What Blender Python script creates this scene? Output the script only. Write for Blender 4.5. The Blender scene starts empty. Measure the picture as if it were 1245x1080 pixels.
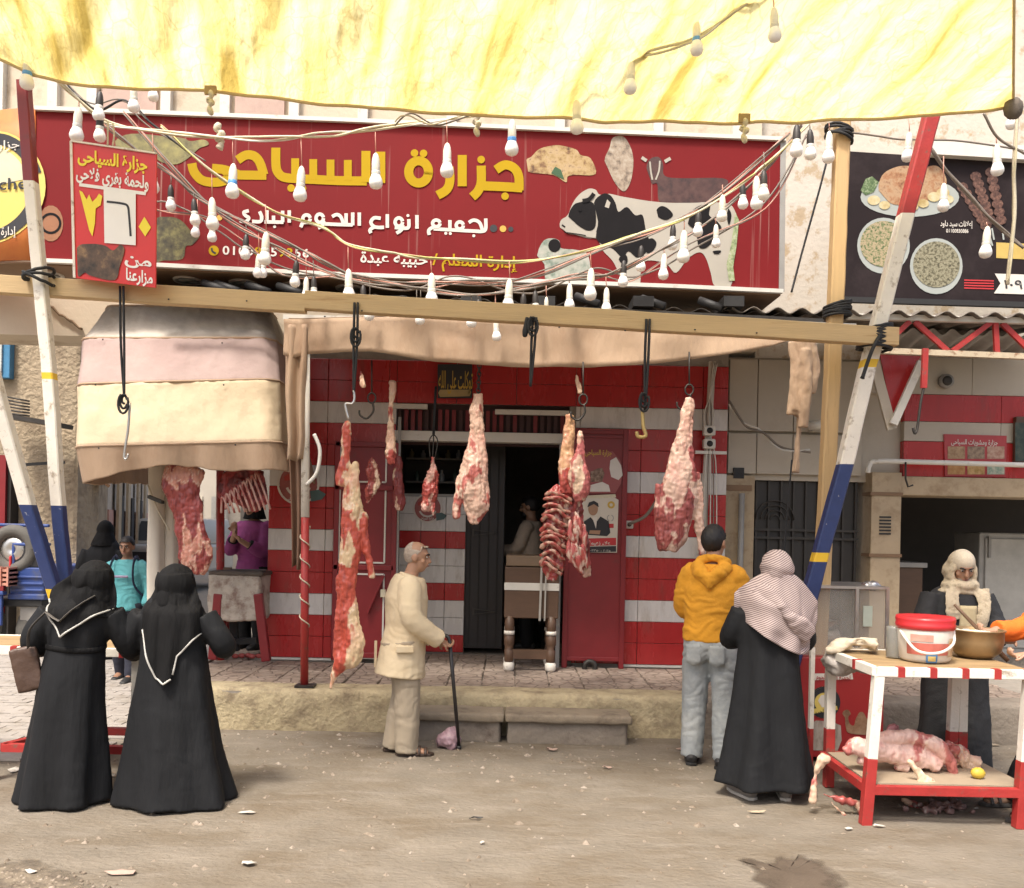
import bpy, bmesh, math, random
from mathutils import Vector, Matrix, noise as mnoise
R = math.radians
rnd = random.Random(11)
SC = bpy.context.scene
COL = SC.collection
TMP = bpy.data.scenes.new('workbench')          # a second, empty scene where shapes are fused; removed at the end

# ------------------------------------------------------------------ camera, sky, sun, exposure
F, CX, CY, CAMZ, ROLL = 1078.0, 622.5, 640.0, 1.75, R(1.2)
cam = bpy.data.cameras.new('camera'); camo = bpy.data.objects.new('camera', cam); COL.objects.link(camo)
cam.sensor_width = 36.0; cam.lens = F / 1245.0 * 36.0; cam.shift_y = 100.0 / 1245.0
cam.clip_start = 0.05; cam.clip_end = 2000
camo.matrix_world = Matrix.Translation((0, 0, CAMZ)) @ Matrix.Rotation(R(90), 4, 'X') @ Matrix.Rotation(ROLL, 4, 'Z')
SC.camera = camo
SUN_EL, SUN_AZ = R(61), R(208)          # azimuth clockwise from +Y: behind the camera, to its left
w = bpy.data.worlds.new('World'); SC.world = w; w.use_nodes = True
wn = w.node_tree.nodes; wl = w.node_tree.links
sky = wn.new('ShaderNodeTexSky'); sky.sky_type = 'NISHITA'; sky.sun_disc = False
sky.sun_elevation = SUN_EL; sky.sun_rotation = SUN_AZ; sky.dust_density = 7.0; sky.air_density = 1.0; sky.ozone_density = 0.8
bgn = wn['Background']; wl.new(sky.outputs[0], bgn.inputs[0]); bgn.inputs[1].default_value = 0.15
sl = bpy.data.lights.new('sun', 'SUN'); sl.energy = 2.4; sl.angle = R(10); sl.color = (1.0, 0.94, 0.85)
so = bpy.data.objects.new('sun', sl); COL.objects.link(so)
sd = Vector((math.sin(SUN_AZ) * math.cos(SUN_EL), math.cos(SUN_AZ) * math.cos(SUN_EL), math.sin(SUN_EL)))
so.rotation_euler = (-sd).to_track_quat('-Z', 'Y').to_euler(); so.location = (-6, -8, 14)
SC.view_settings.view_transform = 'Standard'; SC.view_settings.look = 'None'
SC.view_settings.exposure = 0.80; SC.view_settings.gamma = 1.0
SC.cycles.max_bounces = 7; SC.cycles.diffuse_bounces = 4; SC.cycles.transparent_max_bounces = 8
SC.cycles.use_denoising = True

# ------------------------------------------------------------------ helpers
def tdg():
    with bpy.context.temp_override(scene=TMP, view_layer=TMP.view_layers[0]):
        d = bpy.context.evaluated_depsgraph_get()
    d.update(); return d
def V(*a): return Vector(a)
def P(x, y, Y):
    u = (x - CX) / F; v = (CY - y) / F; c = math.cos(ROLL); s = math.sin(ROLL)
    return Vector(((u * c - v * s) * Y, Y, CAMZ + (u * s + v * c) * Y))
def XW(x, y, Y): return P(x, y, Y).x
def ZW(x, y, Y): return P(x, y, Y).z
class Plane:                                   # a vertical plane in the place, through two ground points
    def __init__(s, a, b): s.a = Vector((a[0], a[1], 0)); s.u = (Vector((b[0], b[1], 0)) - s.a).normalized(); s.n = Vector((s.u.y, -s.u.x, 0))
    def __call__(s, x, y, off=0.0):
        d = P(x, y, 1.0) - V(0, 0, CAMZ); o = V(0, 0, CAMZ)
        t = (s.a + s.n * off - o).dot(s.n) / d.dot(s.n)
        return o + d * t
    def at(s, x, y, off=0.0): return s(x, y, 0) + s.n * off
def ns(v, f=1.0, o=0.0): return mnoise.noise(Vector((v[0] * f + o, v[1] * f + o * 1.7, v[2] * f - o)))
def fbm(v, f=1.0, o=0.0): return mnoise.fractal(Vector((v[0] * f + o, v[1] * f + o * 1.7, v[2] * f - o)), 1.0, 2.0, 4)
def lerp(a, b, t): return a + (b - a) * t
def mixc(a, b, t): t = max(0, min(1, t)); return tuple(lerp(a[i], b[i], t) for i in range(3))
def sstep(a, b, x): t = max(0, min(1, (x - a) / (b - a))); return t * t * (3 - 2 * t)
def interp(tab, x):
    if x <= tab[0][0]: return tab[0][1:]
    for p, q in zip(tab, tab[1:]):
        if x <= q[0]:
            t = (x - p[0]) / (q[0] - p[0]); return tuple(lerp(p[i], q[i], t) for i in range(1, len(p)))
    return tab[-1][1:]
def catmull(pts, sub):
    pts = [Vector(p) for p in pts]; out = []
    if len(pts) < 3: return [pts[0].lerp(pts[-1], i / sub) for i in range(sub + 1)]
    for i in range(len(pts) - 1):
        p0 = pts[max(i - 1, 0)]; p1 = pts[i]; p2 = pts[i + 1]; p3 = pts[min(i + 2, len(pts) - 1)]
        for k in range(sub):
            t = k / sub
            out.append(0.5 * ((2 * p1) + (p2 - p0) * t + (2 * p0 - 5 * p1 + 4 * p2 - p3) * t * t + (3 * p1 - p0 - 3 * p2 + p3) * t ** 3))
    out.append(pts[-1]); return out

class MB:
    def __init__(s): s.v = []; s.f = []; s.sm = []
    def add(s, vs, fs, smooth=False):
        b = len(s.v); s.v += [Vector(p) for p in vs]; s.f += [tuple(i + b for i in f) for f in fs]; s.sm += [smooth] * len(fs); return s
    def box(s, x0, x1, y0, y1, z0, z1):
        return s.add([(x0,y0,z0),(x1,y0,z0),(x1,y1,z0),(x0,y1,z0),(x0,y0,z1),(x1,y0,z1),(x1,y1,z1),(x0,y1,z1)],
                     [(0,3,2,1),(4,5,6,7),(0,1,5,4),(1,2,6,5),(2,3,7,6),(3,0,4,7)])
    def bar(s, a, b, w, h=None, up=(0, 0, 1)):           # square-section bar between two points
        a = Vector(a); b = Vector(b); h = h or w; d = (b - a).normalized(); up = Vector(up)
        if abs(d.dot(up)) > 0.98: up = Vector((0, 1, 0))
        sx = d.cross(up).normalized() * (w / 2); sz = sx.normalized().cross(d).normalized() * (h / 2)
        vs = [p + i * sx + j * sz for p in (a, b) for i, j in ((-1,-1),(1,-1),(1,1),(-1,1))]
        return s.add(vs, [(0,1,2,3),(7,6,5,4),(0,4,5,1),(1,5,6,2),(2,6,7,3),(3,7,4,0)])
    def tube(s, pts, r, n=8, caps=True, flat=1.0, ref=None):
        pts = [Vector(p) for p in pts]; m = len(pts)
        rs = r if isinstance(r, (list, tuple)) else [r] * m
        ref = Vector(ref) if ref else None; vs = []; pa = None
        for i, p in enumerate(pts):
            d = (pts[min(i + 1, m - 1)] - pts[max(i - 1, 0)]); d = d.normalized() if d.length > 1e-9 else Vector((0, 0, 1))
            if ref is not None: a = d.cross(ref)
            elif pa is None: a = d.cross(Vector((0.13, 0.97, 0.21))) if abs(d.z) > 0.5 else d.cross(Vector((0, 0, 1)))
            else: a = pa - d * pa.dot(d)
            a = a.normalized() if a.length > 1e-6 else Vector((1, 0, 0)); pa = a; b = d.cross(a)
            rr = rs[i]; ra, rb = rr if isinstance(rr, tuple) else (rr, rr * flat)
            for k in range(n):
                t = 2 * math.pi * k / n; vs.append(p + a * (math.cos(t) * ra) + b * (math.sin(t) * rb))
        fs = [(i*n+k, i*n+(k+1)%n, (i+1)*n+(k+1)%n, (i+1)*n+k) for i in range(m-1) for k in range(n)]
        if caps: fs += [tuple(range(n))[::-1], tuple((m-1)*n + k for k in range(n))]
        return s.add(vs, fs, True)
    def loft(s, rings, caps=True, closed=True):
        n = len(rings[0]); m = len(rings); vs = [p for r in rings for p in r]; kk = n if closed else n - 1
        fs = [(i*n+k, i*n+(k+1)%n, (i+1)*n+(k+1)%n, (i+1)*n+k) for i in range(m-1) for k in range(kk)]
        if caps and closed: fs += [tuple(range(n))[::-1], tuple((m-1)*n + k for k in range(n))]
        return s.add(vs, fs, True)
    def lathe(s, c, prof, n=16, axis=(0, 0, 1)):        # prof: (radius, height) along axis from c
        c = Vector(c); q = Vector((0, 0, 1)).rotation_difference(Vector(axis))
        return s.loft([[c + q @ Vector((max(r, 1e-4) * math.cos(2*math.pi*k/n), max(r, 1e-4) * math.sin(2*math.pi*k/n), h)) for k in range(n)] for r, h in prof])
    def ell(s, c, r, n=14, m=9, rot=None):
        c = Vector(c); rot = rot or Matrix.Identity(3); rings = []
        for i in range(m):
            t = math.pi * (i + 0.02) / (m - 0.96); z = -math.cos(t); q = max(math.sin(t), 0.02)
            rings.append([c + rot @ Vector((r[0]*q*math.cos(2*math.pi*k/n), r[1]*q*math.sin(2*math.pi*k/n), r[2]*z)) for k in range(n)])
        return s.loft(rings)
    def prism(s, poly, d):                              # planar polygon extruded by vector d
        n = len(poly); d = Vector(d); vs = [Vector(p) for p in poly]; vs += [p + d for p in vs]
        return s.add(vs, [tuple(range(n)), tuple(range(2*n-1, n-1, -1))] + [(k, k+n, (k+1)%n+n, (k+1)%n) for k in range(n)])
    def grid(s, fn, nu, nv, smooth=True):
        vs = [fn(i / nu, j / nv) for j in range(nv + 1) for i in range(nu + 1)]
        return s.add(vs, [(j*(nu+1)+i, j*(nu+1)+i+1, (j+1)*(nu+1)+i+1, (j+1)*(nu+1)+i) for j in range(nv) for i in range(nu)], smooth)
    def xf(s, M):
        s.v = [M @ p for p in s.v]; return s
    def mesh(s, name='mesh'):
        me = bpy.data.meshes.new(name); me.from_pydata([tuple(p) for p in s.v], [], s.f)
        me.polygons.foreach_set('use_smooth', s.sm); me.update(); return me
    def build(s, name, mat, parent=None, bevel=0, solid=0, sub=0, fixn=True):
        me = s.mesh(name)
        if fixn:
            bm = bmesh.new(); bm.from_mesh(me); bmesh.ops.recalc_face_normals(bm, faces=bm.faces); bm.to_mesh(me); bm.free()
        return place(me, name, mat, parent, bevel, solid, sub)

def wloc(o):
    p = Vector((0, 0, 0))
    while o: p += o.location; o = o.parent
    return p
def place(me, name, mat, parent=None, bevel=0, solid=0, sub=0):
    """link a mesh given in place coordinates as one object with its origin at its base"""
    xs = [v.co for v in me.vertices]
    if xs:
        lo = Vector((min(p.x for p in xs), min(p.y for p in xs), min(p.z for p in xs))); hi = Vector((max(p.x for p in xs), max(p.y for p in xs), max(p.z for p in xs)))
        b = Vector(((lo.x + hi.x) / 2, (lo.y + hi.y) / 2, lo.z))
    else: b = Vector()
    me.transform(Matrix.Translation(-b))
    o = bpy.data.objects.new(name, me); COL.objects.link(o)
    if mat is not None and not me.materials: me.materials.append(mat)
    o.parent = parent; o.location = b - wloc(parent)
    if solid: m = o.modifiers.new('solid', 'SOLIDIFY'); m.thickness = solid; m.offset = 0
    if sub: m = o.modifiers.new('sub', 'SUBSURF'); m.levels = m.render_levels = sub
    if bevel: m = o.modifiers.new('bevel', 'BEVEL'); m.width = bevel; m.segments = 2; m.limit_method = 'ANGLE'; m.angle_limit = R(40)
    return o
def tag(o, label=None, cat=None, group=None, kind=None):
    if label: o['label'] = label
    if cat: o['category'] = cat
    if group: o['group'] = group
    if kind: o['kind'] = kind
    return o
def thing(name, loc, label, cat, group=None):
    o = bpy.data.objects.new(name, None); COL.objects.link(o); o.location = loc; o.empty_display_size = 0.1
    return tag(o, label, cat, group)
def fuse(mb, voxel, smooth=4, name='fused', factor=0.5):
    """join overlapping closed shapes into one continuous skin"""
    me = mb.mesh('tmp'); o = bpy.data.objects.new('tmp', me); TMP.collection.objects.link(o)
    m = o.modifiers.new('r', 'REMESH'); m.mode = 'VOXEL'; m.voxel_size = voxel; m.use_smooth_shade = True
    if smooth: k = o.modifiers.new('s', 'SMOOTH'); k.factor = factor; k.iterations = smooth
    dg = tdg(); out = bpy.data.meshes.new_from_object(o.evaluated_get(dg)); out.name = name
    bpy.data.objects.remove(o); bpy.data.meshes.remove(me)
    out.materials.clear()
    out.polygons.foreach_set('use_smooth', [True] * len(out.polygons)); return out
def displace(me, fn):
    ns_ = [v.normal.copy() for v in me.vertices]; ps = [v.co.copy() for v in me.vertices]
    for v, n, p in zip(me.vertices, ns_, ps): v.co = p + n * fn(p)
    me.update()
def paint(me, fn, name='Col'):
    a = me.color_attributes.new(name, 'FLOAT_COLOR', 'POINT'); buf = []
    for v in me.vertices: buf += [*fn(v.co, v.normal), 1.0]
    a.data.foreach_set('color', buf)

# ------------------------------------------------------------------ materials
MATS = {}
def nt(name):
    m = bpy.data.materials.new(name); m.use_nodes = True; t = m.node_tree; b = t.nodes['Principled BSDF']; return m, t.nodes, t.links, b
def M(name, col, rough=0.6, var=0.15, scale=6.0, bump=0.15, bscale=60.0, metal=0.0, col2=None, c2scale=3.0, c2lo=0.5, c2hi=0.65, spec=None,
      attr=None, stretch=(1, 1, 1), dist=0.01, alpha=None, trans=None, sheen=0, rvar=0.12):
    if name in MATS: return MATS[name]
    m, N, L, b = nt(name)
    tc = N.new('ShaderNodeTexCoord'); geo = N.new('ShaderNodeNewGeometry'); mp = N.new('ShaderNodeMapping'); mp.inputs['Scale'].default_value = stretch
    L.new(geo.outputs['Position'], mp.inputs[0])
    nz = N.new('ShaderNodeTexNoise'); nz.inputs['Scale'].default_value = scale; nz.inputs['Detail'].default_value = 6; nz.inputs['Roughness'].default_value = 0.62
    L.new(mp.outputs[0], nz.inputs[0])
    mx = N.new('ShaderNodeMix'); mx.data_type = 'RGBA'
    L.new(nz.outputs[0], mx.inputs[0])
    if attr:
        at = N.new('ShaderNodeAttribute'); at.attribute_name = attr
        lo = N.new('ShaderNodeMix'); lo.data_type = 'RGBA'; lo.blend_type = 'MULTIPLY'; lo.inputs[0].default_value = 1; lo.inputs[7].default_value = (1-var*2,)*3 + (1,)
        hi = N.new('ShaderNodeMix'); hi.data_type = 'RGBA'; hi.blend_type = 'MULTIPLY'; hi.inputs[0].default_value = 1; hi.inputs[7].default_value = (1+var*2,)*3 + (1,)
        L.new(at.outputs[0], lo.inputs[6]); L.new(at.outputs[0], hi.inputs[6]); L.new(lo.outputs[2], mx.inputs[6]); L.new(hi.outputs[2], mx.inputs[7])
    else:
        mx.inputs[6].default_value = tuple(max(0, c * (1 - var * 2)) for c in col) + (1,); mx.inputs[7].default_value = tuple(min(1, c * (1 + var * 2)) for c in col) + (1,)
    out = mx.outputs[2]
    if col2:
        n2 = N.new('ShaderNodeTexNoise'); n2.inputs['Scale'].default_value = c2scale; n2.inputs['Detail'].default_value = 8; n2.inputs['Roughness'].default_value = 0.68
        L.new(mp.outputs[0], n2.inputs[0])
        rp = N.new('ShaderNodeMapRange'); rp.inputs[1].default_value = c2lo; rp.inputs[2].default_value = c2hi; L.new(n2.outputs[0], rp.inputs[0])
        m2 = N.new('ShaderNodeMix'); m2.data_type = 'RGBA'; L.new(rp.outputs[0], m2.inputs[0]); L.new(out, m2.inputs[6]); m2.inputs[7].default_value = (*col2, 1); out = m2.outputs[2]
    L.new(out, b.inputs['Base Color'])
    if rvar:
        rr = N.new('ShaderNodeMapRange'); rr.inputs[3].default_value = max(0.02, rough - rvar); rr.inputs[4].default_value = min(1, rough + rvar); L.new(nz.outputs[0], rr.inputs[0]); L.new(rr.outputs[0], b.inputs['Roughness'])
    else: b.inputs['Roughness'].default_value = rough
    b.inputs['Metallic'].default_value = metal
    if spec is not None: b.inputs['Specular IOR Level'].default_value = spec
    if sheen: b.inputs['Sheen Weight'].default_value = sheen
    if bump:
        nb = N.new('ShaderNodeTexNoise'); nb.inputs['Scale'].default_value = bscale; nb.inputs['Detail'].default_value = 5; L.new(mp.outputs[0], nb.inputs[0])
        bp = N.new('ShaderNodeBump'); bp.inputs['Strength'].default_value = bump; bp.inputs['Distance'].default_value = dist; L.new(nb.outputs[0], bp.inputs['Height']); L.new(bp.outputs[0], b.inputs['Normal'])
    if trans: b.inputs['Transmission Weight'].default_value = trans
    if alpha is not None: b.inputs['Alpha'].default_value = alpha
    MATS[name] = m; return m
def Mramp(name, cols, scale=20, rough=0.5, kind='noise', bump=0.0, stretch=(1, 1, 1)):
    """printed picture or mottled stuff: several colours spread by noise or cells"""
    if name in MATS: return MATS[name]
    m, N, L, b = nt(name); geo = N.new('ShaderNodeNewGeometry'); mp = N.new('ShaderNodeMapping'); mp.inputs['Scale'].default_value = stretch; L.new(geo.outputs['Position'], mp.inputs[0])
    if kind == 'noise':
        t = N.new('ShaderNodeTexNoise'); t.inputs['Detail'].default_value = 7; t.inputs['Roughness'].default_value = 0.65; t.inputs['Scale'].default_value = scale; fo = t.outputs[0]
    else:
        t = N.new('ShaderNodeTexVoronoi'); t.inputs['Scale'].default_value = scale; fo = t.outputs['Distance']
    L.new(mp.outputs[0], t.inputs[0])
    r = N.new('ShaderNodeValToRGB'); e = r.color_ramp.elements; n = len(cols)
    lo, hi = (0.3, 0.7) if kind == 'noise' else (0.0, 0.75)
    e[0].position = lo; e[0].color = (*cols[0], 1); e[1].position = hi; e[1].color = (*cols[-1], 1)
    for i in range(1, n - 1): q = e.new(lerp(lo, hi, i / (n - 1))); q.color = (*cols[i], 1)
    L.new(fo, r.inputs[0]); L.new(r.outputs[0], b.inputs['Base Color']); b.inputs['Roughness'].default_value = rough
    if bump:
        bp = N.new('ShaderNodeBump'); bp.inputs['Strength'].default_value = bump; bp.inputs['Distance'].default_value = 0.01; L.new(fo, bp.inputs['Height']); L.new(bp.outputs[0], b.inputs['Normal'])
    MATS[name] = m; return m

RED = (0.34, 0.022, 0.022)
ORD = ['first', 'second', 'third', 'fourth', 'fifth', 'sixth', 'seventh', 'eighth', 'ninth', 'tenth', 'eleventh', 'twelfth', 'thirteenth', 'fourteenth', 'fifteenth', 'sixteenth', 'seventeenth', 'eighteenth', 'nineteenth', 'twentieth', 'twenty-first', 'twenty-second', 'twenty-third', 'twenty-fourth', 'twenty-fifth', 'twenty-sixth', 'twenty-seventh', 'twenty-eighth', 'twenty-ninth', 'thirtieth']
m_redtile = M('red_tile', (0.42, 0.028, 0.029), 0.26, 0.10, 2.5, 0.05, 8, col2=(0.24, 0.055, 0.045), c2scale=2.2, c2lo=0.56, c2hi=0.8, stretch=(3, 3, .7))
m_whitetile = M('white_tile', (0.66, 0.635, 0.605), 0.28, 0.07, 3, 0.05, 8, col2=(0.40, 0.35, 0.29), c2scale=2.2, c2lo=0.56, c2hi=0.8, stretch=(3, 3, .7))
m_redmetal = M('red_metal', (0.21, 0.016, 0.020), 0.42, 0.12, 4, 0.06, 20, col2=(0.16, 0.03, 0.03), c2scale=6, c2lo=0.6, c2hi=0.75)
m_redpaint = M('red_paint', (0.36, 0.03, 0.027), 0.5, 0.16, 9, 0.2, 50, col2=(0.17, 0.08, 0.06), c2scale=14, c2lo=0.57, c2hi=0.66)
m_whitepaint = M('white_paint', (0.74, 0.70, 0.62), 0.55, 0.08, 8, 0.2, 60, col2=(0.36, 0.30, 0.23), c2scale=11, c2lo=0.57, c2hi=0.68)
m_bluepaint = M('blue_paint', (0.02, 0.038, 0.13), 0.5, 0.15, 8, 0.2, 60, col2=(0.4, 0.4, 0.4), c2scale=18, c2lo=0.66, c2hi=0.69)
m_yellowpaint = M('yellow_paint', (0.75, 0.48, 0.03), 0.5, 0.1, 8, 0.15, 60)
m_whitemetal = M('white_metal', (0.66, 0.64, 0.58), 0.4, 0.06, 6, 0.05, 30, col2=(0.42, 0.37, 0.3), c2scale=9, c2lo=0.6, c2hi=0.75)
m_mortar = M('mortar', (0.30, 0.27, 0.23), 0.9, 0.15, 12, 0.4, 60)
m_black = M('black_rubber', (0.02, 0.02, 0.02), 0.6, 0.2, 10, 0.1, 50)
m_iron = M('dark_iron', (0.06, 0.055, 0.05), 0.5, 0.2, 15, 0.2, 60, metal=0.6)
m_steel = M('steel', (0.55, 0.54, 0.52), 0.32, 0.1, 12, 0.05, 60, metal=0.9)
m_gray = M('grey_metal', (0.30, 0.29, 0.27), 0.5, 0.12, 8, 0.1, 40)
m_wood = M('raw_wood', (0.50, 0.36, 0.19), 0.7, 0.13, 3, 0.25, 30, col2=(0.36, 0.22, 0.09), c2scale=5, c2lo=0.58, c2hi=0.72, stretch=(0.35, 5, 6))
m_woodv = M('raw_wood_post', (0.54, 0.37, 0.18), 0.7, 0.13, 3, 0.25, 30, col2=(0.36, 0.22, 0.10), c2scale=5, c2lo=0.58, c2hi=0.72, stretch=(6, 6, 0.35))
m_rope = M('pale_rope', (0.62, 0.56, 0.42), 0.8, 0.15, 60, 0.5, 150)
m_cordblack = M('black_cord', (0.015, 0.016, 0.018), 0.7, 0.2, 60, 0.4, 120)
m_wire = M('grey_wire', (0.20, 0.17, 0.14), 0.6, 0.2, 20, 0.1, 60)
m_wirepale = M('pale_wire', (0.62, 0.56, 0.38), 0.5, 0.2, 14, 0.1, 60)
m_wiregreen = M('yellow_green_wire', (0.50, 0.50, 0.16), 0.5, 0.15, 10, 0.1, 60)
m_wirepink = M('pink_wire', (0.55, 0.27, 0.20), 0.5, 0.15, 10, 0.1, 60)
m_concrete = M('concrete', (0.25, 0.205, 0.15), 0.9, 0.16, 5, 0.5, 45, col2=(0.14, 0.11, 0.08), c2scale=4, c2lo=0.52, c2hi=0.7)
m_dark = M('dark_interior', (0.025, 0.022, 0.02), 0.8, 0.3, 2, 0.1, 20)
m_glassbulb = M('bulb_plastic', (0.92, 0.91, 0.88), 0.3, 0.01, 20, 0, 10, rvar=0)
m_socketw = M('white_socket', (0.80, 0.76, 0.64), 0.4, 0.04, 30, 0, 10, rvar=0)
m_socketd = M('dark_socket', (0.035, 0.03, 0.026), 0.5, 0.1, 30, 0, 10, rvar=0)
m_blue = M('blue_plastic', (0.10, 0.32, 0.70), 0.4, 0.05, 30, 0, 10, rvar=0)

# ------------------------------------------------------------------ lettering
FORMS = {'ا':(0xFE8D,0xFE8E,0,0),'إ':(0xFE87,0xFE88,0,0),'ب':(0xFE8F,0xFE90,0xFE91,0xFE92),'ة':(0xFE93,0xFE94,0,0),'ت':(0xFE95,0xFE96,0xFE97,0xFE98),
'ج':(0xFE9D,0xFE9E,0xFE9F,0xFEA0),'ح':(0xFEA1,0xFEA2,0xFEA3,0xFEA4),'خ':(0xFEA5,0xFEA6,0xFEA7,0xFEA8),'د':(0xFEA9,0xFEAA,0,0),'ر':(0xFEAD,0xFEAE,0,0),'ز':(0xFEAF,0xFEB0,0,0),
'س':(0xFEB1,0xFEB2,0xFEB3,0xFEB4),'ش':(0xFEB5,0xFEB6,0xFEB7,0xFEB8),'ط':(0xFEC1,0xFEC2,0xFEC3,0xFEC4),'ع':(0xFEC9,0xFECA,0xFECB,0xFECC),'ف':(0xFED1,0xFED2,0xFED3,0xFED4),
'ق':(0xFED5,0xFED6,0xFED7,0xFED8),'ك':(0xFED9,0xFEDA,0xFEDB,0xFEDC),'ل':(0xFEDD,0xFEDE,0xFEDF,0xFEE0),'م':(0xFEE1,0xFEE2,0xFEE3,0xFEE4),'ن':(0xFEE5,0xFEE6,0xFEE7,0xFEE8),
'ه':(0xFEE9,0xFEEA,0xFEEB,0xFEEC),'و':(0xFEED,0xFEEE,0,0),'ى':(0xFEEF,0xFEF0,0,0),'ي':(0xFEF1,0xFEF2,0xFEF3,0xFEF4)}
def shape(s):
    s = s.replace('لا', '\uFEFB'); out = []; Z = (0, 0, 0, 0)
    for i, ch in enumerate(s):
        f = FORMS.get(ch)
        if not f: out.append(ch); continue
        prev = i > 0 and FORMS.get(s[i-1], Z)[2] != 0
        nxt = i + 1 < len(s) and (s[i+1] in FORMS or s[i+1] == '\uFEFB') and f[2] != 0
        out.append(chr(f[(3 if nxt else 1) if prev else (2 if nxt else 0)]))
    return out[::-1]
_tw = {}; _tm = {}
def _tobj(body, off=0.0):
    c = bpy.data.curves.new('t', 'FONT'); c.body = body; c.resolution_u = 3; c.offset = off; o = bpy.data.objects.new('t', c); TMP.collection.objects.link(o)
    dg = tdg(); me = bpy.data.meshes.new_from_object(o.evaluated_get(dg))
    xs = [v.co.x for v in me.vertices] or [0]; r = max(xs) - min(xs)
    vs = [v.co.copy() for v in me.vertices]; fs = [tuple(p.vertices) for p in me.polygons]
    bpy.data.objects.remove(o); bpy.data.curves.remove(c); bpy.data.meshes.remove(me); return r, vs, fs
def text(mb, s, org, ux, uz, width, height=None, off=0.0, nrm=(0, -1, 0), raw=False):
    """letters as flat meshes: org is the left end of the baseline, the whole fits width (metres)"""
    gl = list(s) if raw else shape(s); x = 0; items = []; base = _tw.setdefault('||', _tobj('||')[0])
    for g in gl:
        if g not in _tw: _tw[g] = _tobj('|' + g + '|')[0] - base
        if (g, off) not in _tm: _tm[(g, off)] = _tobj(g, off)[1:]
        items.append((g, x)); x += _tw[g]
    k = width / max(x, 1e-6); kh = (height / 0.7) if height else k; nrm = Vector(nrm)
    for i, (g, gx) in enumerate(items):
        vs, fs = _tm[(g, off)]
        mb.add([Vector(org) + Vector(ux) * ((gx + p.x) * k) + Vector(uz) * (p.y * kh) + nrm * (0.0005 * (i % 3)) for p in vs], fs)
    return mb
def ribbon(mb, pts, w, plane, off, sub=5, smooth=True):
    q = catmull([Vector((a, b, 0)) for a, b in pts], sub) if smooth and len(pts) > 2 else [Vector((a, b, 0)) for a, b in pts]
    vs = []
    for i, p in enumerate(q):
        d = (q[min(i+1, len(q)-1)] - q[max(i-1, 0)]); d = d.normalized() if d.length else Vector((1, 0, 0)); nn = Vector((-d.y, d.x, 0)) * (w / 2)
        for e in (p + nn, p - nn): vs.append(plane.at(e.x, e.y, off))
    mb.add(vs, [(2*i, 2*i+1, 2*i+3, 2*i+2) for i in range(len(q) - 1)])
def soft(pts, sub=4): return [(p.x, p.y) for p in catmull([V(x, y, 0) for x, y in list(pts)[-2:] + list(pts) + list(pts)[:2]], sub)[2 * sub:-2 * sub]]
def flat(mb, pts, plane, off): mb.add([plane.at(x, y, off) for x, y in pts], [tuple(range(len(pts)))]); return mb
def disc(mb, x, y, r, plane, off, n=18, ry=None): return flat(mb, [(x + r*math.cos(2*math.pi*k/n), y + (ry or r)*math.sin(2*math.pi*k/n)) for k in range(n)], plane, off)
def ring(mb, x, y, r0, r1, plane, off, n=28, a0=0, a1=360):
    vs = [plane.at(x + r*math.cos(R(lerp(a0, a1, k/n))), y + r*math.sin(R(lerp(a0, a1, k/n))), off) for k in range(n+1) for r in (r0, r1)]
    mb.add(vs, [(2*i, 2*i+1, 2*i+3, 2*i+2) for i in range(n)]); return mb
# ================================================================== THE SETTING
m_road = M('dusty_road', (0.196, 0.170, 0.136), 0.95, 0.18, 3.2, 0.9, 30, col2=(0.15, 0.12, 0.085), c2scale=1.5, c2lo=0.44, c2hi=0.68, dist=0.015, stretch=(0.8, 1.2, 1), spec=.15)
def _road_extra(m):                                  # grit, straw-coloured specks and streaks of dried dust
    N, L = m.node_tree.nodes, m.node_tree.links; b = N['Principled BSDF']; src = b.inputs['Base Color'].links[0].from_socket
    geo = N.new('ShaderNodeNewGeometry'); vo = N.new('ShaderNodeTexVoronoi'); vo.inputs['Scale'].default_value = 34; L.new(geo.outputs['Position'], vo.inputs[0])
    rp = N.new('ShaderNodeMapRange'); rp.inputs[1].default_value = 0.10; rp.inputs[2].default_value = 0.04; L.new(vo.outputs['Distance'], rp.inputs[0])
    n3 = N.new('ShaderNodeTexNoise'); n3.inputs['Scale'].default_value = 2.2; n3.inputs['Detail'].default_value = 4; L.new(geo.outputs['Position'], n3.inputs[0])
    gate = N.new('ShaderNodeMapRange'); gate.inputs[1].default_value = 0.5; gate.inputs[2].default_value = 0.7; L.new(n3.outputs[0], gate.inputs[0])
    mu = N.new('ShaderNodeMath'); mu.operation = 'MULTIPLY'; L.new(rp.outputs[0], mu.inputs[0]); L.new(gate.outputs[0], mu.inputs[1])
    mx = N.new('ShaderNodeMix'); mx.data_type = 'RGBA'; L.new(mu.outputs[0], mx.inputs[0]); L.new(src, mx.inputs[6]); mx.inputs[7].default_value = (0.10, 0.08, 0.06, 1)
    wv = N.new('ShaderNodeTexNoise'); wv.inputs['Scale'].default_value = 3; wv.inputs['Detail'].default_value = 5
    mp = N.new('ShaderNodeMapping'); mp.inputs['Scale'].default_value = (0.9, 3.0, 1); L.new(geo.outputs['Position'], mp.inputs[0]); L.new(mp.outputs[0], wv.inputs[0])
    r2 = N.new('ShaderNodeMapRange'); r2.inputs[1].default_value = 0.55; r2.inputs[2].default_value = 0.75; r2.inputs[4].default_value = 0.4; L.new(wv.outputs[0], r2.inputs[0])
    m2 = N.new('ShaderNodeMix'); m2.data_type = 'RGBA'; L.new(r2.outputs[0], m2.inputs[0]); L.new(mx.outputs[2], m2.inputs[6]); m2.inputs[7].default_value = (0.29, 0.258, 0.22, 1)
    L.new(m2.outputs[2], b.inputs['Base Color'])
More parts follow.
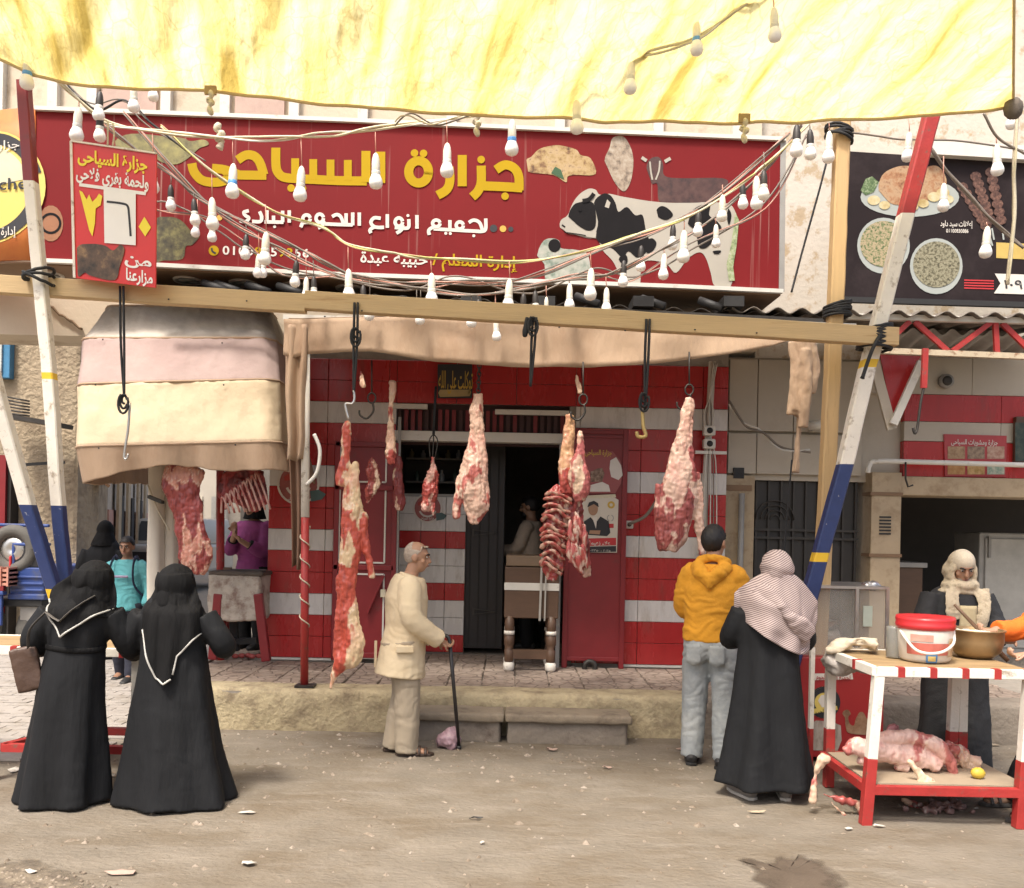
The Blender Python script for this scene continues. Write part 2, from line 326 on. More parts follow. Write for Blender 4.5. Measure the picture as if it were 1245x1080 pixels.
_road_extra(m_road)
g = MB()
g.grid(lambda u, v: V(lerp(-9, 9, u), lerp(-1, 10, v), 0.012 * fbm((lerp(-9, 9, u), lerp(-1, 10, v), 0), 1.1)), 120, 80)
def _far(x0, x1, y0, y1): g.add([(x0, y0, -0.004), (x1, y0, -0.004), (x1, y1, -0.004), (x0, y1, -0.004)], [(0, 1, 2, 3)])
_far(-400, -9, -60, 900); _far(9, 400, -60, 900); _far(-9, 9, 10, 900); _far(-9, 9, -60, -1)
ground = tag(g.build('ground', m_road, fixn=False), kind='structure')

# wet patch and grime on the road (worn-in stains with their own outline)
def blob(cx, cy, rx, ry, n=40, seed=0, rough=0.35):
    return [(cx + rx * (1 + rough * ns((math.cos(a) * 1.5, math.sin(a) * 1.5, seed))) * math.cos(a), cy + ry * (1 + rough * ns((math.cos(a) * 1.9, math.sin(a) * 1.9, seed + 4))) * math.sin(a)) for a in [2 * math.pi * k / n for k in range(n)]]
def gz(x, y): return 0.012 * fbm((x, y, 0), 1.1) if abs(x) < 9 and -1 < y < 10 else 0
def gp(x, y, z=0.0):                                # ground point under a pixel
    d = P(x, y, 1.0) - V(0, 0, CAMZ); t = (z - CAMZ) / d.z; p = V(0, 0, CAMZ) + d * t; return V(p.x, p.y, z + gz(p.x, p.y) * (1 if z == 0 else 0))
def stain(name, poly, mat, h=0.006):
    mb = MB(); c = sum((gp(*p) for p in poly), V(0, 0, 0)) / len(poly); rings = [c]; n = len(poly); fs = []
    K = 7
    for i in range(1, K + 1):
        for p in poly:
            q = c.lerp(gp(*p), i / K); rings.append(V(q.x, q.y, gz(q.x, q.y) + h))
    rings[0] = V(c.x, c.y, gz(c.x, c.y) + h)
    for k in range(n): fs.append((0, 1 + k, 1 + (k + 1) % n))
    for i in range(K - 1):
        for k in range(n): fs.append((1+i*n+k, 1+(i+1)*n+k, 1+(i+1)*n+(k+1)%n, 1+i*n+(k+1)%n))
    mb.add(rings, fs, True); o = mb.build(name, mat, ground, fixn=False); K_ = [1.0] + [1 - ((i + 1) / K) ** 2 for i in range(K) for _ in range(n)]
    at = o.data.color_attributes.new('Fade', 'FLOAT_COLOR', 'POINT'); at.data.foreach_set('color', [c for f_ in K_ for c in (f_, f_, f_, 1.0)]); return o
m_wet = M('wet_stain', (0.105, 0.082, 0.062), 0.5, 0.18, 6, 0.4, 60, spec=0.3)
m_grime = M('grime', (0.10, 0.08, 0.06), 0.8, 0.4, 10, 0.6, 50, col2=(0.22, 0.18, 0.13), c2scale=9, c2lo=0.42, c2hi=0.6)
def _fade(m):                                        # a stain soaks out into the dust with a ragged, soft border
    N, L = m.node_tree.nodes, m.node_tree.links; b = N['Principled BSDF']; at = N.new('ShaderNodeAttribute'); at.attribute_name = 'Fade'; geo = N.new('ShaderNodeNewGeometry'); nz = N.new('ShaderNodeTexNoise'); nz.inputs['Scale'].default_value = 13; nz.inputs['Detail'].default_value = 6; L.new(geo.outputs['Position'], nz.inputs[0])
    ad = N.new('ShaderNodeMath'); ad.operation = 'ADD'; L.new(at.outputs['Fac'], ad.inputs[0]); L.new(nz.outputs[0], ad.inputs[1]); rp = N.new('ShaderNodeMapRange'); rp.inputs[1].default_value = .6; rp.inputs[2].default_value = 1.15; L.new(ad.outputs[0], rp.inputs[0]); L.new(rp.outputs[0], b.inputs['Alpha'])
_fade(m_wet); _fade(m_grime)
wetpoly = [(888, 1042), (905, 1041), (925, 1046), (950, 1042), (975, 1040), (992, 1044), (1008, 1050), (1024, 1062), (1034, 1075), (1030, 1094), (985, 1100), (940, 1096), (925, 1084), (910, 1070), (915, 1060), (903, 1052)]
wetpoly = [(p.x + 7 * fbm((p.x, p.y, 1), .09), p.y + 3.5 * fbm((p.x, p.y, 5), .09)) for p in catmull([V(x, y, 0) for x, y in wetpoly + wetpoly[:1]], 6)[:-1]]
stain('stain', wetpoly, m_wet)
stain('stain', blob(12, 1078, 105, 30, seed=3), m_grime)

# raised pavement in front of the shops: slab, painted kerb, paving tiles
PZ, PY0, PXL = 0.35, 7.42, -2.98
m_pave = M('paving', (0.33, 0.265, 0.215), 0.8, 0.12, 7, 0.4, 30, col2=(0.20, 0.15, 0.115), c2scale=11, c2lo=0.5, c2hi=0.66)
def _cracks(m, scale, col):
    N, L = m.node_tree.nodes, m.node_tree.links; b = N['Principled BSDF']; src = b.inputs['Base Color'].links[0].from_socket
    geo = N.new('ShaderNodeNewGeometry'); mp = N.new('ShaderNodeMapping'); mp.inputs['Rotation'].default_value = (0, 0, 0.5); L.new(geo.outputs['Position'], mp.inputs[0])
    vo = N.new('ShaderNodeTexVoronoi'); vo.feature = 'DISTANCE_TO_EDGE'; vo.inputs['Scale'].default_value = scale; L.new(mp.outputs[0], vo.inputs[0])
    rp = N.new('ShaderNodeMapRange'); rp.inputs[1].default_value = 0.02; rp.inputs[2].default_value = 0.07; rp.inputs[3].default_value = 0.8; rp.inputs[4].default_value = 0; L.new(vo.outputs['Distance'], rp.inputs[0])
    mx = N.new('ShaderNodeMix'); mx.data_type = 'RGBA'; L.new(rp.outputs[0], mx.inputs[0]); L.new(src, mx.inputs[6]); mx.inputs[7].default_value = (*col, 1); L.new(mx.outputs[2], b.inputs['Base Color'])
    bp = N.new('ShaderNodeBump'); bp.inputs['Strength'].default_value = 0.5; bp.inputs['Distance'].default_value = 0.01; L.new(rp.outputs[0], bp.inputs['Height']); bp.invert = True
    L.new(b.inputs['Normal'].links[0].from_socket, bp.inputs['Normal']); L.new(bp.outputs[0], b.inputs['Normal'])
_cracks(m_pave, 7.5, (0.13, 0.09, 0.07))
pav = tag(MB().box(PXL, 9, PY0 + 0.02, 13, -0.05, PZ - 0.03).build('pavement', m_mortar), kind='structure')
m_kerb = M('kerb_paint', (0.44, 0.37, 0.235), 0.9, 0.16, 4, 0.9, 26, col2=(0.19, 0.145, 0.095), c2scale=5.5, c2lo=0.46, c2hi=0.74, dist=0.02)
m_kerbgrey = M('kerb_concrete', (0.24, 0.205, 0.165), 0.9, 0.15, 4, 0.6, 25, col2=(0.13, 0.10, 0.08), c2scale=4, c2lo=0.5, c2hi=0.7, dist=0.02)
def kerb(x0, x1, mat, seed):
    mb = MB(); n = int((x1 - x0) / 0.05)
    prof = [(0.30, -0.06), (0.0, -0.06), (-0.005, 0.05), (0.0, 0.16), (0.002, 0.27), (0.012, 0.325), (0.045, PZ - 0.002), (0.15, PZ), (0.30, PZ)]
    def f(u, v):
        k = v * (len(prof) - 1); i = min(int(k), len(prof) - 2); t = k - i; y, z = lerp(prof[i][0], prof[i+1][0], t), lerp(prof[i][1], prof[i+1][1], t); x = lerp(x0, x1, u)
        d = 0.018 * fbm((x, z * 1.5, seed), 2.6) + 0.006 * ns((x, z, 0), 18, seed)
        return V(x, PY0 + y + (d if y < 0.2 else 0), z + (0.006 * ns((x, y, 1), 5) if v > 0.6 else 0))
    mb.grid(f, n, 16); return mb.build('kerb', mat, pav, fixn=False)
kerb(PXL, XW(842, 850, PY0), m_kerb, 1); kerb(XW(842, 850, PY0), 9, m_kerbgrey, 5)
kb = MB().grid(lambda u, v: V(PXL - 0.02 * fbm((lerp(PY0, 12, u), v, 3), 2), lerp(PY0, 12, u), lerp(-0.05, PZ, v)), 60, 6).build('kerb', m_kerbgrey, pav, fixn=False)
tile_meshes = []
for s in range(5):
    q = random.Random(s + 40); e = lambda: q.uniform(-0.008, 0.008); h = 0.146; mb = MB()
    pts = [(-h + e(), -h + e()), (0 + e() * 2, -h + e()), (h + e(), -h + e()), (h + e(), e() * 2), (h + e(), h + e()), (e(), h + e()), (-h + e(), h + e()), (-h + e(), e())]
    mb.loft([[V(x, y, -0.035) for x, y in pts], [V(x, y, -0.006 + e() * 0.3) for x, y in pts], [V(x * 0.95, y * 0.95, e() * 0.3) for x, y in pts]])
    me = mb.mesh('paving_tile'); me.materials.append(m_pave); me.polygons.foreach_set('use_smooth', [False] * len(me.polygons)); tile_meshes.append(me)
def put(me, name, parent, loc, rz=0, scale=None):
    o = bpy.data.objects.new(name, me); COL.objects.link(o); o.parent = parent; o.location = Vector(loc) - wloc(parent); o.rotation_euler = (0, 0, rz)
    if scale: o.scale = scale
    return o
nt_ = 0
for j in range(7):
    for i in range(34):
        x = PXL + 0.17 + i * 0.302; y = PY0 + 0.43 + j * 0.302
        if x > 4.6 or (y > 9.0 and not (-1.25 < x < 0.7 or x < -2.6 or x > 2.6)): continue
        put(tile_meshes[rnd.randrange(5)], 'paving_tile', pav, (x, y, PZ + rnd.uniform(-0.004, 0.003)), rnd.choice((0, 1, 2, 3)) * math.pi / 2 + rnd.uniform(-.012, .012)); nt_ += 1

# two worn concrete slabs that make a step at the kerb
st = thing('doorstep', P(630, 890, 7.2), 'low worn concrete step of two slabs against the yellow kerb', 'step')
def rough_box(name, mat, parent, x0, x1, y0, y1, z0, z1, amp=0.008, f=6, n=0.04):
    mb = MB().box(x0, x1, y0, y1, z0, z1); me = fuse(mb, n, 1); displace(me, lambda p: amp * fbm(p, f)); return place(me, name, mat, parent)
for a, b in ((486, 612.5), (614, 769)):
    xa, xb = XW(a, 880, 7.15), XW(b, 880, 7.15)
    rough_box('slab', m_concrete, st, xa, xb, 7.10, 7.42, 0.175, 0.245, 0.007, 7, 0.018)
    rough_box('riser', m_kerbgrey, st, xa + 0.02, xb - 0.03, 7.15, 7.42, -0.05, 0.18, 0.012, 5, 0.025)

# brick-paved side street on the left
m_paver = M('street_paver', (0.33, 0.30, 0.27), 0.85, 0.10, 4, 0.35, 40, col2=(0.22, 0.19, 0.15), c2scale=3, c2lo=0.5, c2hi=0.7)
lane = tag(MB().add([(-9, 6.3, 0.006), (PXL, 6.3, 0.006), (PXL, 12, 0.006), (-2, 12, 0.006), (-2, 60, 0.006), (-40, 60, 0.006), (-40, 12, 0.006), (-9, 12, 0.006)], [(0, 1, 2, 3, 4, 5, 6, 7)]).build('lane', M('lane_joint', (0.24, 0.21, 0.17), 0.95, 0.15, 5, 0.3, 30), fixn=False), kind='structure')
pm = []
for s in range(3):
    q = random.Random(s); mb = MB().box(-0.107, 0.107, -0.052, 0.052, -0.02, 0.012); me = mb.mesh('paver'); me.materials.append(m_paver); pm.append(me)
lane_m = MB(); cnt = 0
rows = []
for j in range(60):
    y = 6.36 + j * 0.112
    for i in range(40):
        x = -8.9 + i * 0.222 + (0.111 if j % 2 else 0)
        if x > PXL - 0.12: continue
        px_ = CX + x / y * F
        if px_ < -20: continue
        rows.append((y, x))
rows.sort()
for k, (y, x) in enumerate(rows):
    if k < 300: o = put(pm[k % 3], 'paver', lane, (x, y, 0.008 + rnd.uniform(-0.003, 0.003)), rnd.uniform(-0.01, 0.01))
    else: lane_m.box(x - 0.107, x + 0.107, y - 0.052, y + 0.052, 0, 0.02)
if lane_m.v: tag(lane_m.build('far_pavers', m_paver, lane), kind='stuff')

# ================================================================== BUTCHER SHOP BUILDING
WY = 9.0                                             # facade plane
TH, TZ0 = 0.217, 0.375
XL = XW(325, 700, WY); XR = XW(883, 600, WY); XD0 = XW(405, 680, WY); XO0 = XW(479, 650, WY); XO1 = XW(690, 650, WY); ZL = ZW(580, 541, WY)
shop = thing('butcher_shop', (0, 9.3, 0), 'butcher shop front clad in red and white striped tiles with open dark doorway', 'shop')
m_plaster = M('bright_plaster', (0.60, 0.52, 0.40), 0.9, 0.08, 1.5, 0.3, 30, col2=(0.42, 0.33, 0.23), c2scale=2.6, c2lo=0.54, c2hi=0.72)
core = MB(); t0 = WY + 0.02
core.box(XL, XO0 - 0.02, t0, 9.6, PZ - 0.1, 3.6); core.box(XO1, XR, t0, 9.6, PZ - 0.1, 3.6); core.box(XO0 - 0.02, XO1, t0, 9.3, ZL + 0.42, 3.6)
wall = core.build('wall', m_mortar, shop)
TW = 0.62
tm = {}
def tile(x0, x1, z0, z1, mat, yf=WY, parent=wall, name='tile'):
    w_, h_ = round(x1 - x0, 3), round(z1 - z0, 3); key = (w_, h_, mat.name)
    if key not in tm:
        a, b, e = w_ / 2 - 0.0025, h_ / 2 - 0.002, 0.004; mb = MB()
        mb.loft([[V(-a, 0.02, -b), V(a, 0.02, -b), V(a, 0.02, b), V(-a, 0.02, b)], [V(-a, -0.003, -b), V(a, -0.003, -b), V(a, -0.003, b), V(-a, -0.003, b)], [V(-a+e, -0.006, -b+e), V(a-e, -0.006, -b+e), V(a-e, -0.006, b-e), V(-a+e, -0.006, b-e)]])
        me = mb.mesh(name); me.polygons.foreach_set('use_smooth', [False] * len(me.polygons)); me.materials.append(mat)
        bm = bmesh.new(); bm.from_mesh(me); bmesh.ops.recalc_face_normals(bm, faces=bm.faces); bm.to_mesh(me); bm.free(); tm[key] = me
    o = put(tm[key], name, parent, ((x0 + x1) / 2, yf, (z0 + z1) / 2)); o.rotation_euler = (rnd.uniform(-.002, .002), 0, rnd.uniform(-.002, .002)); return o
def tiled(x0, x1, k0, k1, joints, parent=wall, yf=WY):
    for k in range(k0, k1):
        z = TZ0 + k * TH; mat = m_whitetile if k % 3 == 2 else m_redtile
        xs = [x0] + [j for j in joints if x0 + 0.03 < j < x1 - 0.03] + [x1]
        for a, b in zip(xs, xs[1:]): tile(a, b, z, z + TH, mat, yf, parent)
JL = [XL + 0.58 + TW * i for i in range(9)]
KL = int((ZL + 0.01 - TZ0) / TH) 
tiled(XL, XD0, 0, KL, JL)                            # left pillar
tiled(XL, XO0, KL, 14, JL)
tiled(XO1 + 0.06, XR, 0, 14, [XW(777, 650, WY) + i * TW for i in range(-1, 3)])   # right wall
for k in (12, 13):                                    # band above the doorway
    z = TZ0 + k * TH; xs = [XO0 + (XO1 + 0.06 - XO0) * i / 3 for i in range(4)]
    for a, b in zip(xs, xs[1:]): tile(a, b, z, z + TH, m_redtile)
MB().box(XL - 0.004, XD0, WY - 0.012, WY + 0.02, PZ, TZ0 - 0.003).box(XW(760, 700, WY), XR + 0.004, WY - 0.012, WY + 0.02, PZ, TZ0 - 0.003).build('skirting', m_whitemetal, shop)
# transom with red slats, white rails
m_slat = M('red_slat', (0.22, 0.03, 0.035), 0.6, 0.2, 10, 0.1, 30)
tr = MB().box(XO0, XO1 + 0.05, WY + 0.12, WY + 0.14, ZL, ZL + 0.42).build('transom', M('transom_back', (0.05, 0.02, 0.02), 0.7), shop)
nsl = 26
for i in range(nsl):
    x = lerp(XO0 + 0.02, XO1, i / (nsl - 1)); c = rnd.choice((m_slat, m_slat, M('dark_slat', (0.07, 0.03, 0.03), 0.6), m_redmetal))
    MB().box(x - 0.02, x + 0.02, WY + 0.07 + rnd.uniform(0, 0.03), WY + 0.12, ZL + 0.09, ZL + 0.36).build('slat', c, tr)
lint = ZW(560, 532, WY)
MB().box(XW(476, 530, 8.95), XO1 + 0.02, WY - 0.05, WY + 0.10, lint - 0.045, lint + 0.055).build('lintel', m_whitemetal, shop, bevel=0.006)
for a, b, yy in ((478, 520, 494), (602, 692, 501)):
    MB().box(XW(a, yy, WY), XW(b, yy, WY), WY - 0.03, WY + 0.02, ZW(a, yy + 3, WY), ZW(a, yy - 3, WY)).build('rail', m_whitemetal, shop, bevel=0.004)
# recess: inner tiled wall, dark shelf window, black door, room behind
IY = 9.62
xi1 = XW(566, 650, IY)
iw = MB().box(XO0 - 0.05, xi1, IY + 0.02, IY + 0.2, PZ - 0.1, ZW(520, 622, IY)).build('inner_wall', m_mortar, shop)
ih = 0.187
zz = PZ + 0.02
seq = 'RWWRWWRWW'
for k, cch in enumerate(seq):
    xs = [XO0 - 0.05, XW(541, 690, IY) - 0.27, XW(541, 690, IY), xi1]
    for a, b in zip(xs, xs[1:]): tile(a, b, zz + k * ih, zz + (k + 1) * ih, m_redtile if cch == 'R' else m_whitetile, IY, iw)
ztop_i = zz + len(seq) * ih
MB().box(XO0 - 0.05, xi1, IY, IY + 0.06, ztop_i, ztop_i + 0.03).build('window_sill', m_gray, shop)
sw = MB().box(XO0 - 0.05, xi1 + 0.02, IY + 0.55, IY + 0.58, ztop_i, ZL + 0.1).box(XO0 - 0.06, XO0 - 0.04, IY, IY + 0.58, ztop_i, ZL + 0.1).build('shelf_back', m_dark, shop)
m_shelf = M('dark_shelf', (0.09, 0.08, 0.07), 0.6)
for z in (ztop_i + 0.16, ztop_i + 0.42): MB().box(XO0, xi1, IY + 0.25, IY + 0.54, z, z + 0.02).build('shelf', m_shelf, shop)
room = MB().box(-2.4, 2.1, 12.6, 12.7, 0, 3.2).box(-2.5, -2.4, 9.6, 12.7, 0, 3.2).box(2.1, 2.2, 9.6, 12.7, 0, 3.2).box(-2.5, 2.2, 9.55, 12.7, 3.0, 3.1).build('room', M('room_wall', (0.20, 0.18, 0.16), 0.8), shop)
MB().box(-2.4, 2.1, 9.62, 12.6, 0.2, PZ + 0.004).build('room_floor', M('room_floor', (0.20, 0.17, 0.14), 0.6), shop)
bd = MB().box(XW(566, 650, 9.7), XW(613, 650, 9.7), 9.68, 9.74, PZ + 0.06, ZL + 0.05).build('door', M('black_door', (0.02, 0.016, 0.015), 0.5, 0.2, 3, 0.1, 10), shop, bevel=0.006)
for yy in (648, 744):
    c = P(590, yy, 9.66); mb = MB()
    for s in (-1, 1): mb.bar(c + V(-0.13, 0, 0.03 * s), c + V(0.12, 0, 0), 0.016, 0.01)
    mb.bar(c + V(-0.13, 0, 0.04), c + V(-0.13, 0, -0.04), 0.02, 0.012); mb.build('hinge_strap', m_iron, bd)
for k in range(4): MB().bar(V(XW(572 + k * 11, 650, 9.67), 9.675, PZ + 0.1), V(XW(572 + k * 11, 650, 9.67), 9.675, ZL), 0.012, 0.012).build('door_moulding', m_dark, bd)
# upper storey, bright above the sign
up = MB(); up.box(-6.2, XR + 0.3, 9.05, 9.6, 3.6, 9.0)
upw = up.build('upper_wall', m_plaster, shop)
for i, x in enumerate([-5.3, -4.75, -4.35, -3.6, -3.0, -2.3, -1.6, -0.7, 0.4, 1.4, 2.2]):
    MB().box(x - 0.05, x + 0.05, 8.98, 9.06, 4.6, 7.5).build('pilaster', m_whitemetal, shop)
for x0, x1 in ((-4.3, -3.65), (-2.95, -2.35)):
    MB().box(x0 + 0.05, x1 - 0.05, 8.995, 9.05, 4.9, 6.6).build('shutter', M('pink_shutter', (0.50, 0.36, 0.30), 0.7), shop)

# red metal door leaf folded open beside the doorway (white trim lines)
DY = 8.88
dl = thing('metal_door', P(442, 808, DY), 'open dark red metal door with white trim lines left of doorway', 'door')
dx0, dx1, dz1 = XW(406, 680, DY), XW(479, 680, DY), ZW(440, 538, DY)
MB().box(dx0 + 0.05, dx1 - 0.02, DY, DY + 0.03, PZ + 0.06, dz1 - 0.04).build('panel', m_redmetal, dl)
for a, b in (((dx0 + 0.02, PZ + 0.03), (dx0 + 0.02, dz1)), ((dx1, PZ + 0.03), (dx1, dz1)), ((dx0, dz1 - 0.02), (dx1, dz1 - 0.02)), ((dx0, PZ + 0.08), (dx1, PZ + 0.08)), ((dx0, ZW(440, 690, DY)), (dx1, ZW(440, 690, DY))), ((dx0, ZW(440, 593, DY)), (dx1, ZW(440, 593, DY)))):
    MB().bar(V(a[0], DY - 0.012, a[1]), V(b[0], DY - 0.012, b[1]), 0.05, 0.04, up=(0, 1, 0)).build('frame', m_redmetal, dl, bevel=0.004)
MB().bar(P(446, 745, DY - 0.04), P(466, 700, DY - 0.04), 0.035, 0.03).build('brace', m_redmetal, dl)
for y0, y1 in ((541, 586), (592, 684), (698, 800)):
    xa, xb = XW(410, 650, DY) + 0.02, XW(468, 650, DY); za, zb = ZW(440, y1, DY), ZW(440, y0, DY)
    for p, q in (((xa, za), (xa, zb)), ((xb, za), (xb, zb)), ((xa, za), (xb, za)), ((xa, zb), (xb, zb))):
        MB().bar(V(p[0], DY - 0.004, p[1]), V(q[0], DY - 0.004, q[1]), 0.016, 0.02, up=(0, 1, 0)).build('trim', m_whitemetal, dl)
MB().bar(V(dx1 + 0.03, DY - 0.005, PZ), V(dx1 + 0.03, DY - 0.005, ZL + 0.25), 0.03, 0.03).build('post', m_gray, dl)
MB().bar(P(430, 806, 8.8), P(430, 826, 8.8), 0.03).build('door_stop', m_iron, dl)
MB().box(dx1 - 0.12, dx1 - 0.07, DY - 0.06, DY - 0.03, ZW(440, 725, DY), ZW(440, 716, DY)).build('handle', m_rope, dl)

# red metal leaf on the right of the doorway with posters
LY = 8.86
rl = thing('metal_door', P(722, 812, LY), 'red metal door leaf with posters standing right of doorway', 'door')
lx0, lx1, lz1 = XW(686, 680, LY), XW(760, 680, LY), ZW(722, 523, LY)
MB().box(lx0, lx1, LY, LY + 0.05, PZ + 0.07, lz1).build('panel', m_redmetal, rl, bevel=0.006)
for x in (lx0 + 0.02, lx1 - 0.02): MB().box(x - 0.025, x + 0.025, LY - 0.02, LY + 0.06, PZ, lz1 + 0.01).build('frame', m_redmetal, rl, bevel=0.005)
for z in (PZ + 0.09, lz1 - 0.02): MB().box(lx0, lx1, LY - 0.015, LY + 0.02, z - 0.02, z + 0.02).build('frame', m_redmetal, rl, bevel=0.005)
MB().box(lx0 + 0.05, lx1 - 0.05, LY - 0.02, LY + 0.0, ZW(722, 530, LY) - 0.02, ZW(722, 530, LY)).build('moulding', m_redmetal, rl)
c = P(717, 811, LY - 0.06); MB().tube([c + V(0.055 * math.cos(t), 0, 0.055 * math.sin(t)) for t in [2 * math.pi * k / 18 for k in range(19)]], 0.026, 8, False).build('roller', m_iron, rl)
mb = MB(); mb.box(lx0 - 0.07, lx0 - 0.03, LY - 0.005, LY + 0.03, PZ, ZW(690, 540, LY)); mb.build('door_post', m_gray, rl)

# posters (flat prints)
PL = Plane((lx0, LY - 0.022), (lx1, LY - 0.022))
m_paper = M('paper', (0.62, 0.57, 0.49), 0.7, 0.05, 9, 0.05, 30)
m_ink = M('black_ink', (0.025, 0.025, 0.03), 0.6, 0.1, 10, 0); m_inkred = M('red_ink', (0.48, 0.03, 0.035), 0.5, 0.06, 10, 0); m_inkskin = M('print_skin', (0.36, 0.21, 0.13), 0.6, 0.1, 20, 0)
m_inkwhite = M('white_ink', (0.66, 0.62, 0.56), 0.6, 0.05, 12, 0); m_inkgold = M('gold_ink', (0.55, 0.36, 0.06), 0.5, 0.06, 8, 0)
po = thing('poster', PL(725, 675), 'election poster of a man in dark suit on red metal door', 'poster')
flat(MB(), [(707, 672), (707, 613), (712, 606), (745, 604), (752, 608), (750, 672)], PL, 0.003).build('sheet', m_paper, po)
b = MB(); flat(b, [(709, 650), (710, 634), (718, 629), (724, 636), (730, 628), (740, 634), (742, 648), (738, 652)], PL, 0.006); b.build('suit', m_ink, po)
b = MB(); disc(b, 721, 619, 6, PL, 0.007, ry=8); flat(b, [(716, 649), (717, 645), (730, 645), (729, 650)], PL, 0.008); b.build('portrait', m_inkskin, po)
b = MB(); flat(b, [(720, 629), (726, 629), (724.5, 643)], PL, 0.008); b.build('shirt', m_inkwhite, po)
b = MB(); flat(b, [(714, 617), (716, 611), (722, 609), (727, 612), (728, 617), (722, 613)], PL, 0.009); b.build('print_hair', m_ink, po)
b = MB(); flat(b, [(709, 664), (709, 655), (749, 654), (749, 663)], PL, 0.006); flat(b, [(740, 642), (740, 637), (746, 637), (746, 642)], PL, 0.006); b.build('band', m_inkred, po)
b = MB(); flat(b, [(709, 672), (709, 665), (749, 664), (749, 671)], PL, 0.006); b.build('footer', m_ink, po)
ux, uz = V(1, 0, 0), V(0, 0, 1)
b = MB(); text(b, 'علاء زعيمة', PL.at(715, 662, 0.009), ux, uz, 0.22, 0.035, 0.02); text(b, '٠١٠٠٢٣٥٠ - ٢٠٢٥', PL.at(713, 670.5, 0.009), ux, uz, 0.24, 0.022, raw=True); b.build('lettering', m_inkwhite, po)
b = MB(); ring(b, 743, 614, 2, 4.5, PL, 0.006); b.build('emblem', m_inkgold, po)
b = MB(); ring(b, 742, 630, 3.2, 4.2, PL, 0.006, a0=110, a1=250); ring(b, 742, 630, 3.2, 4.2, PL, 0.006, a0=-70, a1=70); b.build('wreath', m_gray, po)
p2 = thing('poster', PL(738, 600), 'torn round-cornered shop poster above the election poster on red door', 'poster')
flat(MB(), [(707, 600), (707, 550), (745, 549), (754, 560), (757, 573), (755, 588), (748, 600)], PL, 0.003).build('sheet', M('poster_red', (0.30, 0.08, 0.08), 0.6, 0.1, 6, 0), p2)
b = MB(); text(b, 'جزارة السياحى', PL.at(711, 553, 0.006), ux, uz, 0.27, 0.05, 0.02); b.build('lettering', m_inkgold, p2)
b = MB(); flat(b, [(742, 560), (749, 556), (755, 566), (757, 578), (752, 584), (743, 580), (741, 570)], PL, 0.006); flat(b, [(717, 598), (718, 590), (732, 586), (740, 590), (742, 598)], PL, 0.006); b.build('torn_patch', m_inkwhite, p2)
b = MB(); flat(b, [(718, 586), (718, 574), (726, 570), (732, 569), (735, 576), (732, 586)], PL, 0.007); b.build('print_animal', Mramp('print_brown', [(0.05, 0.03, 0.02), (0.2, 0.12, 0.08), (0.4, 0.3, 0.22)], 30), p2)
b = MB(); flat(b, [(708, 603), (748, 601), (749, 605), (730, 606), (708, 606)], PL, 0.006); b.build('torn_edge', m_rope, p2)
# small notice over the door: black plaque with gold lettering
NP = Plane((-1, 8.9), (1, 8.9))
pq = thing('plaque', NP(554, 484), 'black plaque with gold Arabic lettering above the doorway', 'plaque')
mb = MB(); q = [NP.at(x, y, 0) for x, y in ((532, 443), (574, 443), (574, 484), (532, 484))]; mb.prism(q, (0, 0.03, 0)); mb.build('board', m_ink, pq)
b = MB(); text(b, 'توكلت على الله', NP.at(533, 472, 0.006), ux, uz, 0.345, 0.17, 0.01); b.build('lettering', m_inkgold, pq)
b = MB(); flat(b, [(533, 478), (535, 474), (571, 474), (573, 477), (571, 482), (535, 483)], NP, 0.006); b.build('band', M('gold_dull', (0.42, 0.32, 0.14), 0.5), pq)

# round emblem printed on the left pillar and on the inner wall
def wall_emblem(cx, cy, r, plane, label):
    t = thing('tile_emblem', plane(cx, cy + r), label, 'emblem')
    b = MB(); ring(b, cx, cy, r * 0.9, r, plane, 0.012); ring(b, cx, cy, r * 0.5, r * 0.62, plane, 0.012, a0=20, a1=160); b.build('ring', m_inkwhite, t)
    b = MB(); disc(b, cx, cy, r * 0.88, plane, 0.010, 26); b.build('field', M('emblem_field', (0.33, 0.10, 0.09), 0.5, 0.2, 14, 0), t)
    k = r / 30
    bull = [(-20, -6), (-14, -10), (-4, -9), (10, -9), (16, -5), (17, 3), (13, 3), (12, 10), (9, 10), (8, 2), (-4, 2), (-5, 10), (-8, 10), (-9, 1), (-13, -1), (-19, 0)]
    b = MB(); flat(b, [(cx + x * k, cy + y * k - 3) for x, y in bull], plane, 0.014); b.build('bull', M('emblem_red', (0.45, 0.06, 0.05), 0.5), t)
    b = MB(); flat(b, [(cx + 0.55*r, cy + .35*r), (cx + 0.95*r, cy + .3*r), (cx + 1.3*r, cy + .5*r), (cx + 1.1*r, cy + .75*r), (cx + .6*r, cy + .85*r)], plane, 0.013); b.build('leaf', M('emblem_green', (0.07, 0.12, 0.12), 0.5), t)
    b = MB(); text(b, 'جزارة السياحى', plane.at(cx - 0.55 * r, cy + 0.76 * r, 0.016), ux, uz, 1.05 * r / F * WY, 0.04, 0.01); b.build('lettering', m_inkwhite, t)
TP = Plane((-1, WY - 0.005), (1, WY - 0.005)); TPi = Plane((-1, IY - 0.005), (1, IY - 0.005))
wall_emblem(363, 588, 26, TP, 'worn round bull emblem printed on striped pillar behind the thin pole')
wall_emblem(520, 618, 18, TPi, 'faded round emblem printed on pale tiles inside the recess')
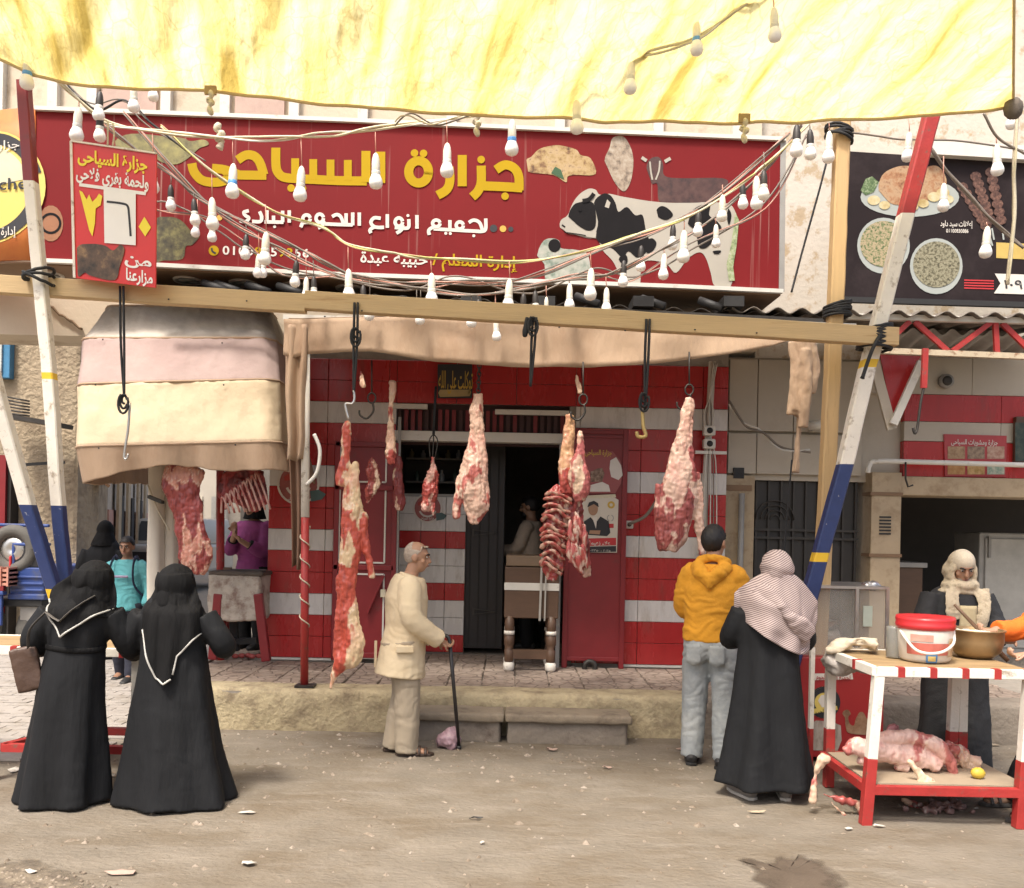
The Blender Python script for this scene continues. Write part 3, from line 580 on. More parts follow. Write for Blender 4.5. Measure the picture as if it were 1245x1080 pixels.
# ---- cupboard stand in the doorway
cb = thing('butcher_stand', P(646, 815, 8.55), 'brown wooden stand with white bands and turned legs in doorway', 'stand')
m_brown = M('brown_wood', (0.10, 0.055, 0.032), 0.45, 0.15, 5, 0.1, 30, stretch=(1, 1, 4))
CYB = 8.55; cx0, cx1 = XW(613, 740, CYB), XW(679, 740, CYB)
MB().box(cx0, cx1, CYB, CYB + 0.45, ZW(646, 752, CYB), ZW(646, 690, CYB)).build('cabinet', m_brown, cb, bevel=0.008)
MB().box(cx0 + 0.01, cx1 - 0.01, CYB + 0.01, CYB + 0.46, ZW(646, 689, CYB), ZW(646, 676, CYB)).build('top', M('stand_top', (0.20, 0.14, 0.09), 0.6), cb, bevel=0.01)
MB().box(cx0 - 0.004, cx1 + 0.004, CYB - 0.008, CYB + 0.02, ZW(646, 718, CYB), ZW(646, 709, CYB)).build('band', m_whitemetal, cb, bevel=0.003)
for px_ in (619, 670):
    x = XW(px_, 780, CYB)
    for yy in (CYB + 0.04, CYB + 0.40):
        hz = ZW(646, 752, CYB) - PZ; prof = [(0.03, 0), (0.048, 0.02), (0.05, 0.07), (0.035, 0.085), (0.045, 0.10), (0.045, 0.2), (0.03, 0.215), (0.05, 0.26), (0.05, 0.34), (0.03, 0.36), (0.046, 0.40), (0.046, hz + 0.02)]
        lg = MB().lathe((x, yy, PZ), prof, 14).build('leg', m_brown, cb)
        MB().lathe((x, yy, PZ), [(0.032, -0.002), (0.053, 0.018), (0.055, 0.072), (0.038, 0.088)], 14).build('foot', m_whitepaint, lg)
        MB().lathe((x, yy, PZ + 0.355), [(0.052, 0), (0.052, 0.035)], 14).build('band', m_whitepaint, lg)
MB().box(cx0 + 0.06, cx1 - 0.05, CYB + 0.02, CYB + 0.06, PZ + 0.12, PZ + 0.21).build('stretcher', m_brown, cb)
MB().bar(P(656, 755, CYB - 0.03), P(659, 678, CYB - 0.03), 0.02).bar(P(662, 755, CYB - 0.04), P(664, 690, CYB - 0.04), 0.014).build('steel_rod', m_steel, cb)
# jars on the dark shelves
for i in range(9):
    x = lerp(XO0 + 0.06, xi1 - 0.1, i / 8) + rnd.uniform(-.02, .02); z = ztop_i + (0.18 if i % 2 else 0.44); h = rnd.uniform(0.09, 0.15)
    o = MB().lathe((x, IY + 0.38, z), [(0.03, 0), (0.032, 0.01), (0.032, h * 0.6), (0.015, h * 0.75), (0.014, h)], 10).build('bottle', M('jar%d' % (i % 3), [(0.12, 0.1, 0.05), (0.04, 0.06, 0.05), (0.2, 0.2, 0.2)][i % 3], 0.25), None)
    tag(o, '%s dark bottle from the left on the %s shelf in recess' % (ORD[i // 2], 'lower' if i % 2 else 'upper'), 'bottle', 'bottles on the dark shelves')
# ================================================================== BIG RED SHOP SIGN
a = P(44, 230, 7.8); b_ = P(950, 260, 8.15)
SP = Plane((a.x, a.y), (b_.x, b_.y)); SU = SP.u
m_sign = M('sign_vinyl', (0.185, 0.013, 0.015), 0.6, 0.10, 1.2, 0.03, 6, spec=.15)
def _drips(m):
    N, L = m.node_tree.nodes, m.node_tree.links; b = N['Principled BSDF']; src = b.inputs['Base Color'].links[0].from_socket
    geo = N.new('ShaderNodeNewGeometry'); mp = N.new('ShaderNodeMapping'); mp.inputs['Scale'].default_value = (26, 26, 0.5); L.new(geo.outputs['Position'], mp.inputs[0])
    n1 = N.new('ShaderNodeTexNoise'); n1.inputs['Scale'].default_value = 1; n1.inputs['Detail'].default_value = 2; L.new(mp.outputs[0], n1.inputs[0])
    n2 = N.new('ShaderNodeTexNoise'); n2.inputs['Scale'].default_value = 1.1; n2.inputs['Detail'].default_value = 2; L.new(geo.outputs['Position'], n2.inputs[0])
    r1 = N.new('ShaderNodeMapRange'); r1.inputs[1].default_value = 0.62; r1.inputs[2].default_value = 0.74; L.new(n1.outputs[0], r1.inputs[0])
    r2 = N.new('ShaderNodeMapRange'); r2.inputs[1].default_value = 0.45; r2.inputs[2].default_value = 0.62; r2.inputs[4].default_value = 0.6; L.new(n2.outputs[0], r2.inputs[0])
    mu = N.new('ShaderNodeMath'); mu.operation = 'MULTIPLY'; L.new(r1.outputs[0], mu.inputs[0]); L.new(r2.outputs[0], mu.inputs[1])
    mx = N.new('ShaderNodeMix'); mx.data_type = 'RGBA'; L.new(mu.outputs[0], mx.inputs[0]); L.new(src, mx.inputs[6]); mx.inputs[7].default_value = (0.42, 0.26, 0.22, 1); L.new(mx.outputs[2], b.inputs['Base Color'])
_drips(m_sign)
sg = thing('shop_sign', SP(500, 340), 'long red shop sign with gold Arabic title and black white cow', 'shop sign')
front = [(44, 133), (420, 147.5), (820, 165), (953, 170.5), (950, 355), (820, 349), (400, 334), (188, 323), (44, 317)]
MB().prism([SP.at(x, y, 0) for x, y in front], SP.n * -0.12).build('panel', m_sign, sg)
# corner return, curving back into the side street
def ret(mb, x0px, y_t, y_b, off=0.0):
    pass
cT, cB = SP.at(44, 133, 0), SP.at(44, 317, 0)
def curve_pt(s, z):                                   # s metres along the bent part, to the left
    ang = min(s / 0.9, 1.0) * R(55); 
    x = 0; y = 0; n = 24
    for i in range(n):
        aa = min((s * (i + .5) / n) / 0.9, 1.0) * R(55); x -= math.cos(aa) * s / n; y += math.sin(aa) * s / n
    u = SU; w_ = -SP.n; p = cT + u * x + w_ * y; return V(p.x, p.y, z)
m_orange = M('orange_vinyl', (0.62, 0.20, 0.05), 0.35, 0.06, 1.5, 0.03, 6, col2=(0.50, 0.10, 0.04), c2scale=1.0, c2lo=0.5, c2hi=0.7)
MB().grid(lambda u, v: curve_pt(u * 2.4, lerp(cB.z, cT.z, v)), 26, 4).build('corner_panel', m_orange, sg, solid=0.03)
class CurvePlane:
    n = V(0, 0, 0)
    def at(s, x, y, off=0.0):                          # x: metres along, y: metres height
        p = curve_pt(x, y); q = curve_pt(x + 0.02, y); d = (q - p).normalized(); nn = V(-d.y, d.x, 0); nn = -nn if nn.y > 0 else nn; return p + nn * off
CPL = CurvePlane(); ecx, ecz, er = 0.40, (cB.z + cT.z) / 2 - 0.02, 0.50
def cdisc(r, off, name, mat, par, a0=0, a1=360, r0=0.0):
    mb = MB(); n = 40; K = 6
    mb.add([CPL.at(ecx + lerp(r0, r, k / K) * math.cos(R(lerp(a0, a1, i / n))), ecz + lerp(r0, r, k / K) * math.sin(R(lerp(a0, a1, i / n))), off) for i in range(n + 1) for k in range(K + 1)],
           [(i*(K+1)+k, i*(K+1)+k+1, (i+1)*(K+1)+k+1, (i+1)*(K+1)+k) for i in range(n) for k in range(K)])
    return mb.build(name, mat, par, fixn=False)
em = cdisc(er, 0.004 + 0.016, 'emblem', M('emblem_yellow', (0.70, 0.55, 0.14), 0.4, 0.08, 3, 0), sg)
cdisc(er * 0.96, 0.024, 'ring', m_ink, em, 15, 165, er * 0.76); cdisc(er * 0.96, 0.024, 'ring', m_ink, em, 195, 345, er * 0.76)
cdisc(er * 0.70, 0.023, 'field', M('emblem_cream', (0.62, 0.58, 0.40), 0.4, 0.08, 5, 0), em, 10, 170, 0.0)
class CT:                                             # text on the curved panel
    pass
def ctext(s, x_left, z, width, h, mat, raw=False, off=0.03, par=em, bold=0.015):
    mb = MB(); text(mb, s, V(0, 0, 0), V(1, 0, 0), V(0, 0, 1), width, h, bold, nrm=(0, 0, 0), raw=raw)
    mb.v = [CPL.at(x_left - p.x, z + p.z, off + 0.0004 * (i % 7)) for i, p in enumerate(mb.v)]; return mb.build('lettering', mat, par, fixn=False)
ctext('butcher', ecx + 0.18, ecz - 0.03, 0.62, 0.10, m_ink, True); ctext('جزارة', ecx - 0.02, ecz + 0.33, 0.26, 0.07, m_inkwhite)
ctext('إدارة المعلم', ecx + 0.1, ecz - 0.43, 0.36, 0.07, m_inkwhite)
# frame strips, soffit with round downlights
for pts in (((44, 133), (420, 147.5)), ((420, 147.5), (820, 165)), ((820, 165), (954, 170.5)), ((44, 317.5), (188, 323)), ((188, 323), (400, 334)), ((400, 334), (820, 349)), ((820, 349), (951, 355))):
    MB().bar(SP.at(*pts[0], 0.01), SP.at(*pts[1], 0.01), 0.05, 0.035).build('frame', m_whitemetal, sg)
MB().bar(SP.at(952, 170, 0.0), SP.at(950, 355, 0.0), 0.05, 0.02).build('frame', m_gray, sg)
sof = MB(); qa = [SP.at(x, y, -0.02) - V(0, 0, 0.02) for x, y in ((44, 317.5), (188, 323), (400, 334), (820, 349), (950, 355))]
sof.add([p for p in qa] + [p - SP.n * 0.75 - V(0, 0, 0.02) for p in qa], [(i, i + 1, i + 6, i + 5) for i in range(4)])
m_soffit = M('brown_soffit', (0.20, 0.12, 0.065), 0.6, 0.15, 3, 0.1, 20)
sofo = sof.build('soffit', m_soffit, sg, solid=0.02)
csof = MB().grid(lambda u, v: V(*(lambda p, c: (lerp(p.x, c.x, v), lerp(p.y, c.y, v), cB.z - 0.02))(curve_pt(u * 1.0, 0), qa[1] - SP.n * 0.75)), 16, 2).build('corner_soffit', m_soffit, sg, solid=0.02)
for x in (40, 117, 216, 286, 352, 420):
    base = interp([(40, 317), (188, 323), (400, 334), (820, 349)], x)[0]; c = SP.at(x, base, -0.30) - V(0, 0, 0.05)
    dl_ = MB().lathe(c, [(0.0, 0.012), (0.09, 0.012), (0.105, 0.0), (0.13, 0.0), (0.135, 0.02)], 20).build('downlight', M('lamp_trim', (0.45, 0.42, 0.36), 0.4), sg)
    MB().lathe(c - V(0, 0, 0.004), [(0.0, 0.004), (0.09, 0.006)], 18).build('lens', M('lamp_lens', (0.25, 0.26, 0.22), 0.3), dl_)
# --- title, drawn stroke by stroke
W1 = 11.0; O = 0.004
strokes = [[(289, 195), (299, 189), (309, 190), (316, 198), (321, 213)], [(324, 213.5), (300, 213.3), (286, 213)],
 [(292, 213.5), (283, 210), (272, 206.5), (258, 205)], [(273, 207), (279, 214), (272, 220.5), (258, 222), (245, 219), (236, 209), (233.5, 199)],
 [(335.5, 180), (335.5, 198), (337, 208), (343, 215), (352, 217)], [(350, 217), (380, 218.5), (412, 220), (446, 220.5)], [(359, 193), (359, 217)], [(381, 194), (381, 219)], [(402, 194.5), (402, 220)], [(423, 195), (423, 220)],
 [(445, 184), (445, 222)], [(463, 185), (463, 223)], [(509 + 12*math.cos(R(t)), 209.5 + 13.5*math.sin(R(t))) for t in range(0, 376, 15)],
 [(546, 203), (547, 220), (543, 231), (532, 238)], [(562, 189), (562, 227)], [(585, 202), (585, 222), (581, 233), (574, 240)], [(586, 226.5), (612, 227.5), (635, 229)], [(631, 232), (630.5, 215), (625, 205), (614, 201), (603, 207)]]
tb = MB()
for i, s in enumerate(strokes): ribbon(tb, s, W1 if i not in (6, 7, 8, 9) else 9.5, SP, O + 0.00025 * i)
for i, (x, y) in enumerate(((354, 229), (368, 229.5), (504, 186.5), (515, 187), (585, 194.5), (614, 239))): disc(tb, x, y, 4.6, SP, O + 0.0006 * i)
tb.build('title_lettering', M('gold_vinyl', (0.44, 0.29, 0.012), 0.6, 0.06, 2, 0, spec=.1), sg)
def loop(x, y, rx, ry, a0=0, a1=375): return [(x + rx*math.cos(R(t)), y + ry*math.sin(R(t))) for t in range(a0, a1, 25)]
sub = [[(590.5, 266), (590.5, 278), (587, 281.5), (578, 281.5)], [(582, 281.5), (560, 280.5), (527, 278.5)], [(570, 271), (576, 268), (583, 271), (586.5, 280)], loop(559, 274.5, 4.3, 4.3), [(547, 268), (547, 279)], loop(530.5, 272, 4.5, 4), [(528, 276), (521.5, 280), (522, 286)],
 [(507, 262), (507, 278.5)], [(497, 267), (497, 276), (493, 278), (480, 277)], loop(485, 270.5, 4.5, 5), [(490, 274), (488, 280), (482, 284)], [(471, 261), (471, 277.5)], [(467, 277), (456, 276.5), (451, 271), (455, 265.5), (463, 266)], [(455, 276.5), (450, 280), (451, 284)],
 [(437, 259), (437, 275)], [(429, 259), (429, 274.5)], [(429, 274), (410, 273.5), (390, 272.5)], [(421, 260), (421, 274)], [(404, 264), (410, 261.5), (415, 265), (418, 274)], loop(389, 266, 4.5, 5), [(394, 269), (392, 275), (387, 278)], loop(373, 266.5, 4.5, 4.5), [(378, 271.5), (369, 271.5), (366, 277)],
 [(352, 256.5), (352, 271.5)], [(344, 257), (344, 271)], [(345, 271), (322, 270.5)], [(333, 263), (333, 271)], [(325, 256.5), (325, 271)], [(316, 258), (318.5, 264), (317, 270), (307, 270)], [(303, 257), (297, 259), (299, 263), (303, 266), (299, 270.5), (292, 269)]]
sbs = [MB() for _ in range(4)]
for i, s in enumerate(sub): ribbon(sbs[0 if i < 7 else 1 if i < 14 else 2 if i < 23 else 3], s, 4.2, SP, O + 0.0004 * i)
for i, (x, y) in enumerate(((576, 287), (542, 284), (547.5, 284.3), (496, 262.5), (334, 276))): disc(sbs[0 if i < 3 else 1 if i == 3 else 3], x, y, 1.9, SP, O + 0.0004 * i, 10)
for sb in sbs: sb.build('subtitle_word', m_inkwhite, sg)
for x, y, r_ in ((600, 278, 4.6), (621, 279, 3.2), (278, 265.5, 4.5)): disc(MB(), x, y, r_, SP, O).build('dot', m_ink, sg)
for x, y, r_ in ((611.5, 278.5, 4), (267, 265, 3.5)): disc(MB(), x, y, r_, SP, O).build('dot', m_inkgold, sg)
uS = (SP.at(600, 320) - SP.at(460, 314.5)).normalized()
bb = MB(); text(bb, 'إدارة المعلم /', SP.at(526, 322, O), uS, uz, (SP.at(627, 322) - SP.at(526, 322)).length, 0.10, 0.02, nrm=SP.n); bb.build('small_lettering', M('gold_vinyl', (0.5, 0.3, 0.015)), sg)
bb = MB(); text(bb, 'حبيبه عبدة', SP.at(438, 319, O), uS, uz, (SP.at(520, 319) - SP.at(438, 319)).length, 0.10, 0.02, nrm=SP.n); bb.build('small_lettering', m_inkwhite, sg)
dg = '01008159356'
for ds, mt in (((0, 1, 2, 3, 5, 6, 9, 10), m_inkwhite), ((4, 7, 8), M('gold_vinyl', (0.5, 0.3, 0.015)))):
    bb = MB()
    for k in ds: text(bb, dg[k], SP.at(270.5 + k * 9.7, 309.5 + k * 0.35, O), uS, uz, 0.062, 0.075, 0.02, nrm=SP.n, raw=True)
    bb.build('phone_number', mt, sg)
bb = MB(); disc(bb, 260, 305, 6.2, SP, O); bb.build('phone_icon', M('gold_vinyl', (0.5, 0.3, 0.015)), sg)
bb = MB(); ribbon(bb, [(257.5, 302), (258.5, 306), (262.5, 308.5)], 2.2, SP, O + 0.002); bb.build('handset', m_ink, sg)
# --- printed animals and cuts of meat
m_cowwhite = M('print_cow_white', (0.42, 0.395, 0.34), 0.5, 0.07, 3, 0, spec=.1); m_cowblack = M('print_cow_black', (0.013, 0.012, 0.013), 0.6, 0.2, 6, 0, spec=.1)
cow = [(681, 277), (682, 268), (690, 262), (696, 248), (704, 237), (715, 230), (724, 231), (729, 237), (741, 236), (760, 240), (800, 246), (840, 247), (862, 246), (885, 248), (893, 256), (897, 272), (894, 300), (891, 325), (888, 348.5), (869, 348), (864, 332), (858, 314), (850, 307), (836, 315), (822, 332), (812, 323), (800, 318), (784, 318), (779, 330), (777, 346.5), (760, 346), (753, 334), (745, 318), (733, 305), (726, 291), (715, 290), (700, 286), (690, 284)]
flat(MB(), soft(cow), SP, 0.004).build('cow_print', m_cowwhite, sg)
pb = MB()
for i, p in enumerate(([(722, 247), (733, 236), (742, 238), (748, 247), (752, 258), (762, 252), (772, 262), (781, 262), (785, 280), (790, 300), (776, 314), (764, 306), (757, 314), (745, 303), (731, 297), (724, 288), (727, 270)], [(691, 264), (697, 250), (706, 246), (716, 245), (723, 251), (724, 275), (715, 281), (702, 274)],
   [(784, 296), (792, 290), (798, 296), (794, 305), (786, 308)], [(798, 256), (804, 251), (812, 254), (818, 262), (810, 268), (800, 264)], [(840, 258), (852, 250), (863, 250), (862, 262), (872, 270), (877, 279), (866, 282), (868, 291), (858, 302), (849, 300), (846, 282), (836, 272)], [(885, 254), (889, 262), (886, 274), (883, 262)], [(866, 306), (876, 305), (874, 309), (868, 309)], [(752, 316), (759, 309), (763, 316), (759, 326)])): flat(pb, soft(p), SP, 0.006 + 0.0004 * i)
pb.build('cow_patches', m_cowblack, sg)
bb = MB(); flat(bb, [(683, 278), (686, 268), (697, 274), (712, 281), (725, 283), (724, 290), (705, 287), (690, 284)], SP, 0.0095); flat(bb, [(735, 252), (738, 243), (742, 247), (740, 254)], SP, 0.0097); bb.build('cow_muzzle', m_cowwhite, sg)
bb = MB(); disc(bb, 705, 256, 1.8, SP, .011, 10); ribbon(bb, [(683, 274), (687, 277)], 2, SP, .011, smooth=False); ribbon(bb, [(722, 236), (716, 243), (708, 245)], 5, SP, .0112); ribbon(bb, [(686, 283), (700, 285), (712, 287)], 1.2, SP, .011); bb.build('cow_features', m_cowblack, sg)
bb = MB(); flat(bb, [(893, 258), (898, 268), (895, 300), (891, 325), (893, 342), (886, 342), (883, 322), (889, 296), (892, 272)], SP, 0.0105); bb.build('cow_tail', Mramp('print_tail', [(0.06, 0.10, 0.05), (0.30, 0.36, 0.18), (0.5, 0.5, 0.4)], 25), sg)
goat = [(786, 205), (790, 194), (800, 191), (806, 199), (808, 214), (830, 217), (878, 217), (884, 226), (866, 246), (840, 247), (815, 246), (801, 244), (799, 224), (792, 223)]
flat(MB(), soft(goat), SP, 0.0035).build('goat_print', Mramp('print_goat', [(0.02, 0.012, 0.012), (0.07, 0.03, 0.026), (0.10, 0.05, 0.04)], 12), sg)
bb = MB(); ribbon(bb, [(790, 197), (791, 208), (793, 219)], 2, SP, 0.007); ribbon(bb, [(802, 196), (801, 208), (797, 219)], 2, SP, 0.0075); ribbon(bb, [(786, 196), (780, 192)], 4, SP, 0.007); ribbon(bb, [(808, 197), (815, 193)], 4, SP, 0.007); bb.build('goat_stripes', m_cowwhite, sg)
flat(MB(), soft([(655, 303), (661, 293), (670, 290), (680, 293), (682, 302), (700, 304), (714, 309), (718, 330), (716, 344), (667, 343), (662, 322), (653, 311)]), SP, 0.0045).build('sheep_print', Mramp('print_sheep', [(0.10, 0.16, 0.12), (0.36, 0.38, 0.32), (0.5, 0.47, 0.42)], 9), sg)
bb = MB(); disc(bb, 674, 299, 7.5, SP, 0.007, ry=8); bb.build('sheep_face', m_cowblack, sg)
flat(MB(), soft([(640, 195), (646, 191), (655, 182), (668, 178), (680, 177), (700, 182), (706, 189), (718, 193), (724, 212), (700, 213), (690, 215), (688, 222), (672, 213), (642, 209)]), SP, 0.004).build('diced_meat_print', Mramp('print_diced', [(0.04, 0.015, 0.01), (0.22, 0.12, 0.05), (0.40, 0.28, 0.12), (0.46, 0.33, 0.18), (0.10, 0.05, 0.02)], 13), sg)
bb = MB(); flat(bb, [(670, 211), (675, 203), (682, 207), (686, 219)], SP, 0.007); bb.build('herb_print', M('print_green', (0.04, 0.10, 0.04), 0.4), sg)
flat(MB(), soft([(735, 196), (741, 180), (745, 168), (757, 166), (766, 178), (770, 196), (767, 220), (759, 233), (750, 226), (743, 214)]), SP, 0.004).build('lamb_cut_print', Mramp('print_cut', [(0.06, 0.04, 0.03), (0.34, 0.27, 0.20), (0.5, 0.44, 0.36)], 14), sg)
flat(MB(), soft([(188, 270), (203, 264), (220, 268), (235, 284), (243, 287), (234, 298), (226, 300), (222, 315), (200, 317), (188, 315)]), SP, 0.004).build('beef_cut_print', Mramp('print_beef', [(0.015, 0.012, 0.01), (0.08, 0.07, 0.03), (0.22, 0.20, 0.07)], 11), sg)
flat(MB(), soft([(140, 172), (160, 163), (200, 166), (222, 168), (232, 172), (248, 170), (254, 176), (242, 181), (230, 192), (215, 200), (198, 198), (186, 192), (160, 190), (142, 186)]), SP, 0.004).build('beef_cut_print', Mramp('print_green_beef', [(0.06, 0.05, 0.03), (0.20, 0.18, 0.07), (0.32, 0.29, 0.10)], 9), sg)
bb = MB(); disc(bb, 62, 272, 15, SP, 0.004, ry=22); bb.build('small_emblem', M('emblem_dim', (0.30, 0.13, 0.06), 0.4), sg); bb = MB(); ring(bb, 62, 272, 10, 13, SP, 0.006); bb.build('small_emblem_ring', m_cowblack, sg)

# ================================================================== PRICE BOARD
pc = P(139, 260, 6.35); pr = P(188, 262, 6.30); PB = Plane((P(90, 260, 6.4).x, 6.4), (pr.x, pr.y))
pbd = thing('price_board', PB(139, 348), 'small red price board with yellow Arabic numerals hung on string', 'sign')
m_bred = M('bright_red_vinyl', (0.62, 0.025, 0.02), 0.35, 0.06, 4, 0.03, 10); m_byel = M('bright_yellow_vinyl', (0.85, 0.68, 0.02), 0.4, 0.04, 5, 0)
MB().prism([PB.at(x, y, 0) for x, y in ((87, 172), (190, 187), (189, 350), (91, 338))], PB.n * -0.012).build('board', m_bred, pbd)
for p, q in (((87, 172), (190, 187)), ((87, 172), (91, 338))): MB().bar(PB.at(*p, 0.004), PB.at(*q, 0.004), 0.018, 0.012).build('edge', m_whitepaint, pbd)
uP = (PB.at(185, 205) - PB.at(93, 192)).normalized(); wP = lambda x0, x1: (PB.at(x1, 200) - PB.at(x0, 200)).length
bb = MB(); text(bb, 'جزارة السياحى', PB.at(95, 196, 0.005), uP, uz, wP(95, 181), 0.085, 0.035, nrm=PB.n)
bb.build('yellow_lettering', m_byel, pbd); bb = MB()
flat(bb, [(97, 232), (101, 234), (106, 243), (109, 237), (113, 246), (118, 241), (121, 236), (125, 239), (123, 250), (117, 254), (116, 272), (113, 288), (109, 280), (104, 260)], PB, 0.006)
bb.build('numeral', m_byel, pbd); flat(MB(), [(169, 276), (176, 264), (184, 277), (177, 288)], PB, 0.005).build('numeral', m_byel, pbd)
m_bwhite = M('white_vinyl', (0.82, 0.80, 0.76), 0.4, 0.03, 5, 0)
bb = MB(); text(bb, 'ولحمة بقرى فلاحى', PB.at(93, 217, 0.005), uP, uz, wP(93, 183), 0.085, 0.03, nrm=PB.n); bb.build('white_lettering', m_bwhite, pbd); bb = MB(); text(bb, 'من', PB.at(152, 320, 0.005), uP, uz, wP(152, 186), 0.075, 0.03, nrm=PB.n); bb.build('white_lettering', m_bwhite, pbd); bb = MB(); text(bb, 'مزارعنا', PB.at(153, 340, 0.005), uP, uz, wP(153, 187), 0.08, 0.03, nrm=PB.n)
bb.build('white_lettering', m_bwhite, pbd); bb = MB(); ribbon(bb, [(97, 225), (178, 236)], 4, PB, 0.006, smooth=False); bb.build('white_rule', m_bwhite, pbd)
sh = flat(MB(), [(127, 231), (166, 236), (166, 299), (128, 296)], PB, 0.010).build('paper_sheet', m_bwhite, pbd)
bb = MB(); ribbon(bb, [(131, 246), (148, 248), (156, 251), (158, 262), (160, 288)], 2.6, PB, 0.012); bb.build('handwritten_numeral', m_ink, pbd)
flat(MB(), soft([(94, 302), (110, 297), (128, 299), (138, 305), (147, 298), (152, 305), (146, 325), (140, 341), (112, 336), (104, 332), (95, 335)]), PB, 0.006).build('animal_print', Mramp('print_buffalo', [(0.02, 0.015, 0.01), (0.12, 0.07, 0.04), (0.45, 0.28, 0.12)], 7), pbd)
for x, y in ((131, 148), (137, 150)): MB().tube(catmull([P(x, y, 6.3), P(x + rnd.uniform(-3, 3), y + 14, 6.32), PB.at(x + 1, 178, 0.01)], 4), 0.007, 6).build('string', m_rope, pbd)

# ================================================================== TIMBER BEAM, POLES, POST
def pole(name, label, segs, Y0, Y1, w, cat='pole'):
    """segs: [(x, y, material)...] pixel waypoints; the material runs to the next waypoint"""
    y_a, y_b = segs[0][1], segs[-1][1]; Yf = lambda y: lerp(Y0, Y1, (y - y_a) / (y_b - y_a))
    t = thing(name, P(segs[-1][0], segs[-1][1], Y1), label, cat)
    for (x0, y0, mt), (x1, y1, _) in zip(segs, segs[1:]):
        A, B = P(x0, y0, Yf(y0)), P(x1, y1, Yf(y1)); mb = MB(); d = (B - A); n = max(2, int(d.length / 0.06)); s = V(1, 0, 0) * (w / 2); q = V(0, 1, 0) * (w / 2)
        mb.loft([[A + d * (i / n) + s * a_ * (1 + 0.05 * ns(A + d * (i / n), 7)) + q * b2 + V(0.004 * ns(A + d * (i / n), 5, 3), 0, 0) for a_, b2 in ((-1, -.8), (-.8, -1), (.8, -1), (1, -.8), (1, .8), (.8, 1), (-.8, 1), (-1, .8))] for i in range(n + 1)])
        o = mb.build({'white_paint': 'white_section', 'blue_paint': 'blue_section', 'yellow_paint': 'yellow_band', 'red_metal': 'red_section', 'red_paint': 'red_section', 'raw_wood_post': 'timber'}[mt.name], mt, t)
        o.data.polygons.foreach_set('use_smooth', [False] * len(o.data.polygons))
    return t
pole('awning_pole', 'white and blue painted pole with dark red top behind the two women', [(29, 100, m_redmetal), (38, 222, m_whitepaint), (60, 454, m_yellowpaint), (61, 462, m_whitepaint), (71, 615, m_bluepaint), (101, 925, None)], 6.42, 6.42, 0.082)
pole('awning_pole', 'steeply leaning white and blue pole at left edge above parked truck', [(-30, 380, m_whitepaint), (34, 614, m_bluepaint), (66, 716, m_yellowpaint), (70, 730, m_bluepaint), (126, 915, None)], 5.9, 6.5, 0.088)
pole('awning_pole', 'leaning pole with red top, white middle and blue foot at right', [(1133, 138, m_redpaint), (1101, 262, m_whitepaint), (1057, 438, m_yellowpaint), (1054, 448, m_whitepaint), (1027, 565, m_bluepaint), (998, 672, m_yellowpaint), (995, 683, m_bluepaint), (932, 922, None)], 6.6, 6.75, 0.108)
pole('timber_post', 'upright raw timber post left of the leaning red white blue pole', [(1024, 148, m_woodv), (1015, 390, m_woodv), (990, 893, None)], 6.95, 6.95, 0.108, 'post')
bm_ = thing('timber_beam', P(550, 395, 6.5), 'long raw timber beam lashed across the poles below the red sign', 'beam')
for (xa, ya, xb, yb, dy) in ((-120, 339, 372, 370, 0), (372, 366, 1090, 410.5, 0.0)):
    A, B = P(xa, ya, 6.5 + dy), P(xb, yb, 6.5 + dy); d = B - A; n = 40; mb = MB()
    mb.loft([[A + d * (i / n) + V(0, b2 * 0.045, a_ * 0.066 + 0.004 * ns(A + d * (i / n), 2.5)) for a_, b2 in ((-1, -.9), (-.93, -1), (.93, -1), (1, -.9), (1, .9), (.93, 1), (-.93, 1), (-1, .9))] for i in range(n + 1)])
    o = mb.build('timber', m_wood, bm_); o.data.polygons.foreach_set('use_smooth', [False] * len(o.data.polygons))
for x, y in ((205, 364), (395, 385), (440, 378), (680, 398), (760, 402), (845, 401), (920, 405), (300, 366)):
    MB().ell(P(x, y, 6.44), (0.008, 0.004, 0.006), 8, 5).build('nail', m_black, bm_)
def lashing(px, py, Y, label, n=7, rad=0.11, tail=True):
    t = thing('rope_lashing', P(px, py, Y), label, 'rope'); c = P(px, py, Y)
    for k in range(n):
        tilt = rnd.uniform(-0.5, 0.5); z = (k - n / 2) * 0.018
        MB().tube([c + V(rad * math.cos(a), rad * math.sin(a), z + tilt * 0.09 * math.cos(a) + 0.01 * ns((a, k, 0), 2)) for a in [2 * math.pi * i / 20 for i in range(21)]], 0.012, 6, False).build('loop', m_cordblack, t)
    if tail: MB().tube(catmull([c + V(0, -rad, 0), c + V(-.06, -rad - .02, -.1), c + V(-.09, -rad, -.2), c + V(-.13, -rad, -.33)], 5), [0.014] * 15 + [0.018], 6).build('tail', m_cordblack, t)
lashing(1063, 410, 6.58, 'black cord lashing the beam to the leaning right pole', 9, 0.12)
lashing(1018, 376, 6.95, 'black cord wound round timber post under the menu sign', 6, 0.10, False)
lashing(1020, 162, 6.95, 'black cord wound round the top of the timber post', 5, 0.10, False)
lashing(47, 335, 6.42, 'thin black cord tied round the white pole below the emblem', 3, 0.10, False)

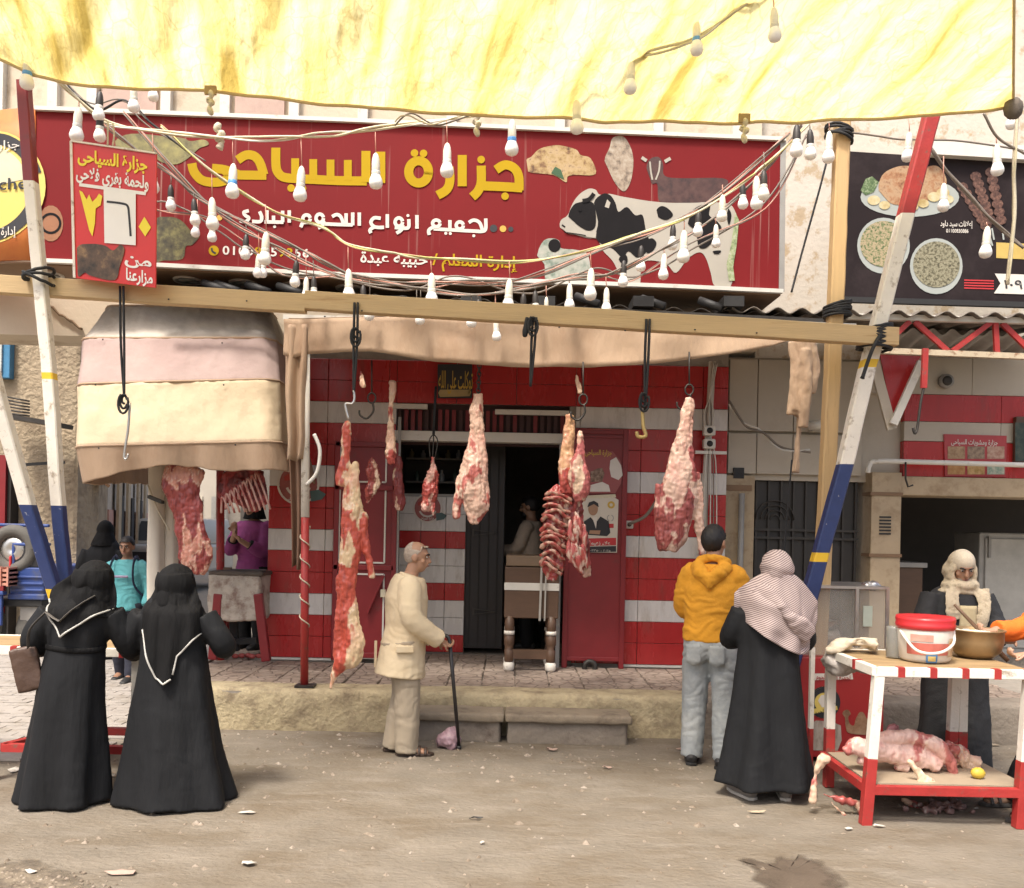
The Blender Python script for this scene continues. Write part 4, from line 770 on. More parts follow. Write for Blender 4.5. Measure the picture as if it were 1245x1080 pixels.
# ================================================================== YELLOW TARPAULIN
m_tarp, N, L, bs = nt('yellow_tarp')
geo = N.new('ShaderNodeNewGeometry'); nz = N.new('ShaderNodeTexNoise'); nz.inputs['Scale'].default_value = 0.8; nz.inputs['Detail'].default_value = 3; nz.inputs['Roughness'].default_value = 0.5
mp = N.new('ShaderNodeMapping'); mp.vector_type = 'TEXTURE'; mp.inputs['Rotation'].default_value = (0, 0, 0.26); mp.inputs['Scale'].default_value = (0.16, 1.5, 1); L.new(geo.outputs['Position'], mp.inputs[0]); L.new(mp.outputs[0], nz.inputs[0])
rp = N.new('ShaderNodeValToRGB'); e = rp.color_ramp.elements; e[0].position = 0.33; e[0].color = (0.52, 0.39, 0.10, 1); e[1].position = 0.58; e[1].color = (0.90, 0.84, 0.47, 1); q_ = e.new(0.43); q_.color = (0.80, 0.68, 0.27, 1); L.new(nz.outputs[0], rp.inputs[0])  # bright and golden light of the folds, painted into the colour as diagonal streaks
mpc = N.new('ShaderNodeMapping'); mpc.vector_type = 'TEXTURE'; mpc.inputs['Rotation'].default_value = (0, 0, .26); mpc.inputs['Scale'].default_value = (.28, .6, 1); L.new(geo.outputs['Position'], mpc.inputs[0])
vo = N.new('ShaderNodeTexVoronoi'); vo.feature = 'DISTANCE_TO_EDGE'; vo.inputs['Scale'].default_value = 2.4; dn = N.new('ShaderNodeTexNoise'); dn.inputs['Scale'].default_value = 4; dn.inputs['Detail'].default_value = 5; L.new(geo.outputs['Position'], dn.inputs[0])
ad = N.new('ShaderNodeVectorMath'); ad.operation = 'MULTIPLY_ADD'; ad.inputs[1].default_value = (.5, .5, .5); L.new(dn.outputs[1], ad.inputs[0]); L.new(mpc.outputs[0], ad.inputs[2]); L.new(ad.outputs[0], vo.inputs[0])
cr_ = N.new('ShaderNodeMapRange'); cr_.inputs[1].default_value = .0; cr_.inputs[2].default_value = .05; cr_.inputs[3].default_value = .38; cr_.inputs[4].default_value = 0; L.new(vo.outputs['Distance'], cr_.inputs[0])  # crease shade painted into the colour as thin darker lines
cm2 = N.new('ShaderNodeMix'); cm2.data_type = 'RGBA'; L.new(cr_.outputs[0], cm2.inputs[0]); L.new(rp.outputs[0], cm2.inputs[6]); cm2.inputs[7].default_value = (.52, .38, .10, 1)
class _o: outputs = [cm2.outputs[2]]
rp = _o
df = N.new('ShaderNodeBsdfDiffuse'); tl = N.new('ShaderNodeBsdfTranslucent'); mx = N.new('ShaderNodeMixShader'); mx.inputs[0].default_value = 0.72
L.new(rp.outputs[0], df.inputs[0]); L.new(rp.outputs[0], tl.inputs[0]); L.new(df.outputs[0], mx.inputs[1]); L.new(tl.outputs[0], mx.inputs[2]); L.new(mx.outputs[0], N['Material Output'].inputs[0])
nb = N.new('ShaderNodeTexNoise'); nb.inputs['Scale'].default_value = 3; nb.inputs['Detail'].default_value = 4; L.new(mpc.outputs[0], nb.inputs[0])
bp = N.new('ShaderNodeBump'); bp.inputs['Strength'].default_value = 0.8; bp.inputs['Distance'].default_value = 0.05; L.new(nb.outputs[0], bp.inputs['Height']); L.new(bp.outputs[0], df.inputs['Normal']); L.new(bp.outputs[0], tl.inputs['Normal'])
hem = [(-160, 20), (-60, 50), (0, 72), (40, 92), (110, 105), (250, 110), (400, 127), (580, 140), (740, 147), (905, 150), (1060, 145), (1190, 135), (1232, 130)]
def tarp(u, v):                                       # u along the hem, v away from it, up towards the street
    x = lerp(-160, 1232, u); y = interp([(a_, b2) for a_, b2 in hem], x)[0] + 1.2 * ns((u * 30, 0, 0)) * (1 - v)
    p = P(x, y, 6.2 + 0.1 * math.sin(u * 9)); q = p + V(-0.10 * (u - 0.3) * 2, -2.3, 0.62)
    q.x = lerp(p.x, p.x * 0.70, v) + 0.0; r = p.lerp(q, v); r.x = lerp(p.x, p.x * 0.625, v); hv = 0.15 + 0.85 * sstep(0, .16, v)
    s = p.x * 3.2 - v * 2.6 + 0.6 * ns((p.x, v * 2, 0), 1.2); amp = 0.12 * (0.35 + 0.65 * abs(ns((p.x * 0.8, v, 3), 1.0)) * 2)
    r.z += hv * (amp * (abs(math.sin(s * 1.5)) - 0.5) + 0.05 * ns((p.x * 2.2, v * 3, 1), 1.5) + 0.015 * fbm((p.x * 3, v * 8, 2), 2.2) - 0.12 * math.sin(math.pi * v) * 0.5); return r
tp = thing('tarpaulin', P(580, 140, 6.2), 'crumpled translucent yellow tarpaulin stretched overhead across the street', 'tarpaulin')
MB().grid(tarp, 220, 70).build('sheet', m_tarp, tp, fixn=False)
MB().tube([tarp(i / 160, 0) for i in range(161)], 0.014, 6).build('hem', M('tarp_hem', (0.62, 0.48, 0.24), 0.8, 0.1, 10, 0.2, 40), tp)
MB().tube([tarp(1, i / 40) for i in range(41)], 0.009, 6).build('hem', M('tarp_hem', (0.55, 0.42, 0.18)), tp)
for x, y in ((256, 110), (580, 136), (905, 144)):
    c = P(x, y, 6.16); MB().box(c.x - .04, c.x + .04, c.y - .01, c.y + .01, c.z - .03, c.z + .03).build('patch', M('tarp_patch', (0.35, 0.25, 0.12), 0.8), tp)
    MB().tube(catmull([c, c + V(.008, 0, -.04), c + V(-.012, .01, -.07), c + V(.014, -.01, -.085), c + V(-.004, 0, -.12), c + V(.012, 0, -.17)], 5), [.010 + .012 * abs(math.sin(i * .5)) for i in range(26)], 7).build('tie_knot', m_rope, tp)
c = P(1232, 132, 6.2); MB().ell(c, (0.07, 0.05, 0.08), 10, 7).build('tie_knot', M('dark_knot', (0.12, 0.10, 0.08), 0.9, 0.3, 30, 0.5, 60), tp)

# ================================================================== CANVAS AWNINGS
m_canvas = M('beige_canvas', (0.42, 0.30, 0.205), 0.9, 0.10, 3, 0.7, 7, dist=.03, col2=(0.34, 0.22, 0.14), c2scale=2.5, c2lo=0.5, c2hi=0.7, stretch=(1, 1, 0.4))
m_cream = M('cream_canvas', (0.62, 0.51, 0.355), 0.9, 0.07, 3, 0.6, 7, dist=.03, spec=.1, col2=(0.52, 0.40, 0.28), c2scale=2.2, c2lo=0.55, c2hi=0.75)
m_mauve = M('faded_mauve_canvas', (0.40, 0.31, 0.285), 0.9, 0.08, 2, 0.6, 7, dist=.03, spec=.1, col2=(0.36, 0.27, 0.25), c2scale=1.4, c2lo=0.42, c2hi=0.62)
m_greycanvas = M('grey_canvas', (0.54, 0.50, 0.44), 0.9, 0.08, 2, 0.6, 7, dist=.03, spec=.1, col2=(0.37, 0.33, 0.28), c2scale=1.4, c2lo=0.45, c2hi=0.62)
aw = thing('canvas_awning', P(660, 440, 7.55), 'beige canvas awning with sagging valance over the shop front', 'awning')
top = [(345, 388), (372, 388), (500, 384), (700, 392), (850, 398), (990, 398)]; bot = [(345, 432), (357, 436), (375, 430), (450, 427), (530, 440), (620, 446), (720, 447), (800, 442), (880, 432), (940, 421), (990, 404)]
def val(u, v):
    x = lerp(345, 990, u); p = P(x, lerp(interp(top, x)[0], interp(bot, x)[0], v), 7.5); p.y += 0.03 * ns((p.x * 2, v, 0), 1.5) + 0.02 * math.sin(p.x * 14) * v * (0.4 + abs(ns((p.x, 0, 3), 1))); return p
MB().grid(val, 140, 8).build('valance', m_canvas, aw, solid=0.006, fixn=False)
MB().grid(lambda u, v: (lambda p: V(p.x, lerp(7.52, 8.95, v), p.z + lerp(0.01, 0.28, v) + 0.05 * math.sin(math.pi * v) * ns((p.x, v, 1), 2)))(P(lerp(350, 985, u), interp(top, lerp(350, 985, u))[0], 7.5)), 60, 10).build('roof_cloth', m_canvas, aw, solid=0.006, fixn=False)
MB().bar(P(345, 386, 7.56), P(1000, 400, 7.56), 0.05, 0.04).build('rail', m_whitemetal, aw)
def drape(x0, x1, y0, y1, Y, seed, taper=0.6):
    def f(u, v):
        cxp = lerp((x0 + x1) / 2, (x0 + x1) / 2 + 4 * ns((v * 3, seed, 0)), v); w2 = (x1 - x0) / 2 * lerp(1, taper, v); p = P(cxp + (u * 2 - 1) * w2, lerp(y0, y1, v) + 5 * ns((u * 3, seed, 1)) * v, Y)
        p.y += 0.05 * math.sin(u * 11 + seed + v * 2) * (0.5 + 0.5 * v); return p
    return MB().grid(f, 24, 30)
drape(345, 374, 395, 560, 7.5, 1, 0.75).build('side_drape', m_canvas, aw, solid=0.005, fixn=False)
drape(352, 376, 400, 690, 7.65, 4, 0.7).build('side_drape', M('dark_canvas', (0.22, 0.13, 0.085), 0.85, 0.15, 4, 0.2, 50), aw, solid=0.005, fixn=False)
rg = thing('rag', P(975, 560, 7.3), 'pinkish beige cloth strip hanging beside the timber post', 'cloth')
_r = MB()
for x0_, y0_, y1_, w0, w1, d_ in ((966, 415, 505, 8, 9, 0), (975, 412, 500, 9, 11, -.03), (985, 414, 478, 7, 9, .02), (969, 430, 575, 6, 3, .03), (978, 425, 520, 7, 6, -.05)): _r.tube(catmull([P(x0_, y0_, 7.3 + d_), P(x0_ + 3, lerp(y0_, y1_, .5), 7.3 + d_), P(x0_ - 2, y1_, 7.3 + d_)], 6), [(lerp(w0, w1, math.sin(i / 12 * 2.6)) * .0068, .030) for i in range(13)], 10, ref=(0, 1, 0))
me = fuse(_r, .010, 3); displace(me, lambda p: .012 * fbm((p.x * 2.4, p.y * 2, p.z * .7), 9, 2)); place(me, 'folded_cloth', m_canvas, rg)
# thin support pole on the pavement, white above, red below, wound with wire
sp_ = thing('awning_support', P(370, 836, 7.54), 'thin pole, white above and red below, wrapped with wire before pillar', 'pole')
MB().tube([P(370, 838, 7.54), P(371, 629, 7.54)], 0.034, 12).build('red_section', m_redpaint, sp_); MB().tube([P(371, 629, 7.54), P(372, 392, 7.54)], 0.036, 12).build('white_section', m_whitepaint, sp_)
A, B = P(371, 640, 7.54), P(370, 770, 7.54)
MB().tube([A.lerp(B, i / 120) + V(0.04 * math.cos(i / 120 * 34), 0.04 * math.sin(i / 120 * 34), 0) for i in range(121)], 0.006, 5).build('wire', m_rope, sp_)
MB().tube(catmull([P(372, 590, 7.5), P(385, 575, 7.5), P(389, 548, 7.5), P(382, 528, 7.5)], 6), 0.016, 8).build('hose', m_whitemetal, sp_)
MB().box(P(370, 837, 7.54).x - .07, P(370, 837, 7.54).x + .09, 7.47, 7.6, PZ, PZ + 0.02).build('base_plate', m_iron, sp_)
# box awning over the corner: hooped frame dressed in faded canvas
ba = thing('hooped_awning', P(215, 585, 7.6), 'faded cream and mauve hooped canvas awning at the shop corner', 'awning')
hoops = [  # left x, right x, y, depth: front edge of each hoop
 (122, 322, 372, 8.35), (92, 331, 411, 8.0), (86, 335, 467, 7.72), (84, 337, 543, 7.55), (88, 344, 580, 7.53)]
def hoop(h, n=26, dip=0.0, rad=0.12):
    x0, x1, y, Y = h; A, B = P(x0, y, Y), P(x1, y - (x1 - x0) * 0.025 if y > 420 else y, Y); pts = []; back = 8.95
    for i in range(8): pts.append(V(lerp(A.x + 0.10, A.x, i / 7), lerp(back, Y + rad, i / 7), A.z + 0.02 * (1 - i / 7)))
    for i in range(1, n): 
        t = i / n; e2 = min(t, 1 - t) * (B.x - A.x); cy = rad * (1 - min(1, e2 / rad)) ** 2; pts.append(V(lerp(A.x, B.x, t), Y + cy, lerp(A.z, B.z, t) - dip * math.sin(math.pi * t)))
    for i in range(8): pts.append(V(lerp(B.x, B.x - 0.05, i / 7), lerp(Y + rad, back, i / 7), B.z + 0.02 * (i / 7)))
    return pts
mats_ = [m_greycanvas, m_mauve, m_cream, m_canvas]; HP = [hoop(h) for h in hoops]
for k in range(4):
    a_, b2 = HP[k], HP[k + 1]; n = len(a_); K = 12
    def f(u, v, a_=a_, b2=b2, n=n, k=k):
        i = min(int(u * (n - 1) + 1e-6), n - 2); t = u * (n - 1) - i; p = a_[i].lerp(a_[i+1], t).lerp(b2[i].lerp(b2[i+1], t), v)
        if k < 3: p.y += 0.016 * math.sin(math.pi * v) - 0.012 * ns(p, 5) - 0.008 * ns((p.x * 3, p.y, p.z + p.x * .8), 6, 2) - .004 * ns(p, 22)
        else: p.y += 0.03 * math.sin(u * 40) * v + 0.05 * v; p.z += (-0.06 * abs(math.sin(u * 7.3)) + 0.02 * ns(p, 6)) * v + 0.10 * v * math.sin(math.pi * min(1, max(0, (u - .15) / .75)))
        return p
    MB().grid(f, 126, 18).build(['canvas_grey', 'canvas_mauve', 'canvas_cream', 'valance'][k], mats_[k], ba, solid=0.006, fixn=False)
for k in range(4): MB().tube(HP[k], 0.012, 6).build('hoop', m_canvas, ba)
for (x, y, Y) in ((120, 545, 7.5), (286, 541, 7.5), (272, 468, 7.68), (116, 468, 7.68), (125, 413, 7.95), (270, 417, 7.95)): MB().ell(P(x, y, Y), (.008, .004, .008), 8, 5).build('stud', m_black, ba)
# dark iron ledge and corrugated sheets between sign and awning
ld = thing('awning_bracket', P(560, 385, 7.9), 'dark iron bracket and sheet roofing tucked under the red sign', 'bracket')
A, B = P(150, 348, 7.9), P(1010, 385, 7.9)
def corr(A, B, d, n, amp, mb=None):
    mb = mb or MB(); return mb.grid(lambda u, v: A.lerp(B, u) + V(0, d[1] * v, d[2] * v + amp * math.sin(u * n * 2 * math.pi)), n * 8, 2)
corr(A, B, V(0, 1.0, 0.14), 26, 0.022).build('roof_sheet', M('rusty_dark_sheet', (0.06, 0.05, 0.042), 0.8, 0.3, 3, 0.2, 20, col2=(0.12, 0.10, 0.08), c2scale=4), ld, solid=0.006, fixn=False)
for i, x in enumerate((248, 262, 300, 338, 700, 780, 850)): MB().tube([P(x, 342 + (x - 190) * .035, 7.95), P(x + 28, 352 + (x - 190) * .035, 7.85)], 0.035, 8).build('strut', m_black, ld)
MB().bar(P(180, 352, 7.86), P(1000, 392, 7.86), 0.06, 0.05).build('angle_iron', m_iron, ld); MB().bar(P(190, 362, 7.75), P(1040, 397, 7.75), 0.045, 0.04).build('angle_iron', m_gray, ld)
for x in (470, 560, 650, 770, 880): MB().box(P(x, 370, 7.8).x, P(x, 370, 7.8).x + 0.18, 7.8, 8.3, P(x, 372, 7.8).z, P(x, 372, 7.8).z + 0.09).build('box_light', m_black, ld)
# ================================================================== RIGHT-HAND NEIGHBOUR
NY = 9.15
nb_ = thing('neighbour_shop', (4.6, 9.5, 0), 'weathered neighbouring shop front with stone pillar and dark opening', 'shop')
m_stone = M('beige_stone', (0.40, 0.31, 0.20), 0.6, 0.10, 5, 0.2, 30, col2=(0.27, 0.19, 0.11), c2scale=6, c2lo=0.5, c2hi=0.7)
m_panel = M('cream_panel', (0.47, 0.42, 0.34), 0.5, 0.06, 2, 0.1, 20, col2=(0.40, 0.34, 0.26), c2scale=2.4, c2lo=0.55, c2hi=0.75)
m_peel = M('peeling_plaster', (0.60, 0.55, 0.47), 0.9, 0.06, 3, 0.5, 20, col2=(0.46, 0.36, 0.24), c2scale=4.5, c2lo=0.52, c2hi=0.6)
x0 = XR + 0.02; x9 = 8.0
nw = MB(); nw.box(XR + 0.32, x9, 9.2, 9.6, 3.55, 9.0).build('upper_wall', m_peel, nb_)
MB().box(x0, x9, NY + 0.06, 9.7, ZW(1000, 585, NY), 3.55).build('wall', m_panel, nb_)
# cladding panels left of the gate
xs = [886, 921, 965, 1049]
for a_, b2 in zip(xs, xs[1:]):
    for y0, y1 in ((438, 525), (528, 577)):
        MB().box(XW(a_, 500, NY) + .004, XW(b2, 500, NY) - .004, NY, NY + 0.05, ZW(960, y1, NY), ZW(960, y0, NY)).build('panel', m_panel, nb_, bevel=0.004)
MB().box(x0, XW(916, 650, NY), NY - 0.02, 9.6, PZ, ZW(900, 578, NY)).build('pier', m_stone, nb_, bevel=0.01)
MB().box(XW(891, 575, NY), XW(904, 575, NY), NY - 0.026, NY, ZW(897, 582, NY), ZW(897, 569, NY)).build('meter_hole', m_black, nb_)
MB().box(x0, XW(912, 650, NY), NY - 0.03, NY - 0.01, ZW(900, 597, NY), ZW(900, 590, NY)).build('pier_band', m_soffit, nb_)
MB().tube([P(902, 600, NY - .08), P(897, 800, NY - .08)], 0.03, 8).build('pipe', m_gray, nb_)
# iron gate
gt = MB().box(XW(918, 650, NY), XW(1047, 650, NY), NY + 0.12, NY + 0.15, PZ, ZW(980, 578, NY)).build('gate', M('gate_sheet', (0.03, 0.027, 0.024), 0.5, 0.2, 4, 0.1, 20), nb_)
for i in range(9): x = lerp(XW(922, 650, NY), XW(1044, 650, NY), i / 8); MB().bar(V(x, NY + .10, PZ), V(x, NY + .10, ZW(980, 580, NY)), 0.022).build('gate_bar', m_iron, gt)
for yy in (582, 645, 655, 720, 800): MB().bar(V(XW(918, 650, NY), NY + .09, ZW(980, yy, NY)), V(XW(1047, 650, NY), NY + .09, ZW(980, yy, NY)), 0.025).build('gate_rail', m_iron, gt)
for k in range(5): MB().tube([P(942, 632, NY + .08) + V(0.05 * k * math.cos(t), 0, 0.05 * k * math.sin(t)) for t in [math.pi * i / 12 for i in range(13)]], 0.008, 5).build('gate_scroll', m_iron, gt)
MB().box(P(1020, 605, NY).x - .03, P(1020, 605, NY).x + .03, NY + .06, NY + .08, P(1020, 622, NY).z, P(1020, 608, NY).z).build('notice', m_inkred, gt)
# stone pillar, lintel, opening
pl_ = MB().box(XW(1053, 700, NY), XW(1089, 700, NY), NY - 0.10, 9.6, PZ, ZW(1070, 575, NY)).build('pillar', m_stone, nb_, bevel=0.008)
for yy in (600, 674): MB().box(XW(1051, 700, NY), XW(1090, 700, NY), NY - 0.115, NY + .1, ZW(1070, yy + 3, NY), ZW(1070, yy - 1, NY)).build('band', m_soffit, pl_)
for k in range(6): MB().box(XW(1064, 640, NY), XW(1078, 640, NY), NY - .108, NY - .09, ZW(1070, 630 + k * 4, NY), ZW(1070, 628 + k * 4, NY)).build('vent_slot', m_black, pl_)
MB().box(XW(1090, 590, NY), x9, NY - 0.08, 9.6, ZW(1160, 604, NY), ZW(1160, 581, NY)).build('lintel', m_stone, nb_, bevel=0.01)
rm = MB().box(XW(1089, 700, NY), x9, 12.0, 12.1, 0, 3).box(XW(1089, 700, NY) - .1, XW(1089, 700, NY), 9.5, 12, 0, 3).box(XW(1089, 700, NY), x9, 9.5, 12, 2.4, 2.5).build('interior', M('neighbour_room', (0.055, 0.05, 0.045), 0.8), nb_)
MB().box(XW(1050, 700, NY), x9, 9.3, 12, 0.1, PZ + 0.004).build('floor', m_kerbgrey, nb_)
fr = thing('refrigerator', P(1225, 815, 10.4), 'tall pale refrigerator inside the dark neighbouring shop', 'refrigerator')
MB().box(XW(1190, 700, 10.4), XW(1262, 700, 10.4), 10.4, 11.0, PZ, ZW(1220, 648, 10.4)).build('cabinet', M('fridge_white', (0.42, 0.41, 0.38), 0.4), fr, bevel=0.02)
MB().box(XW(1196, 700, 10.4), XW(1262, 700, 10.4), 10.37, 10.4, PZ + .1, ZW(1220, 655, 10.4)).build('door', M('fridge_door', (0.48, 0.47, 0.43), 0.4), fr, bevel=0.01)
MB().box(XW(1201, 700, 10.35), XW(1204, 700, 10.35), 10.34, 10.38, 1.5, 1.75).build('handle', m_gray, fr)
ct = thing('counter', P(1115, 800, 9.9), 'dark narrow counter against the inside wall of neighbouring shop', 'counter')
MB().box(XW(1092, 700, 9.9), XW(1122, 700, 9.9), 9.9, 10.6, PZ, ZW(1105, 690, 9.9)).build('body', m_brown, ct, bevel=.01); MB().box(XW(1090, 700, 9.9), XW(1126, 700, 9.9), 9.87, 10.62, ZW(1105, 690, 9.9), ZW(1105, 684, 9.9)).build('top', m_gray, ct, bevel=.006)
# red and white bands above the lintel, menu board, picture, pipe
for y0, y1, mt in ((436, 481, m_panel), (481, 514, m_redtile), (514, 538, m_panel), (538, 581, m_redtile)):
    n = 4; xa = XW(1098 if y0 > 450 else 1050, 500, NY)
    for i in range(n): MB().box(lerp(xa, x9, i / n) + .002, lerp(xa, x9, (i + 1) / n) - .002, NY - 0.03, NY + 0.06, ZW(1170, y1, NY) + .002, ZW(1170, y0, NY) - .002).build('facing_panel', mt, nb_, bevel=0.003)
NP2 = Plane((0, NY - 0.05), (1, NY - 0.05))
mn = thing('menu_board', NP2(1187, 580), 'small red menu board with six food pictures on neighbouring wall', 'sign')
MB().prism([NP2.at(x, y) for x, y in ((1148, 528), (1224, 530), (1223, 580), (1149, 579))], (0, 0.02, 0)).build('board', M('menu_red', (0.40, 0.05, 0.055), 0.4), mn)
fcols = [[(0.2, 0.1, 0.05), (0.5, 0.35, 0.2)], [(0.12, 0.07, 0.05), (0.4, 0.3, 0.2)], [(0.3, 0.12, 0.08), (0.55, 0.4, 0.3)], [(0.35, 0.15, 0.05), (0.55, 0.35, 0.15)], [(0.3, 0.2, 0.05), (0.6, 0.4, 0.2)], [(0.1, 0.25, 0.2), (0.6, 0.6, 0.5)]]
for i in range(6):
    xx, yy = 1152 + (i % 3) * 24, 543 + (i // 3) * 19
    flat(MB(), [(xx, yy), (xx + 21, yy), (xx + 21, yy + 15), (xx, yy + 15)], NP2, 0.004).build('food_picture', Mramp('food%d' % i, [fcols[i][0], mixc(fcols[i][0], fcols[i][1], .5), fcols[i][1]], 22), mn)
bb = MB(); text(bb, 'جزارة ومشويات السياحى', NP2.at(1156, 540, .004), ux, uz, 0.48, 0.05, 0.015); bb.build('lettering', m_inkwhite, mn)
pf = thing('picture_frame', NP2(1240, 565), 'dark framed picture at the right edge of neighbouring wall', 'picture')
MB().box(XW(1229, 540, NY), XW(1275, 540, NY), NY - .09, NY - .03, ZW(1240, 566, NY), ZW(1240, 508, NY)).build('frame', m_brown, pf, bevel=.008)
flat(MB(), [(1234, 514), (1270, 514), (1270, 561), (1234, 561)], Plane((0, NY - .092), (1, NY - .092)), 0.003).build('print', Mramp('dark_print', [(0.01, 0.02, 0.015), (0.03, 0.05, 0.04), (0.12, 0.12, 0.08)], 9), pf)
pp = thing('wall_pipe', P(1150, 563, 8.95), 'pale painted water pipe running along the neighbouring shop', 'pipe')
MB().tube(catmull([P(1055, 575, 8.95), P(1057, 566, 8.95), P(1066, 561, 8.95), P(1120, 562, 8.95), P(1260, 566, 8.95)], 6), 0.026, 10).build('pipe_run', m_whitemetal, pp)
MB().tube([P(1101, 562, 8.93), P(1101, 582, 8.93), P(1104, 592, 8.93), P(1110, 590, 8.93)], 0.01, 6).build('hook', m_iron, pp)
# red gusset and white brace beneath the truss
gs = thing('gusset_panel', P(1095, 520, 8.3), 'red triangular sheet with white braces under the neighbour truss', 'panel')
MB().prism([P(x, y, 8.4) for x, y in ((1070, 430), (1120, 432), (1086, 512))], (0, 0.02, 0)).build('sheet', m_redtile, gs)
MB().bar(P(1062, 440, 8.35), P(1084, 522, 8.35), 0.09, 0.04, up=(0, 1, 0)).build('brace', m_panel, gs); MB().bar(P(1120, 440, 8.3), P(1086, 516, 8.3), 0.07, 0.04, up=(0, 1, 0)).build('brace', m_whitemetal, gs)
# truss and corrugated roof
trs = thing('roof_truss', P(1150, 435, 7.95), 'red and white steel truss carrying the neighbour corrugated roof', 'truss')
TY = 7.95
MB().bar(P(1030, 385, TY), P(1300, 392, TY), 0.055, 0.05).build('top_chord', m_whitemetal, trs); MB().bar(P(1050, 426, TY), P(1300, 436, TY), 0.055, 0.05).build('bottom_chord', M('rusty_cream', (0.5, 0.42, 0.3), 0.7, 0.12, 12, 0.2, 50, col2=(0.25, 0.13, 0.07), c2scale=14, c2lo=.55, c2hi=.65), trs)
for a_, b2 in (((1075, 420), (1106, 391)), ((1112, 391), (1152, 427)), ((1158, 427), (1205, 392)), ((1210, 392), (1212, 429)), ((1218, 393), (1258, 432))):
    MB().bar(P(*a_, TY), P(*b2, TY), 0.045, 0.03, up=(0, 1, 0)).build('diagonal', m_redpaint, trs)
cr = thing('corrugated_roof', P(1130, 380, 7.9), 'dark corrugated sheet roof edge below the black menu sign', 'roof')
corr(P(880, 376, 7.85), P(1320, 386, 7.85), V(0, 1.3, 0.12), 15, 0.026).build('sheet', M('old_sheet', (0.13, 0.11, 0.09), 0.8, 0.25, 3, 0.2, 20, col2=(0.22, 0.20, 0.17), c2scale=5), cr, solid=0.008, fixn=False)
corr(P(1080, 402, 8.5), P(1320, 408, 8.5), V(0, 0.5, -0.1), 10, 0.03).build('lower_sheet', m_gray, cr, solid=0.006, fixn=False)
# hanging red hook with pulley
hk = thing('meat_hook', P(1123, 480, 7.9), 'red painted hanging hook below the neighbour truss', 'hook')
MB().bar(P(1125, 424, 7.9), P(1123, 472, 7.9), 0.05, 0.03).build('shank', m_redpaint, hk); MB().tube(catmull([P(1123, 472, 7.9), P(1120, 486, 7.9), P(1118, 500, 7.9), P(1115, 522, 7.9), P(1112, 527, 7.9), P(1110, 520, 7.9)], 5), 0.012, 7).build('crook', m_iron, hk)
cm = thing('security_camera', P(990, 523, 9.05), 'small white security camera on neighbour wall by timber post', 'camera')
MB().tube([P(983, 518, 9.0), P(1003, 516, 8.95)], 0.045, 12).build('housing', m_whitemetal, cm); MB().tube([P(1003, 516, 8.95), P(1006, 516, 8.945)], 0.04, 12).build('lens', m_black, cm); MB().bar(P(988, 520, 9.0), P(984, 524, 9.15), 0.02).build('bracket', m_gray, cm)
mtr = thing('pressure_gauge', P(1152, 472, 9.1), 'round grey gauge fixed on the white wall below the truss', 'gauge')
MB().lathe(P(1152, 463, 9.05), [(0.0, 0.0), (0.07, 0.0), (0.075, 0.05)], 16, (0, 1, 0)).build('dial', m_gray, mtr); MB().lathe(P(1152, 463, 9.045), [(0.02, 0.0), (0.05, 0.0), (0.05, 0.01)], 16, (0, 1, 0)).build('ring', m_iron, mtr)

# ================================================================== BLACK MENU SIGN
MS = Plane((2, 8.3), (6, 8.3))
ms = thing('restaurant_sign', MS(1140, 366), 'black restaurant sign with roast chicken, salads and skewers', 'shop sign')
m_msblack = M('black_vinyl', (0.022, 0.016, 0.017), 0.6, 0.15, 2, 0.02, 8, col2=(0.035, 0.026, 0.027), c2scale=1.5, spec=.12)
MB().prism([MS.at(x, y) for x, y in ((1031, 184), (1330, 203), (1330, 372), (1026, 362))], (0, 0.15, 0)).build('panel', m_msblack, ms)
MB().bar(MS.at(1125, 183, 0), MS.at(1330, 195, 0), 0.16, 0.13).build('top_strip', m_whitemetal, ms)
MB().bar(MS.at(1026, 365, .01), MS.at(1330, 374, .01), 0.05, 0.05).build('frame', m_black, ms)
m_plate = M('print_plate', (0.36, 0.39, 0.37), 0.6, 0.05, 6, 0, spec=.1); O2 = 0.004
b = MB(); disc(b, 1106, 240, 60, MS, O2, 30, 24); b.build('platter', m_plate, ms)
b = MB(); flat(b, soft([(1068, 232), (1072, 214), (1085, 205), (1100, 202), (1120, 204), (1138, 202), (1148, 212), (1150, 225), (1140, 238), (1120, 247), (1095, 250), (1080, 246)]), MS, O2 + .003); b.build('chicken_print', Mramp('print_chicken', [(0.14, 0.05, 0.02), (0.34, 0.17, 0.08), (0.42, 0.28, 0.16), (0.22, 0.10, 0.05)], 13), ms)
for i, (x, y, r) in enumerate(((1062, 244, 8), (1075, 250, 7), (1135, 240, 8), (1146, 235, 8), (1122, 248, 7), (1152, 243, 7), (1110, 252, 6))): disc(MB(), x, y, r, MS, O2 + .005 + i * .0004, 12, r * .75).build('potato_print', Mramp('print_potato', [(0.35, 0.24, 0.08), (0.5, 0.42, 0.22), (0.6, 0.55, 0.38)], 9), ms)
b = MB(); flat(b, [(1046, 232), (1052, 218), (1060, 215), (1068, 222), (1062, 234), (1052, 238)], MS, O2 + .004); b.build('parsley_print', Mramp('print_parsley', [(0.02, 0.05, 0.02), (0.10, 0.16, 0.06), (0.4, 0.45, 0.3)], 28), ms)
